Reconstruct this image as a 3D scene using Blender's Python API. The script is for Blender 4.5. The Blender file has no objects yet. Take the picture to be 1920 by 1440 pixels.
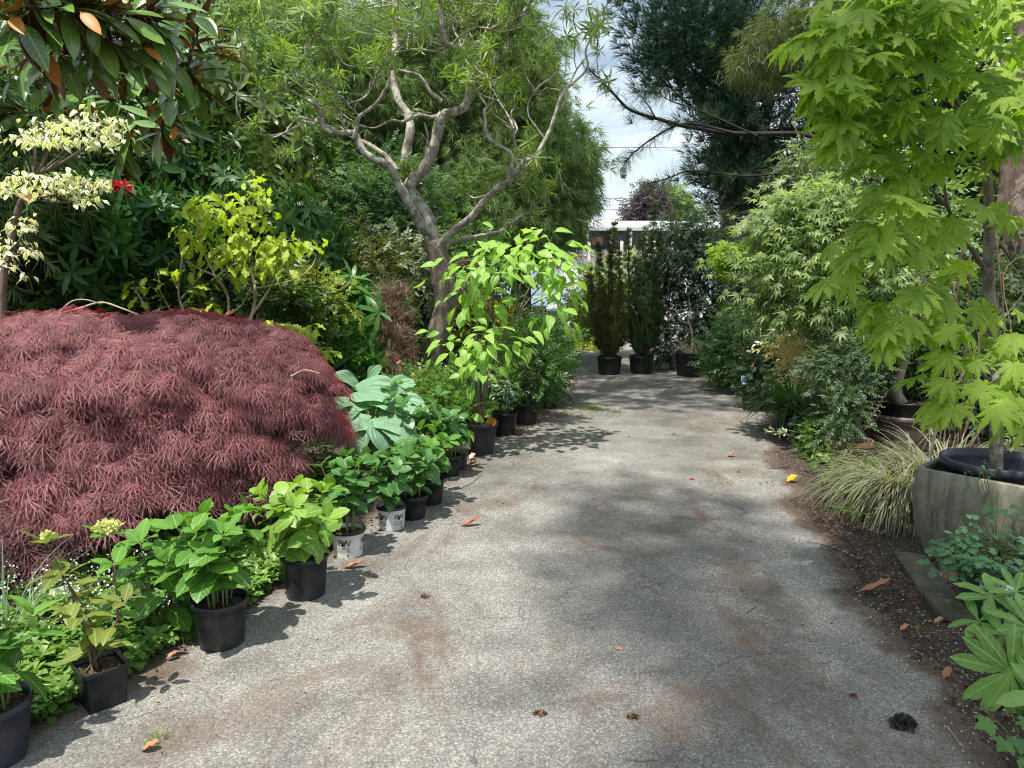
import bpy, math, random
import numpy as np

SC = bpy.context.scene
COL = SC.collection
RG = np.random.default_rng(11)
random.seed(5)
PI = math.pi
Vc = np.array

# ---------------------------------------------------------------- camera model
CAM_H, FPX, PITCH = 1.6, 1397.0, math.atan(200 / 1397.0)
def _dir(px, py):
    r, u = (px - 960) / FPX, (720 - py) / FPX
    c, s = math.cos(PITCH), math.sin(PITCH)
    return Vc([r, c + u * s, -s + u * c])
def gp(px, py, z=0.0):
    """point at height z seen at photo pixel (px, py)"""
    d = _dir(px, py); t = (z - CAM_H) / d[2]
    return Vc([d[0] * t, d[1] * t, z])
def pt(px, py, Y):
    """point at world depth Y seen at photo pixel"""
    d = _dir(px, py); t = Y / d[1]
    return Vc([d[0] * t, Y, CAM_H + d[2] * t])

def nrm(a):
    a = np.asarray(a, float)
    return a / np.maximum(np.linalg.norm(a, axis=-1, keepdims=True), 1e-9)
def rnd_dirs(n):
    return nrm(RG.normal(size=(n, 3)))

# ---------------------------------------------------------------- mesh collector
class MB:
    def __init__(s):
        s.v, s.q, s.t, s.r, s.u, s.n = [], [], [], [], [], 0
    def add(s, v, q=None, t=None, r=0.5, u=None):
        v = np.asarray(v, float); k = len(v)
        s.v.append(v)
        if q is not None and len(q): s.q.append(np.asarray(q, int) + s.n)
        if t is not None and len(t): s.t.append(np.asarray(t, int) + s.n)
        s.r.append(np.full(k, r) if np.isscalar(r) else np.asarray(r, float))
        s.u.append(np.zeros((k, 2)) if u is None else np.asarray(u, float))
        s.n += k
    def build(s, name, mat, parent=None, smooth=True, loc=None):
        v = np.concatenate(s.v) if s.v else np.zeros((0, 3))
        q = np.concatenate(s.q) if s.q else np.zeros((0, 4), int)
        t = np.concatenate(s.t) if s.t else np.zeros((0, 3), int)
        root = parent
        while root is not None and root.parent is not None: root = root.parent
        org = Vc(root.location) if root is not None else (Vc(loc, float) if loc is not None else np.zeros(3))
        me = bpy.data.meshes.new(name)
        me.vertices.add(len(v)); me.vertices.foreach_set('co', (v - org).astype(np.float32).ravel())
        nl = q.size + t.size
        me.loops.add(nl); me.loops.foreach_set('vertex_index', np.concatenate([q.ravel(), t.ravel()]).astype(np.int32))
        me.polygons.add(len(q) + len(t))
        st = np.concatenate([np.arange(len(q)) * 4, len(q) * 4 + np.arange(len(t)) * 3]).astype(np.int32)
        me.polygons.foreach_set('loop_start', st)
        me.polygons.foreach_set('use_smooth', np.full(len(st), smooth))
        a = me.attributes.new('rnd', 'FLOAT', 'POINT'); a.data.foreach_set('value', np.concatenate(s.r).astype(np.float32))
        uu = np.concatenate(s.u); u3 = np.zeros((len(uu), 3), np.float32); u3[:, :2] = uu
        b = me.attributes.new('luv', 'FLOAT_VECTOR', 'POINT'); b.data.foreach_set('vector', u3.ravel())
        me.update(calc_edges=True); me.validate()
        if mat: me.materials.append(mat)
        o = bpy.data.objects.new(name, me); COL.objects.link(o)
        if parent is not None: o.parent = parent
        elif loc is not None: o.location = loc
        return o

def thing(name, label, cat, loc=(0, 0, 0), group=None):
    o = bpy.data.objects.new(name, None); COL.objects.link(o)
    o.empty_display_size = .1; o.location = [float(c) for c in loc]
    o['label'] = label; o['category'] = cat
    if group: o['group'] = group
    return o
def tag(o, label=None, cat=None, group=None, kind=None):
    for k, x in (('label', label), ('category', cat), ('group', group), ('kind', kind)):
        if x: o[k] = x
    return o

# ---------------------------------------------------------------- leaf templates
def T(v, q=(), t=(), u=None):
    v = Vc(v, float)
    return dict(v=v, q=Vc(q, int).reshape(-1, 4), t=Vc(t, int).reshape(-1, 3), u=v[:, :2].copy() if u is None else Vc(u, float))
def leaf_t(w=.5, a=.7, b=.9, ns=5, fold=.2, curl=.2, serr=0., pet=0., wav=0.):
    ts = np.linspace(0, 1, ns + 1)
    g = (ts + 1e-4) ** a * (1.0001 - ts) ** b; g = g / g.max() * w / 2
    g[0] = max(g[0], .012); g[-1] = .004
    v, u, q = [], [], []
    for i, tt in enumerate(ts):
        k = g[i] * (1 + (serr if i % 2 else -serr) * (0 < i < ns))
        zc = -curl * tt * tt; wv = wav * math.sin(i * 2.1)
        for sx in (-1, 0, 1):
            v.append((sx * k, tt + pet, zc + abs(sx) * (fold * k + wv * k * (1 if sx > 0 else -1)))); u.append((sx * k, tt))
    for i in range(ns):
        for c in (0, 1):
            p = i * 3 + c; q.append((p, p + 1, p + 4, p + 3))
    if pet:
        n = len(v)
        v += [(-.014, 0, 0), (.014, 0, 0), (.01, pet, 0), (-.01, pet, 0)]; u += [(0, 0)] * 4; q.append((n, n + 1, n + 2, n + 3))
    return T(v, q, (), u)
def blade2(w, curl=.25, fold=.15):
    """cheap far leaf: folded, two quads"""
    h = w / 2
    return T([(0, 0, 0), (h, .45, fold * h - curl * .2), (0, 1, -curl), (-h, .45, fold * h - curl * .2), (0, .45, -curl * .2)],
             (), [(0, 1, 4), (4, 1, 2), (0, 4, 3), (3, 4, 2)])
def strip_t(w=.02, n=4, droop=.6, tip=.1):
    v, q = [], []
    ang = .0
    p = Vc([0., 0., 0.])
    for i in range(n + 1):
        tt = i / n
        k = w / 2 * (1 - (1 - tip) * tt ** 2)
        v += [(-k, p[1], p[2]), (k, p[1], p[2])]
        a = droop * tt * 1.6
        p = p + Vc([0, math.cos(a), -math.sin(a)]) / n
    for i in range(n): q.append((2 * i, 2 * i + 1, 2 * i + 3, 2 * i + 2))
    u = [(x[0], x[1]) for x in v]
    return T(v, q, (), u)
def palmate(nl=9, span=280, lob=.55, wid=.5, droop=.25, teeth=True, pet=.5, seedv=0):
    """maple leaf: centre at (0, pet); lobes fan round +Y"""
    rr = np.random.default_rng(seedv)
    v, q, t, u = [(0, 0, 0)], [], [], [(0, 0)]
    a0 = math.radians(span) / 2
    angs = np.linspace(-a0, a0, nl)
    ln = 1 - .52 * (np.abs(angs) / a0) ** 2.0
    def P(a, r):
        z = -droop * r * r
        return (math.sin(a) * r, math.cos(a) * r, z)
    def addp(a, r, dz=0):
        x, y, z = P(a, r); v.append((x, y, z + dz + rr.normal() * .018)); u.append((x, y)); return len(v) - 1
    st = angs[1] - angs[0]
    def notch(i):
        if i < 0: return addp(angs[0] - st * .55, ln[0] * .42)
        if i >= nl - 1: return addp(angs[-1] + st * .55, ln[-1] * .42)
        return addp((angs[i] + angs[i + 1]) / 2, min(ln[i], ln[i + 1]) * (1 - lob), .02)
    N = [notch(-1)] + [notch(i) for i in range(nl)]
    for i in range(nl):
        a, L = angs[i] + rr.uniform(-.03, .03), ln[i] * rr.uniform(.93, 1.05)
        w = st * wid
        m1 = addp(a, L * (1 - lob) * 1.0, -.012); m2 = addp(a, L * .78, -.012); tip = addp(a, L)
        if teeth:
            l1 = addp(a - w * .80, L * .66); l1b = addp(a - w * .52, L * .69); l2 = addp(a - w * .50, L * .80); l2b = addp(a - w * .27, L * .83)
            r1 = addp(a + w * .80, L * .66); r1b = addp(a + w * .52, L * .69); r2 = addp(a + w * .50, L * .80); r2b = addp(a + w * .27, L * .83)
            q += [(0, m1, l1, N[i]), (0, N[i + 1], r1, m1), (m1, m2, l1b, l1), (m1, r1, r1b, m2), (m2, l2b, l2, l1b), (m2, r1b, r2, r2b)]
            t += [(m2, tip, l2b), (m2, r2b, tip)]
        else:
            l1 = addp(a - w * .62, L * .66); r1 = addp(a + w * .62, L * .66)
            q += [(0, m1, l1, N[i]), (0, N[i + 1], r1, m1)]; t += [(m1, tip, l1), (m1, r1, tip)]
    v = [(x, y + pet, z) for x, y, z in v]
    n = len(v)
    if pet:
        v += [(-.012, 0, .02), (.012, 0, .02), (.010, pet, 0), (-.010, pet, 0)]; u += [(0, 0)] * 4; q.append((n, n + 1, n + 2, n + 3))
    return T(v, q, t, u)
def star_leaf(nl=7, span=230, w=.13, droop=.35, k=3):
    """deeply cut leaf of separate narrow lobes (japanese maples)"""
    v, q, t, u = [], [], [], []
    a0 = math.radians(span) / 2
    for i, a in enumerate(np.linspace(-a0, a0, nl)):
        L = 1 - .5 * (abs(a) / a0) ** 1.6
        c, s = math.cos(a), math.sin(a); n = len(v)
        for (x, y) in ((-.25 * w, 0), (.25 * w, 0), (w / 2, .5), (-w / 2, .5), (0, 1)):
            y *= L; X, Y = c * x + s * y, -s * x + c * y
            v.append((X, Y, -droop * (y ** 1.7))); u.append((x, y))
        q.append((n, n + 1, n + 2, n + 3)); t.append((n + 3, n + 2, n + 4))
    return T(v, q, t, u)
def lace_leaf(nl=7, span=240, w=.06, droop=.8, seedv=0):
    rr = np.random.default_rng(seedv)
    v, q, t, u = [], [], [], []
    a0 = math.radians(span) / 2
    for i, a in enumerate(np.linspace(-a0, a0, nl)):
        a = a + rr.uniform(-.1, .1)
        L = (1 - .45 * (abs(a) / a0) ** 1.5) * rr.uniform(.85, 1.1)
        c, s = math.cos(a), math.sin(a)
        def put(pts):
            n = len(v)
            for (x, y) in pts:
                X, Y = c * x + s * y, -s * x + c * y
                v.append((X, Y, -droop * (max(y, 0) ** 1.8))); u.append((x, y))
            return n
        n = put([(-.2 * w, 0), (.2 * w, 0), (w / 2, .4 * L), (-w / 2, .4 * L), (w * .33, .72 * L), (-w * .33, .72 * L), (0, L)])
        q += [(n, n + 1, n + 2, n + 3), (n + 3, n + 2, n + 4, n + 5)]; t.append((n + 5, n + 4, n + 6))
        for yy, sg in ((.35, 1), (.45, -1), (.6, 1), (.68, -1)):   # side teeth
            n = put([(sg * w * .2, yy * L), (sg * w * .2, (yy + .1) * L), (sg * w * 1.7, (yy + .26) * L)])
            t.append((n, n + 1, n + 2))
    return T(v, q, t, u)
def tuft_t(n=14, w=.03, cone=70, droop=.15, seedv=0):
    rr = np.random.default_rng(seedv)
    v, q, t = [], [], []
    for i in range(n):
        th = rr.uniform(0, 2 * PI); ph = math.radians(rr.uniform(10, cone))
        d = Vc([math.sin(ph) * math.cos(th), math.cos(ph), math.sin(ph) * math.sin(th)])
        s = nrm(np.cross(d, rr.normal(size=3))) * w / 2
        k = len(v); L = rr.uniform(.8, 1.05)
        b = d * .03; m = d * L * .55 - Vc([0, 0, droop * .3]); e = d * L - Vc([0, 0, droop])
        v += [b - s, b + s, m + s, m - s, e]
        q.append((k, k + 1, k + 2, k + 3)); t.append((k + 3, k + 2, k + 4))
    return T(v, q, t)
def sprig_t(n=7, w=.16, ang=50, curl=.15, flat=.25, seedv=0, leaf=None):
    """short twig with alternate small leaves, unit length"""
    rr = np.random.default_rng(seedv)
    L = leaf or blade2(.5, curl)
    v, q, t, u = [], [], [], []
    for i in range(n):
        y = .1 + .8 * i / n; sgn = 1 if i % 2 else -1
        if i == n - 1: a = 0
        else: a = math.radians(ang * rr.uniform(.7, 1.3)) * sgn
        s = w * rr.uniform(.8, 1.25)
        el = rr.uniform(-flat, flat); rl = rr.uniform(-.5, .5)
        c, sn = math.cos(a), math.sin(a); k = len(v)
        for (x, yy, z) in L['v']:
            x2, z2 = x * math.cos(rl) - z * math.sin(rl), x * math.sin(rl) + z * math.cos(rl)
            X, Y = c * x2 + sn * yy, -sn * x2 + c * yy
            v.append((X * s, y + Y * s, z2 * s + el * yy * s)); u.append((x, yy))
        q += [tuple(b + k for b in f) for f in L['q']]; t += [tuple(b + k for b in f) for f in L['t']]
    k = len(v); v += [(-.006, 0, 0), (.006, 0, 0), (.004, .92, 0), (-.004, .92, 0)]; u += [(0, 0)] * 4
    q.append((k, k + 1, k + 2, k + 3))
    return T(v, q, t, u)
def rosette_t(n=12, w=.16, seedv=0, lo=-15, hi=60, curl=.25, ns=3, a=.8, b=1.0, stalk=0.):
    rr = np.random.default_rng(seedv)
    v, q, t, u = [], [], [], []
    for i in range(n):
        L = leaf_t(w, a, b, ns, .15, curl * rr.uniform(.4, 1.6)); s = rr.uniform(.75, 1.1)
        az = i * 2.39996 + rr.uniform(-.2, .2); el = math.radians(lo + (hi - lo) * (i / n) + rr.uniform(-8, 8))
        c, sn, ce, se = math.cos(az), math.sin(az), math.cos(el), math.sin(el); k = len(v)
        for (x, y, z), uu in zip(L['v'], L['u']):
            X, Y, Z = x, y * ce - z * se, y * se + z * ce
            # rosette axis = +Y  (so swap: axis Y, radial XZ)
            v.append(((c * X + sn * Y) * s, Z * s + stalk * i / n, (-sn * X + c * Y) * s)); u.append(tuple(uu))
        q += [tuple(bb + k for bb in f) for f in L['q']]
    return T(v, q, t, u)

def scatter(mb, tm, P, D, N, S, r=None):
    """copies of one leaf shape (or of several, dealt at random): base P, axis D, face normal N, size S"""
    P = np.asarray(P, float); n = len(P)
    if n == 0: return
    S = np.broadcast_to(np.asarray(S, float), (n,)); r = RG.random(n) if r is None else np.broadcast_to(r, (n,))
    if isinstance(tm, list):
        w = RG.integers(0, len(tm), n)
        for k, tt in enumerate(tm):
            m = w == k
            if m.any(): scatter(mb, tt, P[m], np.broadcast_to(D, (n, 3))[m], np.broadcast_to(N, (n, 3))[m], S[m], r[m])
        return
    y = nrm(np.broadcast_to(D, (n, 3))); z = np.broadcast_to(N, (n, 3)) + 1e-4 * RG.normal(size=(n, 3))
    z = nrm(z - (z * y).sum(1, keepdims=True) * y); x = np.cross(y, z)
    V = tm['v']; k = len(V)
    W = P[:, None] + S[:, None, None] * (V[None, :, 0:1] * x[:, None] + V[None, :, 1:2] * y[:, None] + V[None, :, 2:3] * z[:, None])
    off = (np.arange(n) * k)[:, None, None]
    mb.add(W.reshape(-1, 3), (tm['q'][None] + off).reshape(-1, 4) if len(tm['q']) else None,
           (tm['t'][None] + off).reshape(-1, 3) if len(tm['t']) else None, np.repeat(r, k), np.tile(tm['u'], (n, 1)))

# ---------------------------------------------------------------- solids
def catmull(P, sub):
    P = np.asarray(P, float)
    if len(P) < 3 or sub < 2: return P
    Q = np.vstack([2 * P[0] - P[1], P, 2 * P[-1] - P[-2]]); out = []
    for i in range(1, len(Q) - 2):
        for s in range(sub):
            t = s / sub; a, b, c, d = Q[i - 1], Q[i], Q[i + 1], Q[i + 2]
            out.append(.5 * (2 * b + (c - a) * t + (2 * a - 5 * b + 4 * c - d) * t * t + (3 * b - a - 3 * c + d) * t ** 3))
    out.append(P[-1]); return Vc(out)
def tube(mb, pts, rad, sides=6, sub=3, rough=0., cap=True):
    C = catmull(pts, sub); n = len(C)
    rad = np.atleast_1d(np.asarray(rad, float))
    if len(rad) == 2 and len(pts) != 2: rad = np.linspace(rad[0], rad[1], len(pts))
    if len(rad) == 1: rad = np.full(len(pts), rad[0])
    Rr = np.interp(np.linspace(0, 1, n), np.linspace(0, 1, len(rad)), rad)
    Tn = nrm(np.gradient(C, axis=0))
    ref = Vc([1., 0, 0]) if abs(Tn[:, 0].mean()) < .7 else Vc([0, 1., 0])
    A = nrm(np.cross(Tn, ref)); B = np.cross(Tn, A)
    th = np.linspace(0, 2 * PI, sides, endpoint=False)
    rr = Rr[:, None] * (1 + rough * RG.normal(size=(n, sides)))
    V = C[:, None] + rr[..., None] * (np.cos(th)[None, :, None] * A[:, None] + np.sin(th)[None, :, None] * B[:, None])
    V = V.reshape(-1, 3); q = []
    for i in range(n - 1):
        for j in range(sides):
            k = (j + 1) % sides; q.append((i * sides + j, i * sides + k, (i + 1) * sides + k, (i + 1) * sides + j))
    L = np.concatenate([[0], np.cumsum(np.linalg.norm(np.diff(C, axis=0), axis=1))])
    u = np.stack([np.tile(th / (2 * PI), n), np.repeat(L, sides)], 1)
    t = []
    if cap:
        V = np.vstack([V, C[-1] + Tn[-1] * Rr[-1] * .6]); e = len(V) - 1; u = np.vstack([u, u[-1]])
        t = [((n - 1) * sides + j, (n - 1) * sides + (j + 1) % sides, e) for j in range(sides)]
    mb.add(V, q, t, RG.random(), u)
    return C
def lathe(mb, c, prof, n=40, pn=2.0, rot=0., notch=(), close=True):
    """prof: list of (radius, z); pn > 2 makes a rounded square"""
    th = np.linspace(0, 2 * PI, n, endpoint=False)
    f = 1 / (np.abs(np.cos(th)) ** pn + np.abs(np.sin(th)) ** pn) ** (1 / pn)
    V, q = [], []
    for i, (r, z) in enumerate(prof):
        for j, a in enumerate(th):
            zz = z
            if i == 0:
                for na, nw, nh in notch:
                    if abs((a - na + PI) % (2 * PI) - PI) < nw: zz = z + nh
            V.append((c[0] + r * f[j] * math.cos(a + rot), c[1] + r * f[j] * math.sin(a + rot), c[2] + zz))
    for i in range(len(prof) - 1):
        for j in range(n):
            k = (j + 1) % n; q.append((i * n + j, i * n + k, (i + 1) * n + k, (i + 1) * n + j))
    mb.add(V, q, None, RG.random(), [(v[0] - c[0], v[2] - c[2]) for v in V])
def disc(mb, c, r, n=32, pn=2.0, rot=0., bump=.01):
    V, q = [], []
    for i in range(7):
        for j in range(n):
            a = 2 * PI * j / n; f = 1 / (abs(math.cos(a)) ** pn + abs(math.sin(a)) ** pn) ** (1 / pn)
            k = r * f * i / 6
            V.append((c[0] + k * math.cos(a + rot), c[1] + k * math.sin(a + rot), c[2] + (RG.normal() * bump if i < 6 else 0)))
    for i in range(6):
        for j in range(n):
            k = (j + 1) % n; q.append((i * n + j, i * n + k, (i + 1) * n + k, (i + 1) * n + j))
    mb.add(V, q)
def box(mb, lo, hi, bev=0., rz=0., piv=None, r=.5):
    lo, hi = Vc(lo, float), Vc(hi, float)
    b = min(bev, *( (hi - lo) / 2.01 ))
    V = []
    for z, k in ((lo[2], b), (lo[2] + b, 0), (hi[2] - b, 0), (hi[2], b)):
        x0, y0, x1, y1 = lo[0] + k, lo[1] + k, hi[0] - k, hi[1] - k
        V += [(x0, y0, z), (x1, y0, z), (x1, y1, z), (x0, y1, z)]
    if b <= 0: V = V[4:12]; lv = 2
    else: lv = 4
    q = [(3, 2, 1, 0), tuple(len(V) - 4 + k for k in range(4))]
    for i in range(lv - 1):
        for j in range(4):
            k = (j + 1) % 4; q.append((i * 4 + j, i * 4 + k, i * 4 + 4 + k, i * 4 + 4 + j))
    V = Vc(V)
    if rz:
        p = (lo + hi) / 2 if piv is None else Vc(piv); c, s = math.cos(rz), math.sin(rz)
        d = V - p; V = p + np.stack([d[:, 0] * c - d[:, 1] * s, d[:, 0] * s + d[:, 1] * c, d[:, 2]], 1)
    mb.add(V, q, None, r)
def prism(mb, poly, z0, z1, axis='z', r=.5):
    """poly: outline points; extruded between z0 and z1 along axis"""
    n = len(poly)
    def P(a, b, c): return {'z': (a, b, c), 'y': (a, c, b), 'x': (c, a, b)}[axis]
    V = [P(a, b, z0) for a, b in poly] + [P(a, b, z1) for a, b in poly]
    ca = Vc(poly).mean(0); V += [P(ca[0], ca[1], z0), P(ca[0], ca[1], z1)]
    q = [(i, (i + 1) % n, n + (i + 1) % n, n + i) for i in range(n)]
    t = [((i + 1) % n, i, 2 * n) for i in range(n)] + [(n + i, n + (i + 1) % n, 2 * n + 1) for i in range(n)]
    mb.add(V, q, t, r)

# ---------------------------------------------------------------- materials
def new_mat(name):
    m = bpy.data.materials.new(name); m.use_nodes = True
    nt = m.node_tree; nt.nodes.clear()
    out = nt.nodes.new('ShaderNodeOutputMaterial')
    return m, nt, out
class NT:
    def __init__(s, nt): s.nt = nt
    def n(s, typ, **kw):
        x = s.nt.nodes.new(typ)
        for k, v in kw.items():
            if k.startswith('i_'): x.inputs[k[2:].replace('_', ' ')].default_value = v
            else: setattr(x, k, v)
        return x
    def l(s, a, b): s.nt.links.new(a, b)
    def math(s, op, a, b=None, c=None, clamp=False):
        x = s.n('ShaderNodeMath', operation=op); x.use_clamp = clamp
        for i, v in enumerate((a, b, c)):
            if v is None: continue
            if isinstance(v, (int, float)): x.inputs[i].default_value = v
            else: s.l(v, x.inputs[i])
        return x.outputs[0]
    def mix(s, f, a, b, typ='MIX'):
        x = s.n('ShaderNodeMix', data_type='RGBA', blend_type=typ)
        for idx, v in ((0, f), (6, a), (7, b)):
            if isinstance(v, (int, float)): x.inputs[idx].default_value = v
            elif isinstance(v, (tuple, list)): x.inputs[idx].default_value = (*v[:3], 1)
            else: s.l(v, x.inputs[idx])
        return x.outputs[2]
    def noise(s, scale, detail=4, rough=.55, vec=None, dist=0.):
        x = s.n('ShaderNodeTexNoise'); x.inputs['Scale'].default_value = scale; x.inputs['Detail'].default_value = detail
        x.inputs['Roughness'].default_value = rough; x.inputs['Distortion'].default_value = dist
        if vec is not None: s.l(vec, x.inputs['Vector'])
        return x.outputs['Fac']
    def ramp(s, f, stops, interp='LINEAR'):
        x = s.n('ShaderNodeValToRGB'); cr = x.color_ramp; cr.interpolation = interp
        while len(cr.elements) < len(stops): cr.elements.new(.5)
        for e, (p, c) in zip(cr.elements, stops):
            e.position = p; e.color = (c, c, c, 1) if isinstance(c, (int, float)) else (*c[:3], 1)
        s.l(f, x.inputs[0]); return x.outputs[0]
    def bump(s, h, strength=.3, dist=.01):
        x = s.n('ShaderNodeBump'); x.inputs['Strength'].default_value = strength; x.inputs['Distance'].default_value = dist
        s.l(h, x.inputs['Height']); return x.outputs[0]

LEAVES = {}
def leaf_mat(name, dark, light, trans=.35, rough=.45, back=None, veins=0, ribs=0, vang=1.0, vcol=1.35, spec=.4, tcol=None, edge=None, mott=.25, tip=None, palm=0):
    if name in LEAVES: return LEAVES[name]
    m, nt, out = new_mat(name); k = NT(nt)
    at = k.n('ShaderNodeAttribute', attribute_name='rnd')
    col = k.mix(at.outputs['Fac'], dark, light)
    if mott:
        tc = k.n('ShaderNodeTexCoord')
        nz = k.noise(9.0, 3, .6, tc.outputs['Object'])
        col = k.mix(k.math('MULTIPLY', k.ramp(nz, [(.35, 0.), (.7, 1.)]), mott), col, tuple(min(1, c * 1.7) for c in light))
    if veins or edge or tip or ribs or palm:
        uv = k.n('ShaderNodeAttribute', attribute_name='luv'); sx = k.n('ShaderNodeSeparateXYZ'); k.l(uv.outputs['Vector'], sx.inputs[0])
        ax = k.math('ABSOLUTE', sx.outputs[0])
    bumpn = None
    if veins:
        w = k.math('FRACT', k.math('MULTIPLY', k.math('SUBTRACT', sx.outputs[1], k.math('MULTIPLY', ax, vang)), float(veins)))
        ln = k.math('LESS_THAN', w, .16)
        md = k.math('LESS_THAN', ax, .018)
        vm = k.math('MAXIMUM', k.math('MULTIPLY', ln, .45), k.math('MULTIPLY', md, .9))
        col = k.mix(vm, col, tuple(min(1, c * vcol + .03) for c in light))
        bumpn = k.bump(k.math('ABSOLUTE', k.math('SUBTRACT', w, .5)), .18, .003)
    if palm:
        w = k.math('COSINE', k.math('MULTIPLY', k.math('ARCTAN2', sx.outputs[0], sx.outputs[1]), float(palm)))
        col = k.mix(k.math('MULTIPLY', k.math('GREATER_THAN', w, .975), .5), col, tuple(min(1, c * vcol + .02) for c in light))
        bumpn = k.bump(w, .25, .01)
    if ribs:
        w = k.math('SINE', k.math('MULTIPLY', k.math('ARCTAN2', sx.outputs[0], k.math('ADD', k.math('MULTIPLY', sx.outputs[1], k.math('SUBTRACT', 1.12, sx.outputs[1])), .10)), float(ribs)))
        col = k.mix(k.math('MULTIPLY', k.math('GREATER_THAN', w, .80), .45), col, tuple(min(1, c * vcol) for c in light))
        bumpn = k.bump(k.math('ADD', w, k.noise(60, 3, .6, tc.outputs['Object'])), .5, .006)
    if edge:
        col = k.mix(k.math('GREATER_THAN', ax, edge[0]), col, edge[1])
    if tip:
        col = k.mix(k.ramp(sx.outputs[1], [(tip[0], 0.), (1., 1.)]), col, tip[1])
    if back:
        g = k.n('ShaderNodeNewGeometry'); col = k.mix(g.outputs['Backfacing'], col, back)
    p = k.n('ShaderNodeBsdfPrincipled'); k.l(col, p.inputs['Base Color'])
    p.inputs['Roughness'].default_value = rough; p.inputs['Specular IOR Level'].default_value = spec
    if bumpn is not None: k.l(bumpn, p.inputs['Normal'])
    if trans > 0:
        tr = k.n('ShaderNodeBsdfTranslucent')
        k.l(k.mix(1.0, col, tcol or (1.7, 1.75, .75), 'MULTIPLY'), tr.inputs['Color'])
        ms = k.n('ShaderNodeMixShader'); ms.inputs[0].default_value = trans
        k.l(p.outputs[0], ms.inputs[1]); k.l(tr.outputs[0], ms.inputs[2]); k.l(ms.outputs[0], out.inputs[0])
    else: k.l(p.outputs[0], out.inputs[0])
    LEAVES[name] = m
    return m
def bark_mat(name, dark, light, scale=14, lichen=None, stretch=.35, bump=.6, rings=0.):
    m, nt, out = new_mat(name); k = NT(nt)
    tc = k.n('ShaderNodeTexCoord'); mp = k.n('ShaderNodeMapping'); k.l(tc.outputs['Object'], mp.inputs[0]); mp.inputs['Scale'].default_value = (1, 1, stretch)
    nz = k.noise(scale, 6, .65, mp.outputs[0]); nf = k.noise(scale * 5, 4, .6, mp.outputs[0])
    col = k.mix(k.ramp(nz, [(.35, 0.), (.65, 1.)]), dark, light)
    col = k.mix(k.math('MULTIPLY', k.ramp(nf, [(.4, 0.), (.6, 1.)]), .35), col, tuple(c * .4 for c in dark))
    if lichen:
        col = k.mix(k.ramp(k.noise(scale * .5, 5, .7, tc.outputs['Object']), [(.48, 0.), (.56, 1.)]), col, lichen)
    h = k.math('ADD', nz, k.math('MULTIPLY', nf, .4))
    p = k.n('ShaderNodeBsdfPrincipled'); k.l(col, p.inputs['Base Color']); p.inputs['Roughness'].default_value = .85
    k.l(k.bump(h, bump, .02), p.inputs['Normal']); k.l(p.outputs[0], out.inputs[0])
    return m
def plain_mat(name, col, rough=.5, spec=.5, metal=0., dirt=None, dscale=6., dlo=.45, dhi=.7, bump=0., bscale=60., damt=1.):
    m, nt, out = new_mat(name); k = NT(nt)
    tc = k.n('ShaderNodeTexCoord')
    p = k.n('ShaderNodeBsdfPrincipled'); c = tuple(col)
    nz = k.noise(dscale, 6, .65, tc.outputs['Object'])
    cc = k.mix(k.math('MULTIPLY', k.ramp(nz, [(dlo, 0.), (dhi, 1.)]), damt), c, dirt if dirt else tuple(min(1, x * 1.25) for x in c))
    k.l(cc, p.inputs['Base Color']); p.inputs['Roughness'].default_value = rough; p.inputs['Specular IOR Level'].default_value = spec; p.inputs['Metallic'].default_value = metal
    if bump: k.l(k.bump(k.noise(bscale, 4, .6, tc.outputs['Object']), bump, .004), p.inputs['Normal'])
    k.l(p.outputs[0], out.inputs[0]); return m
# ---------------------------------------------------------------- world, sun, camera
SUN = nrm(Vc([-.19, -.30, .935]))
def setup():
    w = bpy.data.worlds.new('World'); SC.world = w; w.use_nodes = True
    nt = w.node_tree; nt.nodes.clear(); k = NT(nt)
    out = nt.nodes.new('ShaderNodeOutputWorld'); bg = nt.nodes.new('ShaderNodeBackground'); k.l(bg.outputs[0], out.inputs[0])
    sky = k.n('ShaderNodeTexSky', sky_type='NISHITA'); sky.sun_disc = False
    sky.sun_elevation = math.asin(SUN[2]); sky.sun_rotation = math.atan2(SUN[0], SUN[1])
    sky.air_density = 1.0; sky.dust_density = 1.5; sky.ozone_density = 1.0
    tc = k.n('ShaderNodeTexCoord'); mp = k.n('ShaderNodeMapping'); mp.inputs['Scale'].default_value = (2.2, 2.2, 7.5); mp.inputs['Location'].default_value = (3.1, .4, .35)
    k.l(tc.outputs['Generated'], mp.inputs[0])
    n1 = k.noise(1.6, 7, .6, mp.outputs[0], .4)
    cov = k.ramp(n1, [(.36, .22), (.66, .92)])
    col = k.mix(cov, sky.outputs[0], (9.2, 10.3, 11.0))
    k.l(col, bg.inputs[0]); bg.inputs[1].default_value = .095
    L = bpy.data.lights.new('sun', 'SUN'); L.energy = 5.0; L.angle = math.radians(.9); L.color = (1, .955, .88)
    o = bpy.data.objects.new('sun', L); COL.objects.link(o)
    from mathutils import Vector
    o.rotation_euler = Vector(-SUN).to_track_quat('-Z', 'Y').to_euler(); o.location = (-6, -4, 14)
    c = bpy.data.cameras.new('camera'); c.sensor_width = 36; c.lens = 36 * FPX / 1920; c.clip_start = .05; c.clip_end = 2000
    co = bpy.data.objects.new('camera', c); COL.objects.link(co); co.location = (0, 0, CAM_H); co.rotation_euler = (PI / 2 - PITCH, 0, 0)
    SC.camera = co
    vs = SC.view_settings; vs.view_transform = 'Standard'; vs.look = 'None'; vs.exposure = .55; vs.gamma = 1; vs.use_curve_mapping = False
    SC.render.engine = 'CYCLES'
    SC.cycles.max_bounces = 8; SC.cycles.transparent_max_bounces = 8; SC.cycles.diffuse_bounces = 4
    SC.cycles.use_denoising = True; SC.cycles.filter_width = 1.1
setup()

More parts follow.
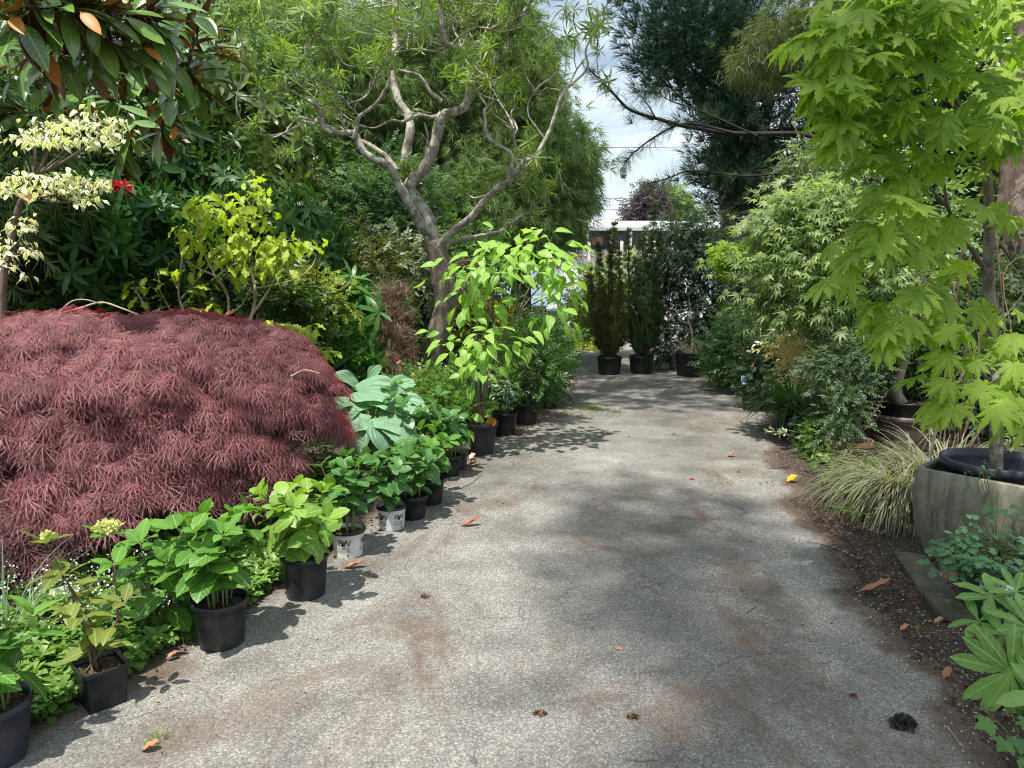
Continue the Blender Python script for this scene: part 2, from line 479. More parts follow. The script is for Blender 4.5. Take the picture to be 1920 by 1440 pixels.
# ---------------------------------------------------------------- common materials
M = {}
M['bark'] = bark_mat('grey_bark', (.085, .068, .05), (.20, .165, .125), 12, None, .3, .8)
M['bark_pale'] = bark_mat('lichen_bark', (.14, .118, .092), (.40, .35, .28), 16, (.44, .42, .35), .5, .9)
M['bark_dark'] = bark_mat('dark_bark', (.03, .024, .018), (.075, .058, .045), 14)
M['bark_red'] = bark_mat('conifer_bark', (.06, .038, .03), (.20, .135, .105), 9, (.26, .20, .165), .25, 1.)
M['bark_trunk'] = bark_mat('furrowed_bark', (.11, .085, .06), (.34, .28, .21), 18, None, .18, 1.)
M['bark_black'] = bark_mat('black_bark', (.012, .010, .008), (.032, .026, .02), 14)
M['twig'] = bark_mat('pale_twig', (.30, .24, .16), (.52, .44, .32), 30, None, .3, .3)
M['twig_brown'] = bark_mat('brown_twig', (.10, .06, .035), (.20, .13, .08), 30, None, .3, .3)
M['stem_green'] = plain_mat('green_stem', (.12, .19, .05), .5, dirt=(.18, .13, .06), dscale=20)
M['soil'] = plain_mat('potting_soil', (.035, .025, .018), .95, .2, dirt=(.16, .12, .085), dscale=90, dlo=.5, dhi=.62, bump=.9, bscale=120)
def pot_mat(name, c, dirt, amt=.6): return plain_mat(name, c, .42, .45, dirt=dirt, dscale=14, dlo=.5, dhi=.8, damt=amt, bump=.08, bscale=200)
M['pot_black'] = pot_mat('black_plastic', (.0085, .009, .0105), (.034, .035, .036))
M['pot_grey'] = pot_mat('charcoal_plastic', (.016, .0175, .020), (.085, .085, .083))
M['pot_blue'] = pot_mat('blue_black_plastic', (.02, .022, .034), (.05, .052, .065))
M['pot_white'] = plain_mat('white_pot', (.70, .71, .70), .45, .4, dirt=(.50, .48, .43), dscale=12, damt=.6)
M['pot_green'] = plain_mat('green_pot', (.02, .05, .028), .4, .5, dirt=(.05, .08, .05))
M['pot_brown'] = plain_mat('brown_pot', (.09, .07, .058), .5, .4, dirt=(.16, .135, .115), dscale=8)
M['terracotta'] = plain_mat('terracotta', (.34, .15, .085), .8, .2, dirt=(.42, .30, .22), dscale=10)
M['ink'] = plain_mat('black_print', (.012, .012, .012), .5)

# ground ---------------------------------------------------------------
STAINS = []
for (px_, py_, rx_, ry_, ro_, am_) in ((470, 1330, .55, .13, .75, .42), (400, 1390, .35, .12, .7, .42), (600, 1275, .4, .10, .6, .25), (330, 1260, .14, .10, .5, .85), (1390, 1080, .16, .34, .2, .75), (1450, 1150, .20, .26, .3, .75), (1310, 1330, .20, .26, 0, .5), (900, 950, .34, .16, .5, .7), (860, 885, .16, .34, -.3, .8), (1030, 770, .30, 1.1, -.12, .75), (1070, 720, .4, 1.2, 0, .45), (1390, 890, .3, .2, 0, .55), (1330, 790, .5, .5, 0, .4), (1180, 1000, .4, .5, .4, .25)):
    g_ = gp(px_, py_); STAINS.append((g_[0], g_[1], rx_, ry_, ro_, am_))
def gravel_material():
    m, nt, out = new_mat('worn_asphalt'); k = NT(nt)
    tc = k.n('ShaderNodeTexCoord'); ob = tc.outputs['Object']
    vo = k.n('ShaderNodeTexVoronoi'); vo.inputs['Scale'].default_value = 135; k.l(ob, vo.inputs['Vector'])
    bw = k.n('ShaderNodeRGBToBW'); k.l(vo.outputs['Color'], bw.inputs[0])
    v2 = k.n('ShaderNodeTexVoronoi'); v2.inputs['Scale'].default_value = 300; k.l(ob, v2.inputs['Vector'])
    b2 = k.n('ShaderNodeRGBToBW'); k.l(v2.outputs['Color'], b2.inputs[0])
    agg = k.ramp(k.math('ADD', k.math('MULTIPLY', bw.outputs[0], .6), k.math('MULTIPLY', b2.outputs[0], .4)),
                 [(.20, (.152, .142, .126)), (.45, (.218, .206, .186)), (.62, (.28, .266, .243)), (.84, (.455, .438, .405))])
    gaps = k.ramp(vo.outputs['Distance'], [(.35, 1.), (.75, .74)])
    agg = k.mix(1., agg, gaps, 'MULTIPLY')
    # broad wear: darker and paler areas
    n1 = k.noise(.9, 6, .6, ob, .6); n2 = k.noise(3.2, 6, .65, ob, .3); n3 = k.noise(11, 5, .65, ob)
    wear = k.ramp(k.math('ADD', k.math('MULTIPLY', n1, .6), k.math('MULTIPLY', n2, .4)), [(.36, .50), (.52, .92), (.66, 1.28)])
    col = k.mix(1., agg, wear, 'MULTIPLY')
    # needle-litter stains, drawn out along the drive
    mp = k.n('ShaderNodeMapping'); mp.inputs['Scale'].default_value = (1.3, .7, 1); mp.inputs['Rotation'].default_value = (0, 0, .5); mp.inputs['Location'].default_value = (2.2, 7.7, 0); k.l(ob, mp.inputs[0])
    ns = k.noise(1.25, 7, .68, mp.outputs[0], .8)
    st = k.math('MULTIPLY', k.ramp(ns, [(.54, 0.), (.66, 1.)]), k.ramp(n3, [(.30, .25), (.62, .9)]))
    col = k.mix(st, col, k.mix(b2.outputs[0], (.055, .035, .024), (.17, .115, .085)))
    for (sx_, sy_, rx_, ry_, rot_, amt_) in STAINS:
        mq = k.n('ShaderNodeMapping', vector_type='TEXTURE'); mq.inputs['Location'].default_value = (sx_, sy_, 0); mq.inputs['Rotation'].default_value = (0, 0, rot_); mq.inputs['Scale'].default_value = (rx_, ry_, 1); k.l(ob, mq.inputs[0])
        ln = k.n('ShaderNodeVectorMath', operation='LENGTH'); k.l(mq.outputs[0], ln.inputs[0])
        f = k.math('ADD', ln.outputs['Value'], k.math('MULTIPLY', k.math('SUBTRACT', k.math('ADD', n2, k.math('MULTIPLY', n3, .6)), .8), 2.2))
        f = k.math('MULTIPLY', k.ramp(f, [(.45, amt_), (1.0, 0.)]), k.ramp(n3, [(.25, .55), (.6, 1.)]))
        col = k.mix(f, col, k.mix(b2.outputs[0], (.075, .050, .036), (.175, .13, .10)))
    cw = k.n('ShaderNodeTexVoronoi', feature='DISTANCE_TO_EDGE'); cw.inputs['Scale'].default_value = .85
    wv = k.n('ShaderNodeVectorMath', operation='ADD'); k.l(ob, wv.inputs[0]); nv = k.n('ShaderNodeTexNoise'); nv.inputs['Scale'].default_value = 2.5; nv.inputs['Detail'].default_value = 6; k.l(ob, nv.inputs['Vector']); sv = k.n('ShaderNodeVectorMath', operation='SCALE'); sv.inputs['Scale'].default_value = .5; k.l(nv.outputs['Color'], sv.inputs[0]); k.l(sv.outputs[0], wv.inputs[1]); k.l(wv.outputs[0], cw.inputs['Vector'])
    col = k.mix(k.math('MULTIPLY', k.math('LESS_THAN', cw.outputs['Distance'], .0035), k.ramp(n2, [(.42, 0.), (.58, .6)])), col, (.06, .05, .042))
    ea = k.n('ShaderNodeAttribute', attribute_name='rnd')      # soil washed over the margins
    em = k.math('SUBTRACT', k.math('MULTIPLY', k.math('ADD', n2, n3), .34), ea.outputs['Fac'])
    col = k.mix(k.ramp(em, [(.0, 0.), (.16, .95)]), col, k.mix(b2.outputs[0], (.035, .024, .018), (.15, .105, .08)))
    # greenish algae film
    ng = k.noise(1.7, 6, .65, mp.outputs[0], .2)
    col = k.mix(k.math('MULTIPLY', k.ramp(ng, [(.56, 0.), (.75, 1.)]), .30), col, (.115, .115, .07))
    # hairline seams
    p = k.n('ShaderNodeBsdfPrincipled'); k.l(col, p.inputs['Base Color']); p.inputs['Roughness'].default_value = .88; p.inputs['Specular IOR Level'].default_value = .3
    h = k.math('ADD', k.math('MULTIPLY', vo.outputs['Distance'], -1.), k.math('MULTIPLY', n3, 1.2))
    k.l(k.bump(h, .4, .005), p.inputs['Normal']); k.l(p.outputs[0], out.inputs[0]); return m
def soil_material():
    m, nt, out = new_mat('bed_soil'); k = NT(nt); tc = k.n('ShaderNodeTexCoord'); ob = tc.outputs['Object']
    a = k.noise(70, 5, .7, ob); b = k.noise(2.5, 6, .65, ob, .4)
    col = k.ramp(a, [(.35, (.02, .014, .011)), (.55, (.075, .05, .038)), (.72, (.17, .12, .09))])
    col = k.mix(k.math('MULTIPLY', k.ramp(b, [(.45, 0.), (.65, 1.)]), .5), col, (.05, .05, .03))
    vo = k.n('ShaderNodeTexVoronoi'); vo.inputs['Scale'].default_value = 60; k.l(ob, vo.inputs['Vector'])
    bw = k.n('ShaderNodeRGBToBW'); k.l(vo.outputs['Color'], bw.inputs[0])
    col = k.mix(k.math('MULTIPLY', k.math('GREATER_THAN', bw.outputs[0], .74), k.math('LESS_THAN', vo.outputs['Distance'], .33)), col, (.34, .32, .29))
    p = k.n('ShaderNodeBsdfPrincipled'); k.l(col, p.inputs['Base Color']); p.inputs['Roughness'].default_value = .95
    k.l(k.bump(a, .8, .02), p.inputs['Normal']); k.l(p.outputs[0], out.inputs[0]); return m
def grid_sheet(name, xs, ys, zf, mat, keep=None):
    mb = MB(); X, Y = np.meshgrid(xs, ys); V = np.stack([X.ravel(), Y.ravel(), zf(X.ravel(), Y.ravel())], 1)
    nx = len(xs); q = [(j * nx + i, j * nx + i + 1, (j + 1) * nx + i + 1, (j + 1) * nx + i) for j in range(len(ys) - 1) for i in range(nx - 1)]
    mb.add(V, q); return tag(mb.build(name, mat), kind='structure')
grid_sheet('ground', np.concatenate([[-900, -200, -60], np.linspace(-20, 20, 41), [60, 200, 900]]), np.concatenate([[-60, -20], np.linspace(-6, 24, 31), [60, 200, 900, 1900]]), lambda x, y: x * 0, soil_material())

# the drive: outline follows the pots, edges ragged
LE = [(-2.7, -1.0), (-2.35, 1.2), (-1.90, 2.2), (-1.60, 2.9), (-1.36, 3.5), (-1.15, 4.3), (-.92, 5.2), (-.62, 6.2), (-.28, 7.2), (.2, 8.4), (.50, 10.0), (.62, 12.0), (.60, 14.5), (-.3, 17.0), (-3.5, 18.8)]
RE = [(1.62, -1.0), (1.55, 1.2), (1.64, 2.2), (1.68, 2.6), (1.77, 3.2), (1.88, 4.0), (2.10, 5.2), (2.35, 6.2), (2.75, 7.6), (3.3, 9.2), (3.6, 10.8), (4.1, 12.2), (4.4, 14.5), (5.2, 17.0), (7.5, 18.8)]
def edge_x(E, y): return np.interp(y, [p[1] for p in E], [p[0] for p in E])
def path_mesh():
    ys = np.linspace(-1, 18.8, 240); mb = MB(); nx = 24
    jl = np.cumsum(RG.normal(size=240)) * 0; V = []
    for i, y in enumerate(ys):
        a = edge_x(LE, y) + .05 * math.sin(y * 5.1) + .03 * math.sin(y * 13.7 + 1) + RG.normal() * .012
        b = edge_x(RE, y) + .06 * math.sin(y * 4.3 + 2) + .035 * math.sin(y * 11.9) + RG.normal() * .015
        for s in np.linspace(0, 1, nx):
            x = a + (b - a) * s
            V.append((x, y, .004 + .010 * min(1, 6 * s, 6 * (1 - s)) + .004 * math.sin(x * 2.3 + y * .9) * min(1, 4 * s, 4 * (1 - s))))
    q = [(j * nx + i, j * nx + i + 1, (j + 1) * nx + i + 1, (j + 1) * nx + i) for j in range(239) for i in range(nx - 1)]
    es = np.tile(np.minimum(np.linspace(0, 1, nx) * 3.2 + .12, (1 - np.linspace(0, 1, nx)) * 5 + .06), 240)
    mb.add(V, q, None, np.clip(es, 0, 1)); tag(mb.build('path', gravel_material()), kind='structure')
path_mesh()
def lot():
    mb = MB(); box(mb, (-40, 18.6, -.05), (60, 60, .008)); tag(mb.build('parking_lot', plain_mat('lot_concrete', (.42, .42, .41), .9, .2, dirt=(.30, .295, .285), dscale=1.5, dlo=.4, dhi=.75, bump=.3)), kind='structure')
lot()

# ---------------------------------------------------------------- plant builders
def cloud(mb, tm, c, rad, ncl, per, clr, size, out=.6, droop=.25, shell=.45, up=.8, zmin=.05, jit=.35, low=-1., seedK=None, flat=.6, srange=(.75, 1.25)):
    """leaves gathered in clumps through an ellipsoid; returns clump centres"""
    c, rad = Vc(c, float), Vc(rad, float)
    d = rnd_dirs(ncl * 3); d = d[d[:, 2] > low][:ncl]; ncl = len(d)
    rr = shell + (1 - shell) * RG.random(ncl) ** .6
    lump = 1 + .18 * np.sin(d[:, 0] * 5.3 + c[0] * 3) * np.sin(d[:, 2] * 4.7 + c[1]) + .12 * RG.normal(size=ncl)
    K = c + d * rad * (rr * lump)[:, None]; K[:, 2] = np.maximum(K[:, 2], zmin)
    cr = RG.random(ncl); n = ncl * per
    g = RG.normal(size=(n, 3)) * clr * Vc([1, 1, flat])
    P = np.repeat(K, per, 0) + g; P[:, 2] = np.maximum(P[:, 2], .02)
    D = nrm(g) * .6 + np.repeat(d, per, 0) * out + RG.normal(size=(n, 3)) * jit - Vc([0, 0, droop])
    N = Vc([0, 0, up]) + RG.normal(size=(n, 3)) * .35 + np.repeat(d, per, 0) * .45
    S = size * RG.uniform(*srange, n)
    scatter(mb, tm, P, D, N, S, np.clip(np.repeat(cr, per) * .6 + RG.random(n) * .4, 0, 1))
    return K
def limbs(mb, base, K, r0=.05, n=30, fork=.35, sides=5, sag=0., tipr=.004):
    base = Vc(base, float); K = np.asarray(K)
    idx = RG.choice(len(K), min(n, len(K)), replace=False)
    for i in idx:
        k = K[i]; d = k - base
        m1 = base + d * Vc([.12, .12, .4]) + RG.normal(size=3) * .03 * np.linalg.norm(d)
        m2 = base + d * Vc([.6, .6, .78]) + RG.normal(size=3) * .05 * np.linalg.norm(d)
        tube(mb, [base + RG.normal(size=3) * Vc([.3, .3, 0]) * r0, m1, m2, k], [r0 * .55, r0 * .42, r0 * .2, tipr], sides, 3)
def shrub(name, label, cat, base, c, rad, tm, size, ncl, per, clr, mat, bark=None, r0=.03, nl=24, group=None, crown='foliage', stem='stem', extra=None, **kw):
    base = Vc([base[0], base[1], 0.]); t = thing(name, label, cat, base, group)
    mb = MB(); K = []
    blobs = c if isinstance(c, list) else [(c, rad, 1.)]
    tot = sum(b[2] for b in blobs)
    for (cc, rr, wt) in blobs: K.append(cloud(mb, tm, cc, rr, max(3, int(ncl * wt / tot)), per, clr, size, **kw))
    K = np.vstack(K); mb.build(crown, mat, t)
    sb = MB(); limbs(sb, base, K, r0, nl); sb.build(stem, bark or M['bark_dark'], t)
    return t, K
def bloom(t, P, r, mat, n=26, petal=None, name='bloom'):
    mb = MB(); P = Vc(P, float); d = rnd_dirs(n); d[:, 2] = np.abs(d[:, 2]) * 1.2 - .2
    tm = petal or leaf_t(.75, .9, .5, 3, .15, .3)
    scatter(mb, tm, P + d * r * .35, d, np.repeat([[0, 0, 1.]], n, 0) + RG.normal(size=(n, 3)) * .5, r * RG.uniform(.55, .9, n))
    return mb.build(name, mat, t)
def make_pot(t, c, rt, rb, h, mat, rim=.025, n=40, pn=2., rot=0., soil=True, notch=True, wall=.004, soilz=.86, lip=.006):
    mb = MB(); zr = h - rim
    nt_ = [(a, .09, .016) for a in np.linspace(.4, .4 + 2 * PI, 7)[:-1]] if notch and pn == 2. else ()
    rz = rb + (rt - rb) * zr / h
    lathe(mb, c, [(rb, 0), (rb + .0015, .02), (rb + (rt - rb) * .5, h * .5), (rz, zr - .002), (rz + lip * .9, zr), (rt + lip, zr + .004), (rt + lip, h - .003), (rt + lip * .4, h), (rt - wall, h - .001),
                  (rt - wall - .002, h - rim), (rb - wall, .012), (.001, .012)], n, pn, rot, nt_)
    p = mb.build('pot', mat, t)
    if soil:
        sb = MB(); zs = h * soilz; disc(sb, (c[0], c[1], c[2] + zs), (rb + (rt - rb) * soilz) - wall - .003, 28, pn, rot, .006); sb.build('soil', M['soil'], t)
    return p

HYD = [leaf_t(.70, .62, .70, 9, .14, c, .05, .12, .08) for c in (.10, .28, .45)]
HYDN = [leaf_t(.52, .7, .85, 9, .16, c, .04, .12, .08) for c in (.1, .25, .45)]
def hydrangea(t, base, nst, h, spread, ll, mat, tm=None, stemmat=None, nodes=4, lean=(0, 0), start=.35, rt=.06):
    tm = tm or HYD; P, D, N, S, r = [], [], [], [], []; sb = MB(); tops = []
    base = Vc(base, float)
    for i in range(nst):
        az = 2 * PI * i / nst + RG.uniform(-.4, .4); rad = Vc([math.cos(az), math.sin(az), 0])
        hh = h * RG.uniform(.72, 1.05); sp = spread * RG.uniform(.45, 1.0) * (0.15 if i == 0 and nst > 2 else 1)
        p0 = base + rad * rt * RG.uniform(.2, 1); p3 = base + rad * sp + Vc([lean[0], lean[1], hh])
        C = tube(sb, [p0, p0 + (p3 - p0) * Vc([.25, .25, .4]), p0 + (p3 - p0) * Vc([.62, .62, .75]), p3], [.0045, .004, .0035, .0022], 5, 4)
        tops.append(p3); ph = RG.uniform(0, PI); nn = nodes + RG.integers(0, 2)
        for j, f in enumerate(np.linspace(start + RG.uniform(-.05, .1), 1, nn)):
            p = C[min(len(C) - 1, int(f * (len(C) - 1)))]; ax = nrm(C[-1] - C[-3])
            e1 = nrm(np.cross(ax, [0.3, .2, 1.])); e2 = np.cross(ax, e1)
            last = j == nn - 1
            for s in range(4 if last else 2):
                a = ph + j * PI / 2 + s * (PI / 2 if last else PI) + RG.uniform(-.25, .25)
                rd = math.cos(a) * e1 + math.sin(a) * e2
                up = RG.uniform(.5, 1.3) if last else RG.uniform(-.15, .45)
                P.append(p); D.append(rd + ax * up); N.append(ax * 1. + Vc([0, 0, .5]) + RG.normal(size=3) * .18)
                k = ll * RG.uniform(.8, 1.15) * ((.55 if s < 2 else .8) if last else (.72 + .4 * math.sin(PI * (j + .8) / nn)))
                S.append(k); r.append(min(1, max(0, (.75 if last else .4) + RG.normal() * .22)))
    mb = MB(); scatter(mb, tm, P, D, N, S, Vc(r)); mb.build('foliage', mat, t)
    sb.build('stem', stemmat or M['stem_green'], t)
    return tops
GRASS = [strip_t(.035, 6, d, .05) for d in (.5, .8, 1.1)]
def grass(mb, c, n, length, rad, w=None, lean=(.25, 1.1), tm=None, az=None):
    th = RG.uniform(0, 2 * PI, n) if az is None else RG.normal(az[0], az[1], n); rr = rad * np.sqrt(RG.random(n))
    P = Vc(c) + np.stack([rr * np.cos(th), rr * np.sin(th), np.zeros(n)], 1)
    a = th + RG.normal(size=n) * .4; l = RG.uniform(*lean, n)
    D = np.stack([np.cos(a) * np.sin(l), np.sin(a) * np.sin(l), np.cos(l)], 1)
    N = np.stack([-np.cos(a) * np.cos(l), -np.sin(a) * np.cos(l), np.sin(l)], 1)
    scatter(mb, tm or GRASS, P, D, N, length * RG.uniform(.6, 1.1, n))
# ================================================================ left row of pots
HY = leaf_mat('hydrangea_leaf', (.035, .105, .016), (.125, .27, .045), .32, .38, veins=7, vang=1.1, vcol=1.5, tcol=(1.6, 1.7, .6))
HYY = leaf_mat('hydrangea_lime', (.07, .16, .02), (.22, .36, .06), .35, .40, veins=7, vang=1.1, vcol=1.35)
HYD_M = leaf_mat('hydrangea_deep', (.025, .085, .022), (.085, .205, .05), .3, .36, veins=7, vang=1.1, vcol=1.5)
HYB = leaf_mat('hydrangea_bronze', (.075, .11, .02), (.20, .24, .05), .32, .42, veins=7, vang=1.1, vcol=1.4)
GROW = 'potted hydrangeas lining the drive'
def potted(name, label, cat, px, py, rt, rb, h, mat, group=None, **kw):
    c = gp(px, py); t = thing(name, label, cat, c, group); make_pot(t, c, rt, rb, h, mat, **kw)
    return t, c
# nearest pot, cut by the picture's edge
t, c = potted('potted_hydrangea', 'hydrangea in a blue-black round pot in front of the square black pot', 'potted plant', -12, 1425, .125, .10, .215, M['pot_blue'], GROW)
hydrangea(t, c + Vc([0, 0, .18]), 6, .34, .17, .13, HY, HYDN)
# square pot
t, c = potted('potted_hydrangea', 'leggy hydrangea in the square black pot', 'potted plant', 194, 1318, .078, .065, .165, M['pot_black'], GROW, pn=14., rot=.80, n=96, lip=.003, rim=.018)
ca = c + Vc([0, 0, .14])
def leggy(t, base, targets, mat, bloomi=None):
    """tall bare stems that carry their leaf pairs high up"""
    sb = MB(); P, D, N, S, r = [], [], [], [], []
    for (px, py, dY, n, ll, top) in targets:
        e = pt(px, py, base[1] + dY)
        mid = base + (e - base) * Vc([.35, .35, .5]) + RG.normal(size=3) * .012
        C = tube(sb, [base + RG.normal(size=3) * Vc([.02, .02, 0]), mid, e], [.0045, .004, .0025], 5, 8)
        ph = RG.uniform(0, PI)
        for j, f in enumerate(np.linspace(.45, 1, n)):
            p = C[min(len(C) - 1, int(f * (len(C) - 1)))]
            for s in range(4 if j == n - 1 else 2):
                a = ph + j * PI / 2 + s * (PI / 2 if j == n - 1 else PI)
                rd = Vc([math.cos(a), math.sin(a), 0]); up = RG.uniform(.3, .8) if j == n - 1 else RG.uniform(-.25, .3)
                P.append(p); D.append(rd + Vc([0, 0, up])); N.append(Vc([0, 0, 1]) + RG.normal(size=3) * .2); S.append(ll * RG.uniform(.75, 1.15)); r.append(np.clip(.5 + RG.normal() * .25, 0, 1))
        if top:
            q = MB(); k = 190 if top > .04 else 60; d = rnd_dirs(k); d[:, 2] = np.abs(d[:, 2]) * .45
            scatter(q, leaf_t(.9, .9, .5, 2, .1, .1), e + Vc([0, 0, .035]) + d * top * RG.uniform(.5, 1., (k, 1)), rnd_dirs(k), [[0, 0, 1.]] * k + RG.normal(size=(k, 3)) * .5, .017)
            for s in range(9):
                tube(q, [e, e + Vc([0, 0, .035]) + d[s] * top * .8], [.0012, .0009], 4, 1)
            q.build('bloom', LEAVES['lime_floret'], t)
    mb = MB(); scatter(mb, HYDN, P, D, N, S, Vc(r)); mb.build('foliage', mat, t); sb.build('stem', M['twig_brown'], t)
leaf_mat('lime_floret', (.38, .42, .12), (.68, .68, .34), .3, .6, mott=0)
leggy(t, ca, [(88, 1020, .16, 5, .115, .022), (150, 1160, .02, 3, .10, 0), (232, 1130, .0, 3, .085, 0), (120, 1080, .1, 3, .11, 0)], HYB)
# hydrangea standing in the ground cover behind
t = thing('hydrangea_bush', 'hydrangea with a creamy lime flower head growing behind the square pot', 'plant', gp(225, 1255), GROW)
leggy(t, gp(225, 1255), [(203, 1005, .05, 5, .10, .062), (215, 1060, -.05, 4, .10, 0), (160, 1180, 0, 3, .10, 0)], HY)
t = thing('hydrangea_bush', 'hydrangea without flowers growing between the lime flower head and the round black pot', 'plant', gp(318, 1190), GROW)
hydrangea(t, gp(318, 1190), 6, .46, .2, .13, HY, HYD, start=.45)
t, c = potted('potted_hydrangea', 'leafy hydrangea in a round black pot with a loop of string round its foot', 'potted plant', 417, 1208, .113, .092, .215, M['pot_grey'], GROW)
hydrangea(t, c + Vc([0, 0, .18]), 9, .36, .19, .125, HY, HYD)
t, c = potted('potted_hydrangea', 'lime-leaved hydrangea in a scuffed round black pot beside the printed white pots', 'potted plant', 574, 1118, .115, .094, .23, M['pot_grey'], GROW)
hydrangea(t, c + Vc([0, 0, .19]), 10, .36, .25, .115, HYY, HYD)
# printed white pots
def text_on(t, parent, c, lines, rt, rb, h, az, name='printed_lettering'):
    """lettering wrapped on the pot wall"""
    mb = MB()
    for (s, size, z, dx) in lines:
        cu = bpy.data.curves.new('lettering', 'FONT'); cu.body = s; cu.size = size; cu.align_x = 'CENTER'; cu.resolution_u = 3
        o = bpy.data.objects.new('lettering', cu); COL.objects.link(o)
        me = o.to_mesh()
        V = Vc([v.co[:] for v in me.vertices]); me.calc_loop_triangles(); tr = Vc([l.vertices[:] for l in me.loop_triangles])
        # finer pieces are not needed: glyphs are small against the pot's curve
        zz = z + V[:, 1]; r = rb + (rt - rb) * zz / h + .0026
        a = az + (V[:, 0] + dx) / r
        mb.add(np.stack([c[0] + r * np.cos(a), c[1] + r * np.sin(a), c[2] + zz], 1), None, tr)
        o.to_mesh_clear(); bpy.data.objects.remove(o); bpy.data.curves.remove(cu)
    return mb.build(name, M['ink'], parent, smooth=False)
def white_pot(label, px, py, s, azs, nst, mat, hh, sp):
    t, c = potted('potted_hydrangea', label, 'potted plant', px, py, .092 * s, .078 * s, .165 * s, M['pot_white'], GROW, rim=.02)
    p = [o for o in t.children if o.name.startswith('pot')][0]
    for a in azs:
        text_on(t, p, c, [('P', .052 * s, .085 * s, -.021 * s), ('W', .052 * s, .085 * s, .018 * s), ('PROVEN', .017 * s, .064 * s, 0), ('WINNERS', .017 * s, .048 * s, 0), ('_________', .012 * s, .042 * s, 0), ('_____', .010 * s, .028 * s, -.012 * s)], .092 * s, .078 * s, .165 * s, a)
        mb = MB(); tm = leaf_t(.55, .7, .7, 4, 0, 0)   # the leaf between the two letters, and the small round mark
        rr = .0905 * s; pos = Vc([c[0] + rr * math.cos(a), c[1] + rr * math.sin(a), c[2] + .085 * s]); n = Vc([math.cos(a), math.sin(a), .02])
        tang = Vc([-math.sin(a), math.cos(a), 0])
        scatter(mb, tm, [pos - tang * .012 * s], [tang * .8 + Vc([0, 0, .9])], [n], .034 * s)
        pos2 = Vc([c[0] + (.0835 * s) * math.cos(a + .2), c[1] + (.0835 * s) * math.sin(a + .2), c[2] + .03 * s])
        mb.build('printed_leaf', M['ink'], p); mb = MB()
        scatter(mb, leaf_t(.8, .6, .6, 4, 0, 0), [pos2], [tang], [n], .014 * s); mb.build('printed_mark', M['ink'], p)
    dots = MB(); rr = .0805 * s   # dotted line near the foot
    for a in np.arange(-PI, 0, .075):
        pz = Vc([c[0] + rr * math.cos(a), c[1] + rr * math.sin(a), c[2] + .014 * s]); tg = Vc([-math.sin(a), math.cos(a), 0])
        scatter(dots, leaf_t(.9, .5, .5, 2, 0, 0), [pz], [tg], [[math.cos(a), math.sin(a), 0]], .004)
    dots.build('printed_dots', M['ink'], p)
    lr = MB(); lathe(lr, c, [(.0955 * s, .146 * s), (.0985 * s, .149 * s), (.0985 * s, .1655 * s), (.0875 * s, .1665 * s)], 40); lr.build('pot_liner_rim', M['pot_black'], t)
    hydrangea(t, c + Vc([0, 0, .14 * s]), nst, hh, sp, .10, mat, HYD)
white_pot('toothed-leaf hydrangea in the nearer of the two printed white pots', 654, 1042, 1.02, (-PI / 2 - .1, -PI / 2 + 1.45), 8, HYD_M, .40, .17)
white_pot('compact hydrangea in the farther of the two printed white pots', 735, 992, .98, (-PI / 2 - .62, -PI / 2 + .72), 9, HYD_M, .33, .2)
# farther small black pots
for (px, py, s, lab, m, hh, sp, ns) in (
        (775, 973, .9, 'hydrangea in a narrow black pot just behind the farther printed white pot', HYD_M, .36, .16, 7),
        (806, 945, 1.0, 'hydrangea with drooping dull leaves in a wide black pot', HY, .36, .19, 8),
        (842, 893, .95, 'dark hydrangea in a black pot next to the small grey pot', HYD_M, .42, .2, 9),
        (775, 905, 1.0, 'tall bushy hydrangea under the blue-green hosta', HYD_M, .58, .26, 11)):
    t, c = potted('potted_hydrangea', lab, 'potted plant', px, py, .105 * s, .085 * s, .19 * s, M['pot_black'], GROW)
    hydrangea(t, c + Vc([0, 0, .15]), ns, hh, sp, .105, m, HYD)
t, c = potted('potted_silver_plant', 'small silver-twigged plant in a narrow grey pot', 'potted plant', 861, 880, .075, .06, .17, M['pot_blue'])
q = MB(); n = 60; d = rnd_dirs(n); d[:, 2] = np.abs(d[:, 2]) + .2
scatter(q, sprig_t(7, .22), c + Vc([0, 0, .14]) + d * .01, d, rnd_dirs(n), .10); q.build('foliage', leaf_mat('silver_leaf', (.16, .18, .15), (.38, .40, .36), .15, .6), t)
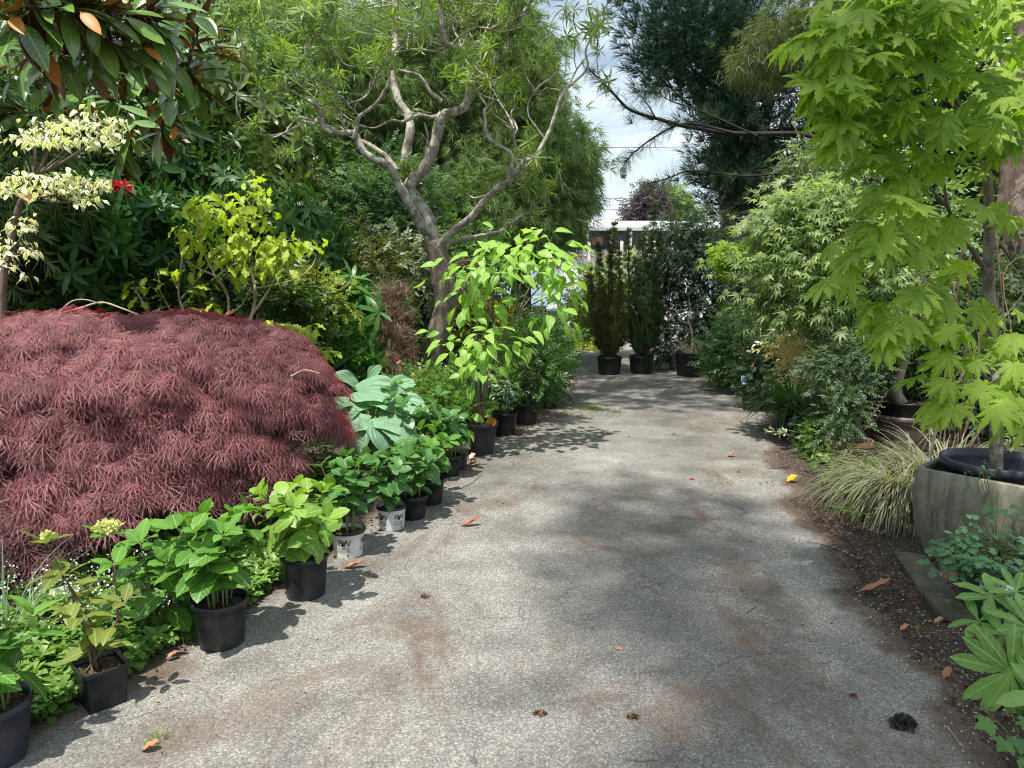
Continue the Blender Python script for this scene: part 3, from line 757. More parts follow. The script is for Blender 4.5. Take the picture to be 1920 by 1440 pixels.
# big pot with the bright-green shrub
t, c = potted('potted_shrub', 'tall lime-green shrub in the large charcoal pot by the drive', 'potted plant', 897, 850, .175, .135, .30, M['pot_grey'], rim=.04)
DOG = leaf_mat('lime_shrub_leaf', (.10, .22, .025), (.30, .48, .10), .42, .42, veins=5, vang=.9, vcol=1.3)
TM = [leaf_t(.55, .75, .95, 5, .18, k, 0, .14) for k in (.25, .45, .65)]
sb = MB(); mb = MB(); Y0 = c[1]
base = c + Vc([0, 0, .26]); HUBS = [pt(895, 650, Y0), pt(925, 600, Y0 + .1), pt(970, 590, Y0 + .1), pt(878, 700, Y0 - .05)]
for h in HUBS: tube(sb, [base + RG.normal(size=3) * Vc([.025, .025, 0]), base + (h - base) * Vc([.3, .3, .5]) + RG.normal(size=3) * .015, h], [.015, .012, .009], 7, 4, .03)
for (px, py, dY, n, sd) in ((960, 478, .1, 80, .17), (1025, 492, .2, 44, .13), (910, 500, .0, 60, .16), (1046, 550, .1, 46, .11), (1042, 585, -.1, 36, .11), (885, 560, .1, 34, .12), (925, 575, .2, 14, .09), (860, 640, -.1, 46, .12), (905, 650, -.2, 62, .14), (950, 640, -.1, 36, .11), (1045, 515, .25, 22, .09), (985, 470, .3, 40, .14), (890, 690, -.2, 22, .09), (870, 790, -.05, 14, .07), (925, 520, -.15, 30, .14), (885, 520, .1, 26, .12), (1035, 480, .3, 24, .1)):
    e = pt(px, py, Y0 + dY)
    hub = HUBS[int(np.argmin([((h - e) ** 2).sum() for h in HUBS]))]
    tube(sb, [hub, hub + (e - hub) * Vc([.5, .5, .62]), e], [.009, .006, .002], 6, 4, .03)
    g = RG.normal(size=(n, 3)) * sd * Vc([1, 1, .62])
    n = int(n * .62); g = g[:n]; w_ = e + g; qx = 960 + FPX * w_[:, 0] / w_[:, 1]; qz = 520 - FPX * (w_[:, 2] - CAM_H) / w_[:, 1]; kp = (((qx - 986) / 44) ** 2 + ((qz - 548) / 50) ** 2 > 1) | (RG.random(n) < .12); g = g[kp]; n = len(g); D = nrm(g) + RG.normal(size=(n, 3)) * .35 - Vc([0, 0, .38])
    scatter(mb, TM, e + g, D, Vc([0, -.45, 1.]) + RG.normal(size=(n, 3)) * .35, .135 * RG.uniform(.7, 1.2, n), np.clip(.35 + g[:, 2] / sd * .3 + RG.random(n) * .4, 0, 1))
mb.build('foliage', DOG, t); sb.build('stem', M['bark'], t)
lf = MB(); scatter(lf, leaf_t(.75, .7, .6, 6, .5, -.3), [c + Vc([.06, -.10, .275])], [[.9, .1, .25]], [[-.2, -.8, .6]], .12)
tag(lf.build('fallen_leaf', leaf_mat('orange_leaf', (.42, .15, .02), (.60, .24, .03), .3, .5, mott=0), loc=c + Vc([.06, -.1, .27])), 'fat orange leaf lying on the soil of the large charcoal pot', 'leaf')

# smaller pots behind it
WH = leaf_mat('white_edged_leaf', (.035, .10, .03), (.07, .17, .05), .2, .4, edge=(.17, (.50, .53, .42)))
DK = leaf_mat('dark_small_leaf', (.022, .06, .014), (.07, .15, .03), .3, .4)
MD = leaf_mat('mid_small_leaf', (.04, .10, .02), (.12, .22, .05), .33, .42)
t, c = potted('potted_shrub', 'white-edged shrub in the black pot behind the large charcoal pot', 'potted plant', 945, 815, .135, .11, .24, M['pot_black'])
hydrangea(t, c + Vc([0, 0, .2]), 12, .34, .22, .085, WH, [leaf_t(.6, .75, .8, 4, .2, .3)], nodes=5)
t, c = potted('potted_shrub', 'dark fine-leaved shrub in the black pot between two white-speckled plants', 'potted plant', 985, 795, .14, .115, .24, M['pot_black'])
mb = MB(); K = cloud(mb, [sprig_t(9, .22, seedv=i) for i in range(3)], c + Vc([.06, .05, .68]), (.34, .34, .5), 90, 7, .06, .17, up=.6, droop=-.2); mb.build('foliage', DK, t); sb = MB(); limbs(sb, c + Vc([0, 0, .2]), K, .02, 22); sb.build('stem', M['bark_dark'], t)
t, c = potted('potted_shrub', 'tall open shrub with grey-green leaves in the last black pot of the row', 'potted plant', 1024, 766, .13, .105, .22, M['pot_black'])
mb = MB(); K = cloud(mb, [sprig_t(9, .26, seedv=i) for i in range(3)], c + Vc([-.05, .05, .62]), (.32, .3, .46), 80, 6, .06, .18, up=.6, droop=-.2); mb.build('foliage', MD, t); sb = MB(); limbs(sb, c + Vc([0, 0, .2]), K, .02, 20); sb.build('stem', M['bark_dark'], t)
mb = MB(); scatter(mb, leaf_t(.8, .7, .6, 4, .2, .2), c + Vc([-.06, -.14, .2]) + RG.normal(size=(9, 3)) * .05, RG.normal(size=(9, 3)) - Vc([0, 0, .6]), RG.normal(size=(9, 3)) + Vc([0, -1, 1]), .07); mb.build('white_leaves', leaf_mat('cream_leaf', (.5, .5, .42), (.62, .62, .52), .2, .5), t)
t, K = shrub('leafy_shrub', 'dense dark green shrub behind the last black pots of the row', 'shrub', gp(1000, 742)[:2], pt(1000, 680, 9.7), (.40, .6, .50), [sprig_t(9, .22, seedv=i) for i in range(3)], .19, 130, 8, .07, MD, nl=30, droop=-.15)
t, K = shrub('yellow_shrub', 'low yellow-flowered shrub glimpsed under the lime-green shrub', 'shrub', gp(960, 735)[:2], pt(905, 605, 9.6), (.36, .4, .36), [sprig_t(8, .26, seedv=i) for i in range(3)], .17, 80, 7, .08, leaf_mat('yellow_leaf', (.22, .26, .03), (.55, .54, .07), .35, .5), nl=16)
for (px, py) in ((925, 600), (872, 492), (858, 500), (880, 520), (862, 545)): bloom(t, pt(px, py, 9.1), .05, leaf_mat('rose_pink', (.55, .16, .22), (.78, .38, .42), .3, .5, mott=0), 18)

# hosta
HO = leaf_mat('hosta_leaf', (.085, .19, .115), (.20, .345, .205), .2, .5, ribs=26, vcol=1.25, spec=.25, mott=.35, tcol=(1.2, 1.5, .7))
c = gp(700, 905); t = thing('hosta', 'big blue-green hosta between the red maple and the potted hydrangeas', 'plant', c)
def hosta_leaf(w=.8, ns=9, nw=9, cup=.18, curl=.45):
    v, q, u = [], [], []
    for i in range(ns + 1):
        tt = i / ns; g = ((tt + .02) ** .42) * ((1.001 - tt) ** .62); g = g / .66 * w / 2
        back = -.10 * math.exp(-tt * 14)
        for j in range(nw):
            s = (j / (nw - 1)) * 2 - 1
            rib = .012 * math.cos(s * 14) * math.sin(PI * tt)
            v.append((s * g, tt - .12 * abs(s) ** 1.5 * (1 - tt) * (tt < .5) * 1.2, cup * abs(s) ** 1.6 * g * 1.3 - curl * tt ** 2 + .05 * math.sin(tt * 9 + s * 3) * abs(s) + rib)); u.append((s * g, tt))
    for i in range(ns):
        for j in range(nw - 1):
            p = i * nw + j; q.append((p, p + 1, p + nw + 1, p + nw))
    return T(v, q, (), u)
HT = [hosta_leaf(.98, curl=k) for k in (.25, .4)]
sb = MB()
for (bx, by, tx, ty, dY, w_) in ((672, 733, 750, 752, -.05, .0), (668, 722, 632, 706, .1, .0), (716, 750, 660, 774, -.05, .0), (735, 760, 796, 780, -.1, .0), (710, 783, 768, 816, -.25, .0), (692, 790, 632, 818, -.25, .0), (704, 792, 716, 840, -.3, .0), (655, 752, 618, 776, -.1, 0), (722, 735, 772, 728, .15, 0), (690, 720, 706, 694, .25, 0), (700, 745, 742, 772, -.12, 0), (665, 765, 640, 798, -.15, 0), (730, 790, 762, 842, -.3, 0), (680, 800, 672, 846, -.3, 0)):
    p = pt(bx, by, 5.85 + dY); e = pt(tx, ty, 5.70 + dY); lm = MB(); d = e - p
    scatter(lm, HT, [p], [d + Vc([0, 0, .3 * np.linalg.norm(d)])], [[d[0] * .8, -.85, 1.]], np.linalg.norm(d) * 1.0, .25 + .7 * random.random()); lm.build('leaf', HO, t)
    tube(sb, [c + RG.normal(size=3) * Vc([.04, .04, 0]), (c + p) / 2 + Vc([0, 0, .16]), p], [.009, .007, .006], 6, 5)
sb.build('stem', M['stem_green'], t)

# irises, perennials and flowers beneath the trees
IR = leaf_mat('iris_leaf', (.05, .14, .05), (.13, .27, .10), .35, .45)
t = thing('iris_clump', 'clump of upright sword-leaved irises at the foot of the twisted tree', 'plant', gp(845, 800))
mb = MB()
for (px, py) in ((845, 800), (870, 790), (810, 795), (795, 800), (900, 785)): grass(mb, gp(px, py), 34, .62, .14, lean=(.02, .34), tm=[strip_t(.05, 6, d, .05) for d in (.1, .25, .5)])
mb.build('foliage', IR, t)
t = thing('iris_clump', 'narrow iris leaves left of the shaggy trunk', 'plant', gp(668, 800)); t['label'] = 'narrow iris leaves between the shaggy trunk and the red maple'
mb = MB()
for (px, py) in ((650, 800), (690, 800), (672, 790)): grass(mb, gp(px, py), 26, .6, .12, lean=(.02, .3), tm=[strip_t(.045, 6, d, .05) for d in (.1, .25)])
mb.build('foliage', IR, t)
PINK = leaf_mat('pink_petal', (.55, .14, .32), (.80, .40, .55), .3, .5, mott=0); ORA = leaf_mat('orange_petal', (.75, .25, .06), (.85, .42, .16), .3, .5, mott=0)
t = thing('flowering_perennial', 'pink-flowered perennial beside the hosta', 'plant', gp(758, 850))
mb = MB(); cloud(mb, [sprig_t(8, .3, seedv=1)], pt(765, 775, 6.9), (.26, .2, .22), 40, 5, .06, .2, droop=-.5); mb.build('foliage', MD, t); sb = MB()
for (px, py, rr) in ((752, 728, .07), (770, 716, .05), (760, 742, .05), (775, 752, .045), (765, 768, .04), (745, 744, .03), (780, 738, .03), (748, 680, .03)):
    p = pt(px, py, 6.8); bloom(t, p, rr * .8, PINK, 22); tube(sb, [gp(758, 850), (gp(758, 850) + p) / 2 + RG.normal(size=3) * .02, p], [.004, .003], 4, 3)
sb.build('stem', M['stem_green'], t)
t = thing('orange_flower', 'single orange flower in front of the twisted trunk', 'flower', gp(787, 812)); p = pt(787, 703, 7.4); bloom(t, p, .075, ORA, 26); sb = MB(); tube(sb, [gp(787, 812), (gp(787, 812) + p) / 2, p], [.005, .004], 5, 3); sb.build('stem', M['stem_green'], t)
t, K = shrub('green_perennial', 'soft mid-green perennials in front of the irises', 'plant', gp(815, 850)[:2], pt(820, 772, 6.9), (.36, .3, .3), [sprig_t(8, .28, seedv=i) for i in range(3)], .17, 90, 7, .07, leaf_mat('soft_green', (.07, .15, .03), (.20, .32, .08), .35, .45), nl=12, droop=-.4)
t, K = shrub('lush_perennial', 'tall lance-leaved perennials in front of the bank of trees', 'plant', gp(640, 800)[:2], pt(640, 640, 8.6), (.75, .5, .65), [rosette_t(9, .2, i, -20, 50, .4, 3) for i in range(3)], .24, 120, 5, .1, leaf_mat('lush_leaf', (.03, .10, .02), (.10, .24, .05), .33, .36), nl=24, droop=.1)
t, K = shrub('flowering_shrub', 'loose shrub with rose-pink flowers between the twisted trunk and the lime-green shrub', 'shrub', gp(890, 770)[:2], pt(888, 540, 9.9), (.5, .4, .85), [sprig_t(7, .34, seedv=i) for i in range(3)], .24, 90, 5, .1, MD, nl=22)
for (px, py) in ((888, 497), (900, 490), (868, 518), (852, 548), (898, 520)): bloom(t, pt(px, py, 9.4), .055, ORA if px > 880 else PINK, 18)

# ================================================================ red laceleaf maple
def laceleaf():
    c0 = Vc([-2.68, 4.85, 0]); t = thing('laceleaf_maple', 'low domed laceleaf maple with finely cut dark red foliage', 'tree', c0)
    A = leaf_mat('red_lace_leaf', (.066, .023, .028), (.30, .118, .124), .22, .5, mott=.3, tcol=(1.6, .7, .7), spec=.35)
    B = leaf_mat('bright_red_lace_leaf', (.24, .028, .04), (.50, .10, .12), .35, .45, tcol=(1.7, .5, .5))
    tms = [lace_leaf(9, 220, .034, d, i) for i, d in enumerate((.4, .7, 1.0, .55))]
    rx, ry = 1.30, 1.34
    def top(rho, az):
        w = 1 + .05 * math.sin(az * 3 + .6) + .035 * math.sin(az * 7 + 2)
        return .45 + .40 * max(0, math.cos(az - .1)) * rho ** 2 * .6 + .92 * max(0, 1 - (rho / w) ** 3.4) ** .6
    # overlapping umbrella tiers: drooping caps over the top and cascading down the flanks
    nc, nr = 95, 125
    ro = np.r_[np.sqrt(RG.random(nc)) * .95, RG.uniform(.74, 1.0, nr)]; ca = np.r_[RG.uniform(0, 2 * PI, nc), RG.uniform(-PI * 1.12, PI * .22, nr)]
    CR = np.r_[RG.uniform(.26, .44, nc), RG.uniform(.22, .36, nr)]
    TP = Vc([top(min(q, .97), z_) for q, z_ in zip(ro, ca)]); f = RG.random(nr)
    CH = np.r_[TP[:nc] - .15 - .07 * RG.random(nc), .34 + .14 * np.maximum(0, np.cos(ca[nc:])) + (TP[nc:] - .48) * f]
    ro[nc:] = .98 - .16 * f ** 2 + .04 * RG.normal(size=nr)
    CX, CY = c0[0] + rx * ro * np.cos(ca), c0[1] + ry * ro * np.sin(ca); CHUE = RG.random(nc + nr)
    per = 165; i = np.repeat(np.arange(nc + nr), per); n = len(i); u = np.sqrt(RG.random(n)); th = RG.uniform(0, 2 * PI, n)
    rad = np.stack([np.cos(th), np.sin(th), 0 * th], 1); out = np.stack([np.cos(ca[i]), np.sin(ca[i]), 0 * th], 1); rho = ro[i]
    x, y = CX[i] + CR[i] * u * np.cos(th), CY[i] + CR[i] * u * np.sin(th)
    side = (rad * out).sum(1)
    h = CH[i] + .17 * (CR[i] / .34) * np.sqrt(1 - .96 * u ** 2) - .16 * rho ** 3 * u * np.maximum(0, side) + .05 * u * np.minimum(0, side)
    P = np.stack([x, y, h - .07 * RG.random(n) ** 2], 1)
    D = rad * (.35 + .6 * u)[:, None] + out * (.30 + .35 * rho)[:, None] + RG.normal(size=(n, 3)) * .24 - np.stack([0 * x, 0 * x, .22 + .6 * u ** 2], 1)
    N = rad * (u * .9)[:, None] + out * .25 + Vc([0, 0, 1.]) + RG.normal(size=(n, 3)) * .22
    r = np.clip(CHUE[i] * .6 + RG.random(n) * .4, 0, 1); S = RG.uniform(.075, .125, n)
    K = np.stack([x, y, h - .03], 1)[::70]
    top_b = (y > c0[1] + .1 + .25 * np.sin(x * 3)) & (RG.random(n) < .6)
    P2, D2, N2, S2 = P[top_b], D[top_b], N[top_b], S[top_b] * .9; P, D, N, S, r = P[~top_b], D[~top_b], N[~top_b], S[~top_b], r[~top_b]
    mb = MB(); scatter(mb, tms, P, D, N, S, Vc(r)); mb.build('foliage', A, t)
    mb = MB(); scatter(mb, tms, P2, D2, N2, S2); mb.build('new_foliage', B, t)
    sb = MB(); limbs(sb, c0, Vc(K) - Vc([0, 0, .04]), .09, 90, tipr=.005); sb.build('trunk', M['bark_dark'], t)
    # bleached bare twigs that break through the top
    for (pts, r0) in (([(10, 600), (60, 590), (110, 588), (150, 578), (190, 567), (228, 578), (258, 590)], .011), ([(110, 585), (135, 565), (160, 562), (190, 570)], .007), ([(310, 600), (330, 594), (350, 596), (390, 606)], .007), ([(105, 655), (130, 638), (165, 632), (172, 620)], .008), ([(165, 632), (178, 640), (175, 662)], .006), ([(250, 645), (290, 642), (320, 634), (360, 640), (395, 650)], .008), ([(330, 634), (355, 648), (375, 660)], .005), ([(0, 672), (25, 678)], .007), ([(545, 706), (570, 694), (600, 700)], .005), ([(140, 652), (150, 670)], .006)):
        Ys = 5.45 if pts[0][1] < 610 else (4.42 if pts[0][1] < 690 else 4.25)
        C = [pt(a, b, Ys + .05 * math.sin(i * 2)) for i, (a, b) in enumerate(pts)]
        tb = MB(); tube(tb, C, [r0, r0 * .5], 6, 4, .05); tb.build('bare_twig', M['twig'], t)
    tb = MB()
    for i in range(46):
        k = K[RG.integers(len(K))]
        d = rnd_dirs(1)[0] * Vc([1, 1, .25]); tube(tb, [c0 + Vc([0, 0, .3]), (c0 + k) / 2 + Vc([0, 0, .2]), k - d * .1, k + d * .04 + Vc([0, 0, .05]), k + d * .17 + Vc([0, 0, .055])], [.006, .005, .0024, .0018, .001], 4, 4)
    tb.build('dead_branch', M['twig'], t)
    return K
LK = laceleaf()
OL = leaf_mat('tan_fallen_leaf', (.26, .105, .05), (.42, .20, .11), .06, .5, mott=.3)
OLG = leaf_mat('golden_fallen_leaf', (.55, .25, .012), (.72, .38, .02), .12, .5, mott=.2)
OLB = leaf_mat('brown_fallen_leaf', (.10, .05, .03), (.24, .13, .08), .1, .7, mott=.3)
OLR = leaf_mat('rust_fallen_leaf', (.22, .075, .035), (.34, .125, .06), .06, .55, mott=.3)
def fallen(label, p, length, d, mat, w=.45, fold=.75, curl=-.35, tilt=(0, 0, 1), name='fallen_leaf', tm=None, cat='leaf'):
    mb = MB(); p = Vc(p, float); scatter(mb, tm or leaf_t(w, .75, .75, 7, fold, curl, 0, .08, .25), [p + Vc([0, 0, .004])], [d], [tilt], length, .2 + .6 * random.random())
    return tag(mb.build(name, mat, loc=p), label, cat)
for (px, py, Y, lab, L, d) in ((18, 608, 5.1, 'orange leaf caught on top of the red maple beside the bleached branch', .13, (1, .1, .1)), (122, 664, 4.3, 'rust leaf caught in a hollow of the red maple near the forked bare twig', .11, (.7, -.6, .3)), (318, 677, 4.3, 'curled tan leaf lying in the middle of the red maple', .12, (1, -.1, .1)), (8, 778, 3.72, 'orange and white leaf stuck on the flank of the red maple', .13, (.8, .2, .7)), (278, 735, 4.0, 'small pale withered leaf on the front of the red maple', .07, (1, 0, .3)), (415, 598, 5.4, 'red and orange leaf on the back edge of the red maple', .12, (1, 0, .2))):
    fallen(lab, pt(px, py, Y), L, d, OLR if 'rust' in lab else OL, tilt=(0, -.5, .8))
# ================================================================ twisted tree in the middle
LAN = leaf_mat('lance_leaf', (.075, .14, .03), (.23, .33, .085), .42, .40, tcol=(1.6, 1.6, .55))
def twisted_tree():
    Y = 9.0; base = pt(812, 772, Y); base[2] = 0
    t = thing('twisted_tree', 'tree with a leaning furrowed trunk, twisting pale limbs and rosettes of narrow leaves', 'tree', base)
    trunk = MB(); limb = MB(); tips = []
    def W(pts, dY0, dY1): return [pt(a, b, Y + dY0 + (dY1 - dY0) * i / (len(pts) - 1)) for i, (a, b) in enumerate(pts)]
    tp = W([(800, 780), (805, 730), (806, 690), (816, 640), (832, 590), (836, 550), (828, 510), (822, 480), (814, 452)], 0, 0); tp[0][2] = -.05
    tube(trunk, tp, [.20, .16, .145, .135, .135, .145, .13, .125, .13], 14, 5, .035)
    tube(trunk, W([(838, 556), (846, 551), (851, 549)], -.05, -.12), [.06, .055, .045], 10, 3, .02)
    trunk.build('trunk', M['bark_trunk'], t)
    mains = [
        (W([(812, 458), (795, 430), (772, 395), (753, 355), (745, 335), (725, 312), (690, 282), (664, 258), (640, 248), (612, 238), (590, 205), (572, 185)], 0, -.9), .088, .030),
        (W([(664, 260), (668, 235), (672, 218), (700, 200), (722, 170), (726, 160)], -.6, -.9), .035, .016),
        (W([(745, 320), (720, 290), (680, 262), (655, 255)], .1, .3), .05, .03),
        (W([(813, 455), (806, 425), (795, 390), (782, 352), (795, 325), (808, 295), (820, 255), (826, 225), (838, 212), (860, 202), (876, 190)], 0, -.5), .115, .062),
        (W([(783, 352), (768, 330), (764, 300), (762, 250), (760, 215), (750, 190), (738, 150), (735, 110), (738, 60), (742, -10)], .1, .7), .085, .05),
        (W([(876, 192), (884, 172), (896, 150), (905, 140)], -.45, -.5), .07, .058),
        (W([(905, 142), (890, 118), (868, 100), (845, 84), (832, 55), (826, 20), (822, -20)], -.45, -.8), .058, .03),
        (W([(908, 138), (928, 105), (945, 85), (965, 55), (982, 22), (998, -5)], -.45, -.2), .055, .03),
        (W([(975, 40), (966, 12), (960, -12)], -.3, -.4), .03, .02),
        (W([(818, 468), (845, 440), (872, 410), (900, 388), (928, 362), (950, 338), (958, 325)], -.05, -.7), .062, .042),
        (W([(954, 332), (960, 310), (952, 292), (930, 272), (912, 250), (906, 225), (908, 205), (924, 185), (930, 172)], -.7, -1.0), .036, .013),
        (W([(958, 326), (975, 312), (988, 302), (1000, 295), (1018, 268), (1028, 240), (1050, 210), (1060, 180), (1074, 152), (1100, 130), (1105, 90), (1108, 60), (1125, 30), (1140, 5)], -.7, -.6), .040, .008),
        (W([(985, 303), (968, 278), (962, 255), (960, 235), (935, 220), (918, 205)], -.68, -.9), .016, .007),
        (W([(1022, 262), (1005, 235), (993, 215), (990, 190), (1000, 165), (990, 150)], -.6, -.4), .016, .007),
        (W([(1050, 208), (1056, 185), (1048, 170), (1025, 165)], -.6, -.5), .012, .007),
        (W([(822, 478), (850, 455), (875, 440), (905, 438), (940, 428), (970, 412), (985, 400)], .02, .3), .045, .014),
        (W([(828, 212), (806, 222), (780, 224), (756, 222), (740, 236), (700, 240), (685, 238)], -.3, -.5), .035, .008),
        (W([(795, 228), (800, 262), (800, 290), (796, 318)], -.3, -.1), .018, .014),
        (W([(828, 190), (806, 170), (785, 145), (762, 132), (735, 128), (705, 130), (680, 128), (650, 118), (638, 112)], -.3, -.9), .030, .010),
        (W([(866, 98), (850, 98), (830, 88), (810, 86), (780, 92), (745, 98)], -.45, -.7), .024, .008),
        (W([(808, 86), (806, 60), (796, 40), (790, 10)], -.6, -.8), .012, .007),
        (W([(862, 96), (870, 70), (886, 40), (892, 0)], -.5, -.4), .014, .007),
        (W([(572, 186), (548, 172), (540, 152), (560, 118), (575, 90)], -.9, -1.1), .02, .007),
        (W([(600, 215), (590, 235), (562, 230), (535, 245), (500, 250), (470, 243), (452, 225), (446, 190), (455, 150), (452, 130)], -.8, -1.3), .022, .006),
        (W([(640, 250), (598, 228), (560, 222), (540, 240)], -.6, -1.2), .014, .007),
        (W([(668, 215), (660, 195), (640, 190), (610, 180)], -.7, -.9), .013, .006),
        (W([(918, 122), (905, 80), (920, 40), (935, 0)], -.4, -.1), .02, .01),
        (W([(915, 125), (895, 92), (880, 60)], -.4, -.3), .016, .008)]
    paths = []
    for C, a, b in mains:
        C = [C[0]] + [q + RG.normal(size=3) * .022 for q in C[1:-1]] + [C[-1]]; paths.append((tube(limb, C, [a * .76, b * .68], 10, 4, .085), a, b))
    tw = limb; tb = limb
    # twigs with leaf rosettes
    P, D = [], []
    def grow(p, d, L, r, lvl):
        n = 5; pts = [p]; q = p.copy(); dd = d.copy()
        for i in range(n):
            dd = nrm(dd + RG.normal(size=3) * .32 + Vc([0, 0, .10])); q = q + dd * L / n; pts.append(q.copy())
        tube(tw, pts, [r, r * .55], 5 if lvl else 5, 2)
        if lvl == 0: P.append(q); D.append(dd); return
        for s in range(RG.integers(2, 4)):
            k = RG.integers(2, n + 1); grow(pts[k], nrm(dd + RG.normal(size=3) * .75), L * RG.uniform(.5, .8), r * .6, lvl - 1)
        P.append(q); D.append(dd)
    for C, a, b in paths:
        if a > .08: continue
        k0 = int(len(C) * (.45 if a > .03 else .15))
        for i in range(k0, len(C), 4):
            if RG.random() < .24 and C[i][2] > 2.5: grow(C[i], nrm(RG.normal(size=3) + Vc([0, 0, .7])), RG.uniform(.3, .75), .012, 1)
        grow(C[-1], nrm(C[-1] - C[-4]), .4, .011, 2)
    P, D = Vc(P), Vc(D)
    # crown mass that hangs into the picture from above, gathered as rosettes
    reg = []
    for (px, py, n, sx, sy) in ((700, 60, 48, 110, 55), (560, 40, 34, 70, 50), (640, 130, 10, 80, 40), (480, 75, 9, 45, 25), (930, 160, 10, 35, 24), (1050, 55, 12, 50, 50), (1000, 110, 10, 60, 40), (860, 40, 14, 80, 40), (780, 205, 6, 50, 20), (900, 145, 9, 26, 14), (560, 165, 6, 30, 20), (430, 80, 6, 25, 12), (740, 20, 34, 130, 30), (920, 20, 14, 80, 25), (1085, 40, 7, 24, 25)):
        for i in range(max(2, int(n * .26))): reg.append(pt(px + RG.normal() * sx, py + RG.normal() * sy, Y + RG.uniform(-.5, 1.3)))
    for i in range(620): reg.append(Vc([RG.uniform(-.3, 2.0), RG.uniform(6.8, 11.2), RG.uniform(5.5, 7.0)]))  # unseen rosettes added above the view to throw shade on drive and yews
    reg = Vc(reg); allp = np.vstack([P, reg]); alld = np.vstack([D, nrm(RG.normal(size=reg.shape) + Vc([0, 0, .8]))])
    mb = MB(); tm = [rosette_t(13, .15, i, -35, 55, .45, 3, .9, 1.1, .12) for i in range(5)]
    scatter(mb, tm, allp, alld, rnd_dirs(len(allp)), .138 * RG.uniform(.7, 1.25, len(allp)))
    mb.build('crown', LAN, t)
    for p in reg[::2]:
        k = paths[RG.integers(len(paths))][0]; k = k[np.argmin(((k - p) ** 2).sum(1))]
        C = Vc([c[np.argmin(((c - p) ** 2).sum(1))] for c, _, _ in paths]); k = C[np.argmin(((C - p) ** 2).sum(1))]
        if np.linalg.norm(k - p) < 3.2: tube(tb, [k, (k + p) / 2 + RG.normal(size=3) * .1, p], [.010, .006, .004], 5, 4)
    limb.build('limb', M['bark_pale'], t)
    wb = MB(); lathe(wb, (0, 0, 0), [(.001, .0), (.036, .0), (.040, -.006), (.040, -.02)], 16)
    q = pt(853, 549, Y - .15); V = wb.v[0]; a = math.radians(75); wb.v[0] = np.stack([V[:, 2] * .9 + V[:, 0] * .1 + q[0], V[:, 0] * .5 - V[:, 2] * .6 + q[1], V[:, 1] + q[2]], 1)
    wb.build('pruning_scar', plain_mat('cut_wood', (.42, .40, .38), .8, dirt=(.30, .28, .26), dscale=40), t)
twisted_tree()

# shaggy trunk
def shaggy():
    b = pt(748, 800, 8.2); b[2] = 0; t = thing('shaggy_trunk', 'short thick trunk stub wrapped in shaggy brown fibre', 'tree trunk', b)
    top = pt(742, 540, 8.2)[2]; mb = MB()
    ax = [b + Vc([.03, 0, 0]), b + Vc([.02, 0, top * .4]), b + Vc([0, 0, top * .75]), b + Vc([-.03, 0, top])]
    C = tube(mb, ax, [.165, .155, .145, .12], 16, 5, .05, cap=False); mb.build('trunk', plain_mat('fibre_core', (.05, .032, .022), .95, .1, dirt=(.12, .08, .055), dscale=30), t)
    n = 9000; f = RG.random(n); tier = (f * 9) % 1.0
    rad = .125 + .028 * tier + .03 * (1 - f); az = RG.uniform(0, 2 * PI, n)
    cx = np.interp(f, np.linspace(0, 1, len(C)), C[:, 0]); o = np.stack([np.cos(az), np.sin(az), 0 * az], 1)
    P = np.stack([cx, np.full(n, b[1]), f * top], 1) + o * rad[:, None]
    cl = (np.floor(f * 34) * 17 + np.floor(az * 3)).astype(int) % 400; CN = RG.normal(size=(400, 3)) * .6; rad = rad + RG.normal(size=400)[cl] * .012
    P = np.stack([cx, np.full(n, b[1]), f * top], 1) + o * rad[:, None]
    D = o * .28 + CN[cl] + RG.normal(size=(n, 3)) * .3 + np.stack([0 * f, 0 * f, np.where(f > .93, .5, -.35)], 1)
    fb = MB(); scatter(fb, strip_t(.016, 3, .7, .2), P, D, rnd_dirs(n), RG.uniform(.07, .19, n)); 
    fb.build('fibre', leaf_mat('coir_fibre', (.11, .07, .045), (.44, .32, .23), .15, .8, tcol=(1.1, .9, .7), mott=.2, spec=.15), t)
shaggy()

# ================================================================ bank of trees and shrubs, left
SPR = [sprig_t(9, .24, seedv=i) for i in range(4)]
SPRB = [sprig_t(7, .34, seedv=i + 9) for i in range(4)]
def leafm(n, d, l, **k): return leaf_mat(n, d, l, **{**dict(trans=.34, rough=.42), **k})
NEED = leafm('grey_green_linear', (.06, .115, .035), (.26, .35, .15), spec=.2, rough=.6, tcol=(1.4, 1.5, .7))
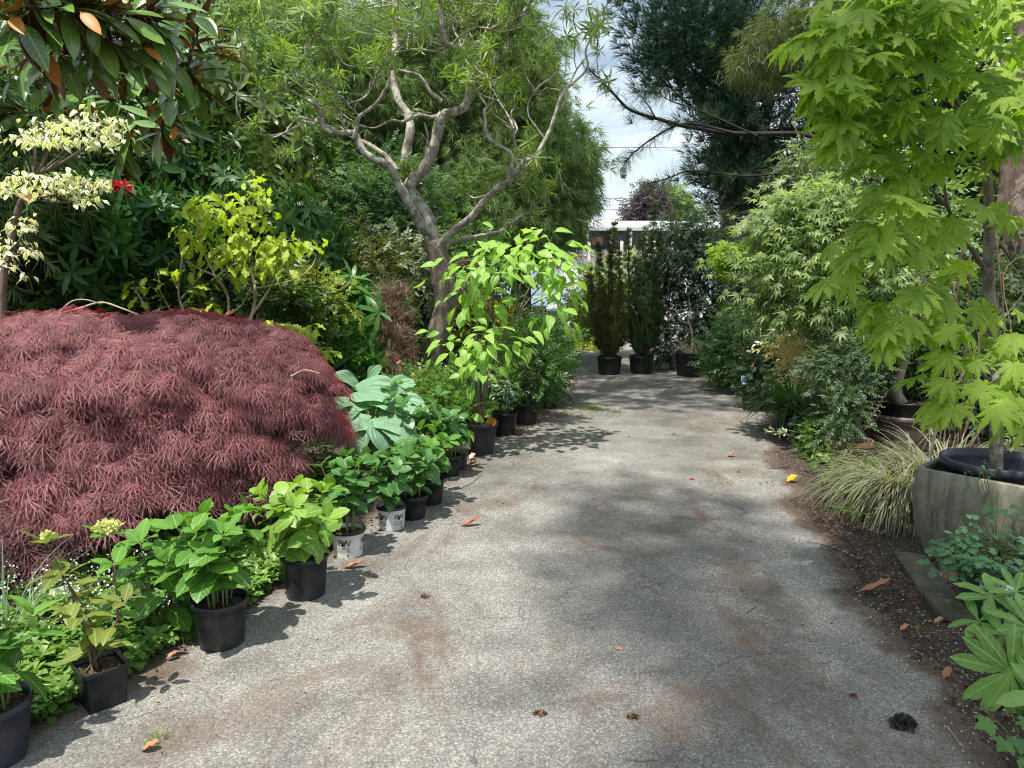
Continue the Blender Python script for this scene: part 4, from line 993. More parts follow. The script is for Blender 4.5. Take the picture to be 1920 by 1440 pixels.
# fine-leaved tree behind the twisted one
LIN = [tuft_t(12, .035, 60, .25, i) for i in range(4)]
def fine_tree():
    b = Vc([.1, 12.6, 0]); t = thing('willow_leaved_tree', 'broad tree with fine drooping grey-green needle-like leaves behind the twisted tree', 'tree', b)
    mb = MB(); K = []
    for (px, py, Yd, rx, ry, rz, n) in ((945, 380, 12.3, 1.0, .9, .75, 330), (1035, 350, 12.2, .68, .8, .9, 190), (900, 250, 12.8, 1.3, 1., .8, 200), (985, 190, 12.6, .55, .8, .8, 150), (700, 150, 12.4, 1.2, 1., 1.1, 240), (650, 320, 12.6, .85, .8, .7, 130), (880, 90, 12.8, 1.5, 1., .9, 200), (925, 60, 12.9, .65, .8, .7, 110), (560, 90, 12.6, 1.0, .9, 1.0, 150), (1060, 290, 12.0, .42, .6, .7, 70), (1000, 430, 12.0, .7, .7, .3, 110), (850, 420, 12.5, .8, .7, .5, 120), (760, 330, 12.7, .8, .8, .6, 90)):
        K.append(cloud(mb, LIN, pt(px, py, Yd), (rx, ry, rz), n, 16, .15, .20, out=.5, droop=.45, shell=.35, flat=.75))
    K = np.vstack(K); mb.build('crown', NEED, t)
    sb = MB(); tube(sb, [b, b + Vc([.05, 0, 1.6]), b + Vc([-.1, .1, 3.4]), b + Vc([-.2, 0, 5.6])], [.2, .17, .12, .05], 10, 5, .03); limbs(sb, b + Vc([0, 0, 1.6]), K, .09, 130, tipr=.004); sb.build('trunk', M['bark_dark'], t)
fine_tree()
def tree(label, name, x, Y, blobs, tm, size, ncl, per, clr, mat, h0=.9, r0=.16, bark=None, nl=30, cat='tree', group=None, **kw):
    b = Vc([x, Y, 0.]); t = thing(name, label, cat, b, group); mb = MB(); K = []
    tot = sum(q[6] for q in blobs)
    for (px, py, Yd, rx, ry, rz, w) in blobs: K.append(cloud(mb, tm, pt(px, py, Yd), (rx, ry, rz), max(4, int(ncl * w / tot)), per, clr, size, **kw))
    K = np.vstack(K); mb.build('crown', mat, t)
    sb = MB(); top = K[:, 2].max() - .2; cx = K[:, :2].mean(0)
    tube(sb, [b, b + Vc([0, 0, h0]), Vc([(b[0] + cx[0]) / 2, (b[1] + cx[1]) / 2, (h0 + top) / 2]), Vc([cx[0], cx[1], top])], [r0, r0 * .8, r0 * .5, r0 * .12], 9, 4, .03)
    limbs(sb, b + Vc([0, 0, h0]), K, r0 * .7, nl); sb.build('trunk', bark or M['bark_dark'], t)
    return t, K
DARKC = leafm('dark_wood_leaf', (.012, .035, .010), (.05, .095, .026)); DARKB = leafm('blue_dark_leaf', (.014, .034, .018), (.045, .08, .04))
BIG = [sprig_t(8, .3, seedv=i + 30) for i in range(3)]
# dark backing trees
for (x, Y, px, py, rx, rz, lab, mt) in (
        (-9.5, 14.5, 40, 130, 2.6, 3.4, 'tall dark tree at the back of the bank behind the magnolia', DARKC),
        (-6.3, 15.5, 330, 110, 2.3, 3.6, 'tall dark tree at the back of the bank above the flowering shrubs', DARKB),
        (-4.3, 15.0, 560, 200, 2.0, 3.2, 'tall dark tree at the back of the bank behind the pale weeping tree', DARKC),
        (-2.2, 15.5, 760, 330, 1.7, 2.2, 'tall dark tree at the back of the bank behind the twisted trunk', DARKB)):
    tree(lab, 'backing_tree', x, Y, [(px, py, Y, rx, 1.4, rz, 3), (px, 560, Y - .2, rx * .9, 1.1, 1.5, 1.4)], BIG, .40, 400, 9, .22, mt, 1.2, .2, group='dark trees at the back of the bank', shell=.5)
t, K = tree('pale weeping tree with small round light-green leaves', 'weeping_tree', -3.4, 11.2, [(545, 280, 10.9, .62, .5, .95, 3), (480, 180, 11.0, .7, .5, .9, 2), (590, 340, 10.8, .5, .5, .5, 1.5), (430, 110, 11.2, .8, .5, .7, 2)], [sprig_t(9, .2, seedv=i, leaf=blade2(.75, .2)) for i in range(3)], .26, 270, 10, .12, leafm('pale_round_leaf', (.07, .14, .04), (.24, .34, .14)), 1., .08, M['bark'], droop=.7)
t, K = tree('feathery dark green shrub in layered sprays beneath the twisted tree', 'feathery_shrub', -2.2, 11.0, [(690, 420, 10.7, .8, .6, .75, 3), (770, 400, 10.8, .5, .5, .6, 1.3), (640, 480, 10.6, .6, .5, .5, 1), (715, 340, 10.9, .5, .5, .4, 1)], [sprig_t(13, .15, 60, seedv=i) for i in range(3)], .30, 230, 9, .13, leafm('feather_leaf', (.03, .085, .04), (.13, .22, .11)), .5, .06, nl=24, droop=.15, up=1.2, flat=.4, cat='shrub')
t, K = tree('brownish-green twiggy shrub between the feathery shrub and the shaggy trunk', 'twiggy_shrub', -2.1, 9.8, [(640, 530, 9.5, .75, .4, .55, 2), (700, 520, 9.6, .5, .4, .5, 1), (600, 480, 9.4, .5, .4, .5, 1)], SPR, .2, 170, 8, .1, leafm('olive_leaf', (.05, .07, .02), (.17, .19, .07)), .3, .05, nl=40, cat='shrub')
t, K = tree('yellow-speckled small-leaved shrub above the tip of the red maple', 'speckled_shrub', -2.75, 8.4, [(570, 565, 8.0, .45, .35, .38, 2), (520, 600, 8.0, .35, .3, .3, 1)], SPR, .16, 110, 8, .08, leafm('lime_speckle', (.13, .19, .03), (.42, .46, .10)), .2, .03, nl=16, cat='shrub')
t, K = tree('dark mixed shrub with whitish leaf tips beneath the twisted tree', 'variegated_shrub', -1.2, 9.9, [(745, 510, 9.6, .5, .3, .4, 1), (790, 490, 9.8, .3, .3, .3, 1)], SPRB, .2, 50, 6, .1, leafm('white_tip_leaf', (.06, .11, .05), (.36, .40, .28)), .3, .04, nl=14, cat='shrub')
# flowering rhododendrons
RH = [rosette_t(10, .28, i, -25, 45, .3, 3) for i in range(4)]
t, K = tree('tall flowering shrub with coral new growth and a few crimson blooms', 'flowering_tree', -4.2, 9.6, [(420, 230, 9.4, .65, .5, .9, 2), (490, 330, 9.3, .55, .5, .7, 2), (390, 120, 9.6, .5, .5, .6, 1), (520, 420, 9.2, .5, .4, .5, 1.2)], RH, .19, 260, 6, .12, leafm('rhodo_mid', (.035, .085, .02), (.16, .22, .06)), .6, .08, nl=40)
CRIM = leaf_mat('crimson_petal', (.42, .02, .06), (.65, .06, .12), .3, .5, mott=0); COR = leaf_mat('coral_growth', (.42, .13, .08), (.62, .30, .20), .35, .5, mott=0)
for (px, py, Yd, rr, mt) in ((392, 265, 8.9, .09, CRIM), (488, 302, 8.9, .06, CRIM), (590, 375, 9.2, .085, CRIM), (380, 205, 8.9, .12, COR), (345, 190, 9.0, .09, COR), (410, 92, 9.1, .10, COR), (450, 105, 9.1, .06, COR), (400, 125, 9.0, .12, COR), (490, 228, 9.0, .08, COR), (330, 262, 8.9, .07, COR), (475, 310, 8.9, .08, COR), (505, 335, 8.9, .07, COR), (368, 305, 8.9, .05, CRIM)): bloom(t, pt(px, py, Yd), rr, mt, 24, leaf_t(.4, .9, .8, 3, .15, .3) if mt is COR else None)
t, K = tree('big-leaved dark rhododendron with crimson blooms behind the variegated dogwood', 'rhododendron', -4.9, 7.9, [(150, 440, 7.6, .9, .5, .5, 2), (290, 450, 7.4, .5, .45, .4, 1.4), (60, 480, 7.6, .6, .4, .5, 1), (240, 520, 7.3, .7, .4, .3, 1)], RH, .17, 300, 5, .11, leafm('rhodo_dark', (.015, .06, .016), (.05, .15, .035), rough=.35), .4, .07, nl=40, cat='shrub')
for (px, py, rr) in ((232, 355, .085), (220, 350, .06), (240, 365, .06)): bloom(t, pt(px, py, 7.2), rr, CRIM, 30)
bloom(t, pt(205, 408, 7.1), .07, leaf_mat('lilac_petal', (.5, .42, .5), (.7, .62, .7), .3, .5, mott=0), 24)
t, K = tree('dense dark evergreen filling the shade beneath the magnolia', 'evergreen_shrub', -5.6, 9.0, [(130, 260, 8.8, 1.6, .6, 1.0, 2), (330, 380, 8.6, .9, .6, .8, 2), (60, 420, 8.7, 1., .5, .8, 1), (300, 480, 8.4, .8, .4, .5, 1)], SPRB, .30, 330, 8, .16, DARKC, .6, .09)
t, K = tree('deep green leafy shrub rising behind the golden oak-leaved shrub', 'leafy_shrub', -3.7, 8.8, [(430, 420, 8.4, .7, .4, .6, 2), (560, 470, 8.6, .5, .4, .6, 1.5), (350, 340, 8.5, .45, .4, .5, 1)], RH, .18, 200, 5, .11, leafm('deep_green', (.022, .07, .018), (.08, .17, .045)), .4, .05, cat='shrub')
t, K = tree('feathery light-green bamboo at the edge of the bank', 'bamboo', -5.6, 7.0, [(5, 250, 6.6, .42, .4, .9, 2), (-60, 350, 6.6, .5, .4, .7, 1)], [tuft_t(14, .07, 75, .3, i) for i in range(3)], .20, 110, 8, .12, leafm('bamboo_leaf', (.06, .12, .04), (.19, .29, .13)), .5, .04, M['stem_green'], 20, cat='bamboo', droop=.4)
t, K = tree('dense low dark shrub under the trees behind the red maple', 'undergrowth_shrub', -3.4, 7.7, [(420, 560, 7.4, .9, .35, .45, 2), (200, 560, 7.4, .9, .35, .4, 2), (540, 640, 7.6, .5, .3, .45, 1), (30, 560, 7.4, .5, .35, .4, 1)], SPRB, .22, 260, 7, .12, leafm('under_leaf', (.02, .05, .014), (.07, .125, .03)), .15, .04, cat='shrub')

# magnolia: large glossy leaves, rusty backs
def magnolia():
    b = Vc([-5.4, 7.2, 0]); t = thing('magnolia_tree', 'evergreen magnolia with large glossy leaves that have rusty brown backs', 'tree', b)
    G = leaf_mat('magnolia_leaf', (.030, .085, .014), (.15, .28, .05), .16, .20, back=(.085, .036, .014), veins=9, vang=.9, vcol=1.12, spec=.7, mott=.15, tcol=(1.6, 1.5, .4))
    tm = [leaf_t(.40, .8, .85, 7, .28, k, 0, .08) for k in (.1, .25, -.1)]
    mb = MB(); sb = MB(); ends = []; P, D, N, S = [], [], [], []
    TC = tube(sb, [b, b + Vc([.1, -.1, 1.2]), b + Vc([.3, -.4, 2.6]), b + Vc([.6, -1.0, 3.9]), pt(60, -160, 5.4), pt(230, -130, 5.2)], [.14, .12, .10, .08, .06, .035], 9, 5, .03); NODES = list(TC[12:])
    spots = [(100, -60, 4.6), (240, -60, 4.8), (60, 15, 4.2), (130, 25, 4.3), (205, 28, 4.4), (20, 55, 4.1), (165, 60, 4.5), (255, 30, 4.6), (300, 60, 4.8), (55, 105, 4.6), (110, 110, 4.5), (190, 120, 4.7), (250, 150, 4.9), (330, 130, 5.2), (375, 160, 5.3), (320, 190, 5.2), (270, 220, 5.2), (210, 190, 5.0), (140, 170, 4.9), (70, 165, 4.8), (10, 130, 4.5), (370, 60, 5.3), (395, 110, 5.5), (240, 265, 5.4), (300, 250, 5.4), (330, 220, 5.4), (5, -10, 4.2), (100, -15, 4.3), (200, -15, 4.5), (290, 5, 4.7), (350, 5, 5.1), (180, 230, 5.3), (120, 220, 5.3), (230, 300, 5.6), (290, 165, 4.9), (35, 210, 5.1), (220, 85, 4.6), (285, 105, 4.8), (150, 15, 4.35)]
    for (px, py, Y) in spots:
        if py > 125 and px < 300: Y += 1.25
        e = pt(px, py, Y); ends.append(e); back = NODES[int(np.argmin([((q - e) ** 2).sum() for q in NODES]))]
        dl = np.linalg.norm(e - back); C = tube(sb, [back, back + (e - back) * .35 + RG.normal(size=3) * .09 * dl + Vc([0, 0, .06]), back + (e - back) * .72 + RG.normal(size=3) * .07 * dl, e], [.016, .013, .010, .007], 6, 5, .05); NODES += list(C[3::3])
        ax = nrm(e - back)
        for j in range(RG.integers(9, 14)):
            a = j * 2.39996 + RG.random(); f = j / 11
            e1 = nrm(np.cross(ax, [0, .2, 1])); e2 = np.cross(ax, e1); rd = math.cos(a) * e1 + math.sin(a) * e2
            p = e - ax * .14 * f; d = rd * (.55 + .5 * f) + ax * (.8 - .7 * f) + Vc([0, 0, .05 - .35 * RG.random()])
            P.append(p); D.append(d); N.append(Vc([-.1, -.55, 1.1]) + RG.normal(size=3) * .30); S.append(.25 * RG.uniform(.7, 1.15))
    scatter(mb, tm, P, D, N, S); mb.build('crown', G, t); sb.build('trunk', M['bark_dark'], t)
    # a few leaves turned yellow and orange
    yb = MB(); q = [(150, 22, 4.2), (82, 92, 4.3), (330, 235, 5.1), (20, 32, 4.0), (268, 88, 4.6)]
    P = Vc([pt(*k) for k in q]); scatter(yb, tm, P, [[.5, -.3, -.4], [.35, -.2, -.8], [0, -.3, -.6], [.4, -.4, -.3], [.5, 0, -.3]], [[0, -.7, .6]] * 5, [.17, .20, .12, .16, .12])
    yb.build('ageing_leaves', leaf_mat('ageing_magnolia_leaf', (.26, .09, .012), (.40, .17, .02), .1, .5), t)
magnolia()

# variegated tiered dogwood
def dogwood():
    b = pt(5, 640, 5.75); b[2] = 0; t = thing('variegated_dogwood', 'small tiered dogwood with flat layers of cream and green leaves', 'tree', b)
    V = leaf_mat('cream_edged_leaf', (.34, .42, .18), (.52, .56, .32), .3, .5, edge=(.09, (.86, .85, .68)), mott=0)
    sb = MB(); Y = 5.75
    tr = [pt(a, c, Y) for a, c in ((-5, 640), (5, 560), (18, 470), (28, 410), (42, 372), (62, 335), (66, 290), (62, 262))]; tr[0][2] = 0
    tube(sb, tr, [.03, .028, .025, .022, .02, .017, .012, .008], 7, 4, .04)
    mb = MB(); P, D = [], []
    def tier(pts, src):
        for (px, py, n, sx, sy) in pts:
            e = pt(px, py, Y + RG.uniform(-.25, .25)); s = pt(*src, Y)
            tube(sb, [s, s + (e - s) * .5 + Vc([0, 0, -.03]), e], [.010, .007, .003], 5, 4)
            for i in range(int(n * .95)):
                q = pt(px + RG.normal() * sx, py + RG.normal() * sy, Y + RG.uniform(-.45, .45)); P.append(q); a = RG.uniform(0, 2 * PI); D.append([math.cos(a), math.sin(a), -.35])
    tier([(60, 250, 60, 20, 12), (110, 235, 80, 26, 13), (160, 232, 80, 26, 13), (210, 235, 55, 18, 10), (90, 262, 50, 25, 7), (150, 262, 50, 30, 7), (190, 255, 34, 18, 7), (50, 262, 30, 12, 8)], (66, 330))
    tier([(40, 335, 55, 22, 9), (100, 330, 70, 26, 9), (150, 345, 55, 22, 10), (185, 340, 34, 12, 7), (160, 375, 34, 18, 6), (70, 358, 50, 26, 9), (15, 350, 34, 14, 8), (120, 352, 30, 20, 6)], (50, 370))
    tier([(30, 420, 26, 16, 8), (55, 415, 12, 10, 6), (20, 450, 24, 14, 10), (40, 470, 16, 14, 8), (60, 470, 10, 10, 5), (10, 490, 16, 10, 10), (45, 515, 10, 9, 6)], (18, 470))
    n = len(P); scatter(mb, [leaf_t(.5, .7, .9, 4, .2, k, 0, .1, .3) for k in (.3, .6)], P, D, Vc([0, -.15, 1]) + RG.normal(size=(n, 3)) * .3, .060 * RG.uniform(.75, 1.25, n))
    mb.build('foliage', V, t); sb.build('trunk', M['bark'], t)
dogwood()
fallen('tan dead leaf caught in the fork of the variegated dogwood', pt(32, 362, 5.7), .16, (1, .1, -.45), OL, tilt=(0, -.9, .3))

# golden oak-leaved shrub with bare pale branches
def golden():
    Y = 6.7; b = pt(430, 830, Y); b[2] = 0; t = thing('golden_shrub', 'golden oak-leaved shrub on crooked pale bare branches behind the red maple', 'shrub', b)
    G = leaf_mat('golden_oak_leaf', (.15, .24, .015), (.42, .51, .05), .45, .5, tcol=(1.3, 1.4, .5), veins=5, vang=.7, vcol=1.2)
    tm = [leaf_t(.5, .9, .8, 9, .15, k, .20, .06, .3) for k in (.2, .4, .6)]
    sb = MB(); mb = MB()
    br = [([(463, 620), (476, 575), (478, 540), (470, 510), (455, 490)], .017), ([(466, 600), (500, 550), (525, 505), (540, 480)], .012), ([(425, 620), (428, 560), (405, 520), (375, 505), (350, 490)], .014), ([(430, 590), (455, 570), (470, 540)], .009), ([(405, 520), (430, 500), (470, 480), (460, 440)], .009), ([(350, 600), (335, 550), (342, 480), (350, 440)], .012), ([(325, 590), (300, 545), (298, 520), (292, 505)], .007), ([(340, 560), (390, 500), (440, 440), (470, 400), (480, 350)], .009), ([(478, 540), (510, 535), (560, 520), (590, 490), (585, 460)], .006), ([(405, 520), (380, 470), (370, 420), (400, 380)], .008), ([(470, 510), (500, 480), (520, 460), (545, 450)], .006), ([(270, 570), (255, 545), (250, 530)], .005)]
    for q, r in br:
        z0 = RG.uniform(-.3, .2); C = [pt(a, c, Y + z0 + .1 * math.sin(i * 2.3)) for i, (a, c) in enumerate(q)]
        tube(sb, C, [r, r * .45], 6, 5, .05)
    P, D = [], []
    for (px, py, n, sx, sy) in ((480, 345, 20, 14, 12), (450, 380, 26, 28, 12), (400, 385, 30, 34, 14), (370, 400, 26, 22, 14), (420, 420, 44, 40, 16), (470, 425, 40, 30, 18), (500, 455, 40, 32, 18), (540, 460, 22, 24, 14), (450, 480, 44, 34, 14), (400, 460, 34, 32, 16), (370, 445, 22, 20, 16), (510, 500, 22, 24, 10), (565, 460, 12, 18, 10), (600, 455, 6, 10, 6), (490, 370, 10, 10, 14), (360, 385, 12, 16, 8), (430, 505, 18, 26, 8), (350, 500, 8, 10, 8), (265, 525, 9, 20, 8), (245, 545, 5, 10, 8), (310, 515, 8, 12, 6), (280, 535, 6, 12, 6), (262, 565, 4, 8, 8), (375, 550, 10, 20, 12), (360, 575, 8, 14, 8), (400, 580, 6, 12, 6), (520, 470, 14, 20, 12), (340, 420, 8, 12, 14)):
        for i in range(max(2, int(n * .74))):
            P.append(pt(px + RG.normal() * sx, py + RG.normal() * sy, Y + RG.uniform(-.3, .35))); a = RG.uniform(0, 2 * PI); D.append([math.cos(a), math.sin(a) - .2, -.45 + RG.normal() * .25])
    n = len(P); scatter(mb, tm, P, D, Vc([0, -.25, 1]) + RG.normal(size=(n, 3)) * .35, .125 * RG.uniform(.7, 1.2, n))
    mb.build('foliage', G, t); sb.build('branch', M['twig'], t)
    # low side shoots over the shoulder of the red maple
    for (nm, spots) in (('golden_shoot', ((505, 612, 6), (520, 605, 5), (545, 612, 6), (565, 620, 6), (585, 615, 5), (575, 640, 6), (600, 665, 7), (615, 655, 6), (590, 672, 5))),):
        g = MB(); s2 = MB(); P, D, S = [], [], []
        for (px, py, k) in spots:
            e = pt(px, py, 6.25)
            tube(s2, [pt(500, 640, 6.35), (pt(500, 640, 6.35) + e) / 2 + Vc([0, 0, .03]), e], [.006, .003], 5, 4)
            for i in range(k): P.append(e + RG.normal(size=3) * .02); a = i * 2.4; D.append([math.cos(a), math.sin(a) * .7 - .2, -.3]); S.append(.12)
        scatter(g, tm, P, D, Vc([0, -.3, 1]) + RG.normal(size=(len(P), 3)) * .3, Vc(S)); g.build('low_shoot', G, t); s2.build('branch', M['twig'], t)
golden()
# ================================================================ potted yews and the bare shrub
YEW = leafm('yew_needle', (.03, .05, .018), (.17, .19, .075), trans=.25, spec=.1, rough=.7); YEWG = leafm('yew_needle_green', (.018, .05, .022), (.09, .15, .07), trans=.25, spec=.1, rough=.7)
YT = [tuft_t(10, .07, 55, .0, i) for i in range(3)]
def yew(label, px, py, s, mat, tops):
    c = gp(px, py); t = thing('potted_yew', label, 'potted tree', c, 'potted columnar yews standing in the drive'); make_pot(t, c, .205 * s, .175 * s, .31 * s, M['pot_black'], rim=.035, notch=False)
    sb = MB(); mb = MB(); b = c + Vc([0, 0, .26])
    for (x, y, w) in tops:
        e = pt(x, y, c[1] + RG.uniform(-.15, .15)); m = b + (e - b) * Vc([.75, .75, .35])
        C = tube(sb, [b + RG.normal(size=3) * .02, m, (m + e) / 2 + RG.normal(size=3) * .02, e], [.022, .016, .011, .004], 6, 8)
        n = 210; f = RG.random(n) ** .8; i = np.minimum((f * (len(C) - 1)).astype(int), len(C) - 1)
        wd = w * (.20 + .45 * np.sin(PI * np.clip(f * .8 + .12, 0, 1))) * np.where(f > .9, .55, 1)
        o = RG.normal(size=(n, 3)) * Vc([1, 1, .5]); P = C[i] + o * wd[:, None] * .55
        D = nrm(o) * .5 + Vc([0, 0, .95]) + RG.normal(size=(n, 3)) * .25
        scatter(mb, YT, P, D, rnd_dirs(n), RG.uniform(.06, .12, n), np.clip(f * .6 + RG.random(n) * .4, 0, 1))
    mb.build('foliage', mat, t); sb.build('stem', M['twig_brown'], t)
yew('brownish columnar yew in a black tub, nearest the open drive', 1142, 703, 1.0, YEW, ((1104, 500, .10), (1122, 455, .11), (1142, 428, .10), (1153, 412, .09), (1160, 470, .12), (1128, 540, .13), (1165, 530, .12), (1142, 590, .15), (1172, 590, .10), (1118, 600, .10)))
yew('taller dark green columnar yew in a black tub beside the bare shrub', 1202, 701, 1.0, YEWG, ((1178, 425, .09), (1200, 440, .11), (1212, 420, .10), (1228, 372, .08), (1238, 430, .12), (1190, 480, .12), (1225, 500, .14), (1205, 560, .15), (1180, 590, .11), (1240, 570, .12)))
def bare():
    c = gp(1295, 705); t = thing('potted_bare_shrub', 'leafless pale-stemmed shrub in the largest black tub', 'potted shrub', c)
    make_pot(t, c, .255, .225, .40, M['pot_black'], rim=.04, notch=False); sb = MB(); b = c + Vc([0, 0, .34]); Y = c[1]
    tube(sb, [b, pt(1299, 640, Y), pt(1296, 618, Y), pt(1290, 600, Y), pt(1294, 585, Y), pt(1292, 560, Y)], [.024, .020, .016, .012, .008, .004], 7, 4, .06)
    tube(sb, [pt(1294, 606, Y), pt(1280, 604, Y - .05), pt(1272, 598, Y)], [.008, .003], 5, 3)
    for i in range(46):
        a = RG.uniform(0, 2 * PI); l = RG.uniform(.12, .34); e = b + Vc([math.cos(a) * l * .8, math.sin(a) * l * .5, l * RG.uniform(.4, .9)])
        tube(sb, [b + RG.normal(size=3) * Vc([.04, .04, .0]), (b + e) / 2 + RG.normal(size=3) * .03, e], [.006, .004, .002], 4, 3)
    sb.build('stem', M['twig'], t)
bare()
# dark shrubs behind the tubs
OV = [sprig_t(9, .27, seedv=i + 50) for i in range(3)]
tree('dark evergreen tree with small leaves behind the potted yews', 'evergreen_tree', 2.35, 13.4, [(1270, 480, 13.2, .55, .5, .8, 2), (1240, 560, 13.4, .4, .4, .8, 1.4), (1310, 440, 13.4, .5, .5, .5, 1)], OV, .2, 230, 7, .12, leafm('slate_leaf', (.012, .030, .014), (.05, .085, .045)), .6, .07)
tree('broad dark shrub behind the bare potted shrub', 'evergreen_shrub', 3.6, 13.0, [(1375, 520, 12.8, .75, .5, .75, 2), (1340, 640, 12.7, .6, .4, .35, 1.3), (1410, 590, 12.6, .6, .5, .6, 1.4), (1320, 500, 13.0, .4, .4, .5, .8), (1260, 650, 12.9, .35, .3, .25, .7), (1315, 590, 12.9, .42, .35, .38, .9)], OV, .2, 340, 7, .12, leafm('slate_leaf_b', (.014, .034, .020), (.055, .10, .065)), .4, .06, cat='shrub')
tree('bright yellow-green maple shoots in front of the dark shrub', 'maple_sapling', 3.65, 11.7, [(1385, 480, 11.3, .36, .3, .16, 1.3), (1370, 500, 11.3, .22, .2, .12, .5), (1420, 470, 11.4, .3, .3, .2, .9)], [star_leaf(7, 230, .2, .3)], .12, 50, 9, .10, leafm('acid_maple', (.12, .22, .03), (.34, .46, .09), trans=.45), .7, .03, cat='sapling', droop=.35)
t = thing('fern_clump', 'arching green fern clump beside the largest black tub', 'plant', gp(1352, 690)); mb = MB()
for (px, py) in ((1352, 690), (1368, 688), (1345, 680)): grass(mb, gp(px, py), 90, .55, .12, lean=(.2, 1.2), tm=[strip_t(.06, 6, d, .05) for d in (.8, 1.1)])
mb.build('foliage', leafm('fern_leaf', (.025, .075, .02), (.07, .17, .04)), t)
shrub('low_shrub', 'low leafy shrub spilling onto the drive behind the blue tag', 'shrub', gp(1385, 715)[:2], pt(1395, 655, 10.2), (.45, .4, .45), OV, .18, 120, 8, .09, leafm('cool_mid', (.03, .075, .03), (.10, .17, .075)), nl=14, droop=.1)
shrub('low_shrub', 'bright low weeds at the foot of the fern clump', 'shrub', gp(1362, 712)[:2], pt(1362, 690, 10.9), (.28, .25, .2), OV, .15, 50, 8, .08, leafm('weed_leaf', (.06, .13, .02), (.18, .30, .05)), nl=6, droop=.1)

# ================================================================ beyond the gap
CG = leafm('far_green', (.05, .11, .03), (.20, .30, .09))
tree('yellow-green shrubs lit by the sun behind the brownish yew', 'sunlit_shrub', 2.0, 15.2, [(1125, 560, 15, .45, .4, .7, 2), (1165, 520, 15.2, .4, .4, .5, 1), (1185, 590, 15, .5, .4, .5, 1), (1100, 590, 14.9, .3, .3, .4, .8)], OV, .24, 190, 7, .13, leafm('sunny_leaf', (.10, .18, .03), (.34, .42, .10)), .3, .05, cat='shrub')
c = gp(1100, 640); t = thing('urn_planter', 'dark flared urn planter at the mouth of the drive', 'planter', c); mb = MB(); lathe(mb, c, [(.16, 0), (.15, .05), (.19, .25), (.25, .42), (.27, .45), (.24, .45), (.2, .36), (.001, .34)], 28); mb.build('pot', M['pot_brown'], t)
mb = MB(); cloud(mb, OV, c + Vc([0, 0, .75]), (.42, .35, .38), 60, 7, .09, .2); mb.build('foliage', leafm('cool_grey_leaf', (.04, .08, .05), (.16, .22, .15)), t)
shrub('yellow_groundcover', 'patch of yellow-leaved plants at the foot of the urn', 'plant', gp(1108, 655)[:2], gp(1108, 655) + Vc([0, 0, .12]), (.45, .5, .16), OV, .2, 70, 7, .08, leafm('yellow_cover', (.20, .24, .03), (.50, .52, .10)), nl=5)
PUR = leafm('purple_far_leaf', (.035, .025, .04), (.12, .09, .12))
tree('purple-leaved tree far beyond the low building', 'purple_tree', 7.6, 42, [(1215, 395, 42, .9, .9, .75, 1), (1218, 372, 42, .4, .5, .6, .6), (1200, 410, 42, .7, .6, .3, .5)], BIG, .55, 150, 8, .22, PUR, 2.2, .12)
tree('rounded green tree far beyond the low building', 'green_tree', 9.6, 44, [(1262, 390, 44, .95, .9, 1.0, 1), (1275, 410, 44, .8, .8, .5, .6), (1250, 375, 44, .5, .5, .5, .4)], BIG, .55, 170, 8, .22, CG, 2.2, .12)
# low building with a white roof edge
def building():
    Y = 36.; b = Vc([9, Y, 0]); t = thing('low_building', 'low building with a white flat roof edge across the car park', 'building', b)
    WHT = plain_mat('white_fascia', (.78, .79, .78), .5, dirt=(.66, .67, .66), dscale=.7)
    zt, zb = pt(1150, 416, Y)[2], pt(1150, 432, Y)[2]; x0, x1 = pt(1062, 420, Y)[0], pt(1900, 420, Y)[0]
    mb = MB(); box(mb, (x0, Y - .6, zb), (x1, Y + 7, zt), .02); mb.build('roof', WHT, t)
    zs = pt(1150, 468, Y)[2]
    mb = MB(); box(mb, (x0 + .3, Y + .3, zs + .03), (x1 - .3, Y + 6.5, zb - .01)); mb.build('wall', plain_mat('recess_shade_tone', (.05, .05, .055), .6, dirt=(.09, .085, .08), dscale=.5), t)  # near-black wall colour stands in for the shade under the roof edge
    mb = MB(); box(mb, (x0 + .1, Y, -.03), (x1 - .2, Y + 6.7, zs)); mb.build('lower_wall', plain_mat('pale_wall', (.62, .64, .68), .6, dirt=(.55, .56, .58), dscale=1.), t)
    for px in (1102, 1145, 1182, 1212, 1260, 1310, 1370):
        x = pt(px, 450, Y)[0]; mb = MB(); box(mb, (x - .06, Y - .12, zs + .01), (x + .06, Y + .0, zb - .005), .01); mb.build('post', WHT, t)
    for (pa, pb) in ((1108, 1140), (1150, 1178), (1218, 1255)):
        a, c_ = pt(pa, 450, Y)[0], pt(pb, 450, Y)[0]; mb = MB(); box(mb, (a + .1, Y + .26, zs + .25), (c_ - .1, Y + .296, zb - .15), .01); mb.build('window', plain_mat('dark_glass', (.03, .04, .05), .08, .6), t)
    mb = MB(); box(mb, (pt(1110, 440, Y)[0], Y - .35, pt(1110, 460, Y)[2]), (pt(1128, 440, Y)[0], Y - .2, pt(1110, 445, Y)[2]), .01); mb.build('sign', plain_mat('red_brown_board', (.20, .07, .05), .6), t)
building()
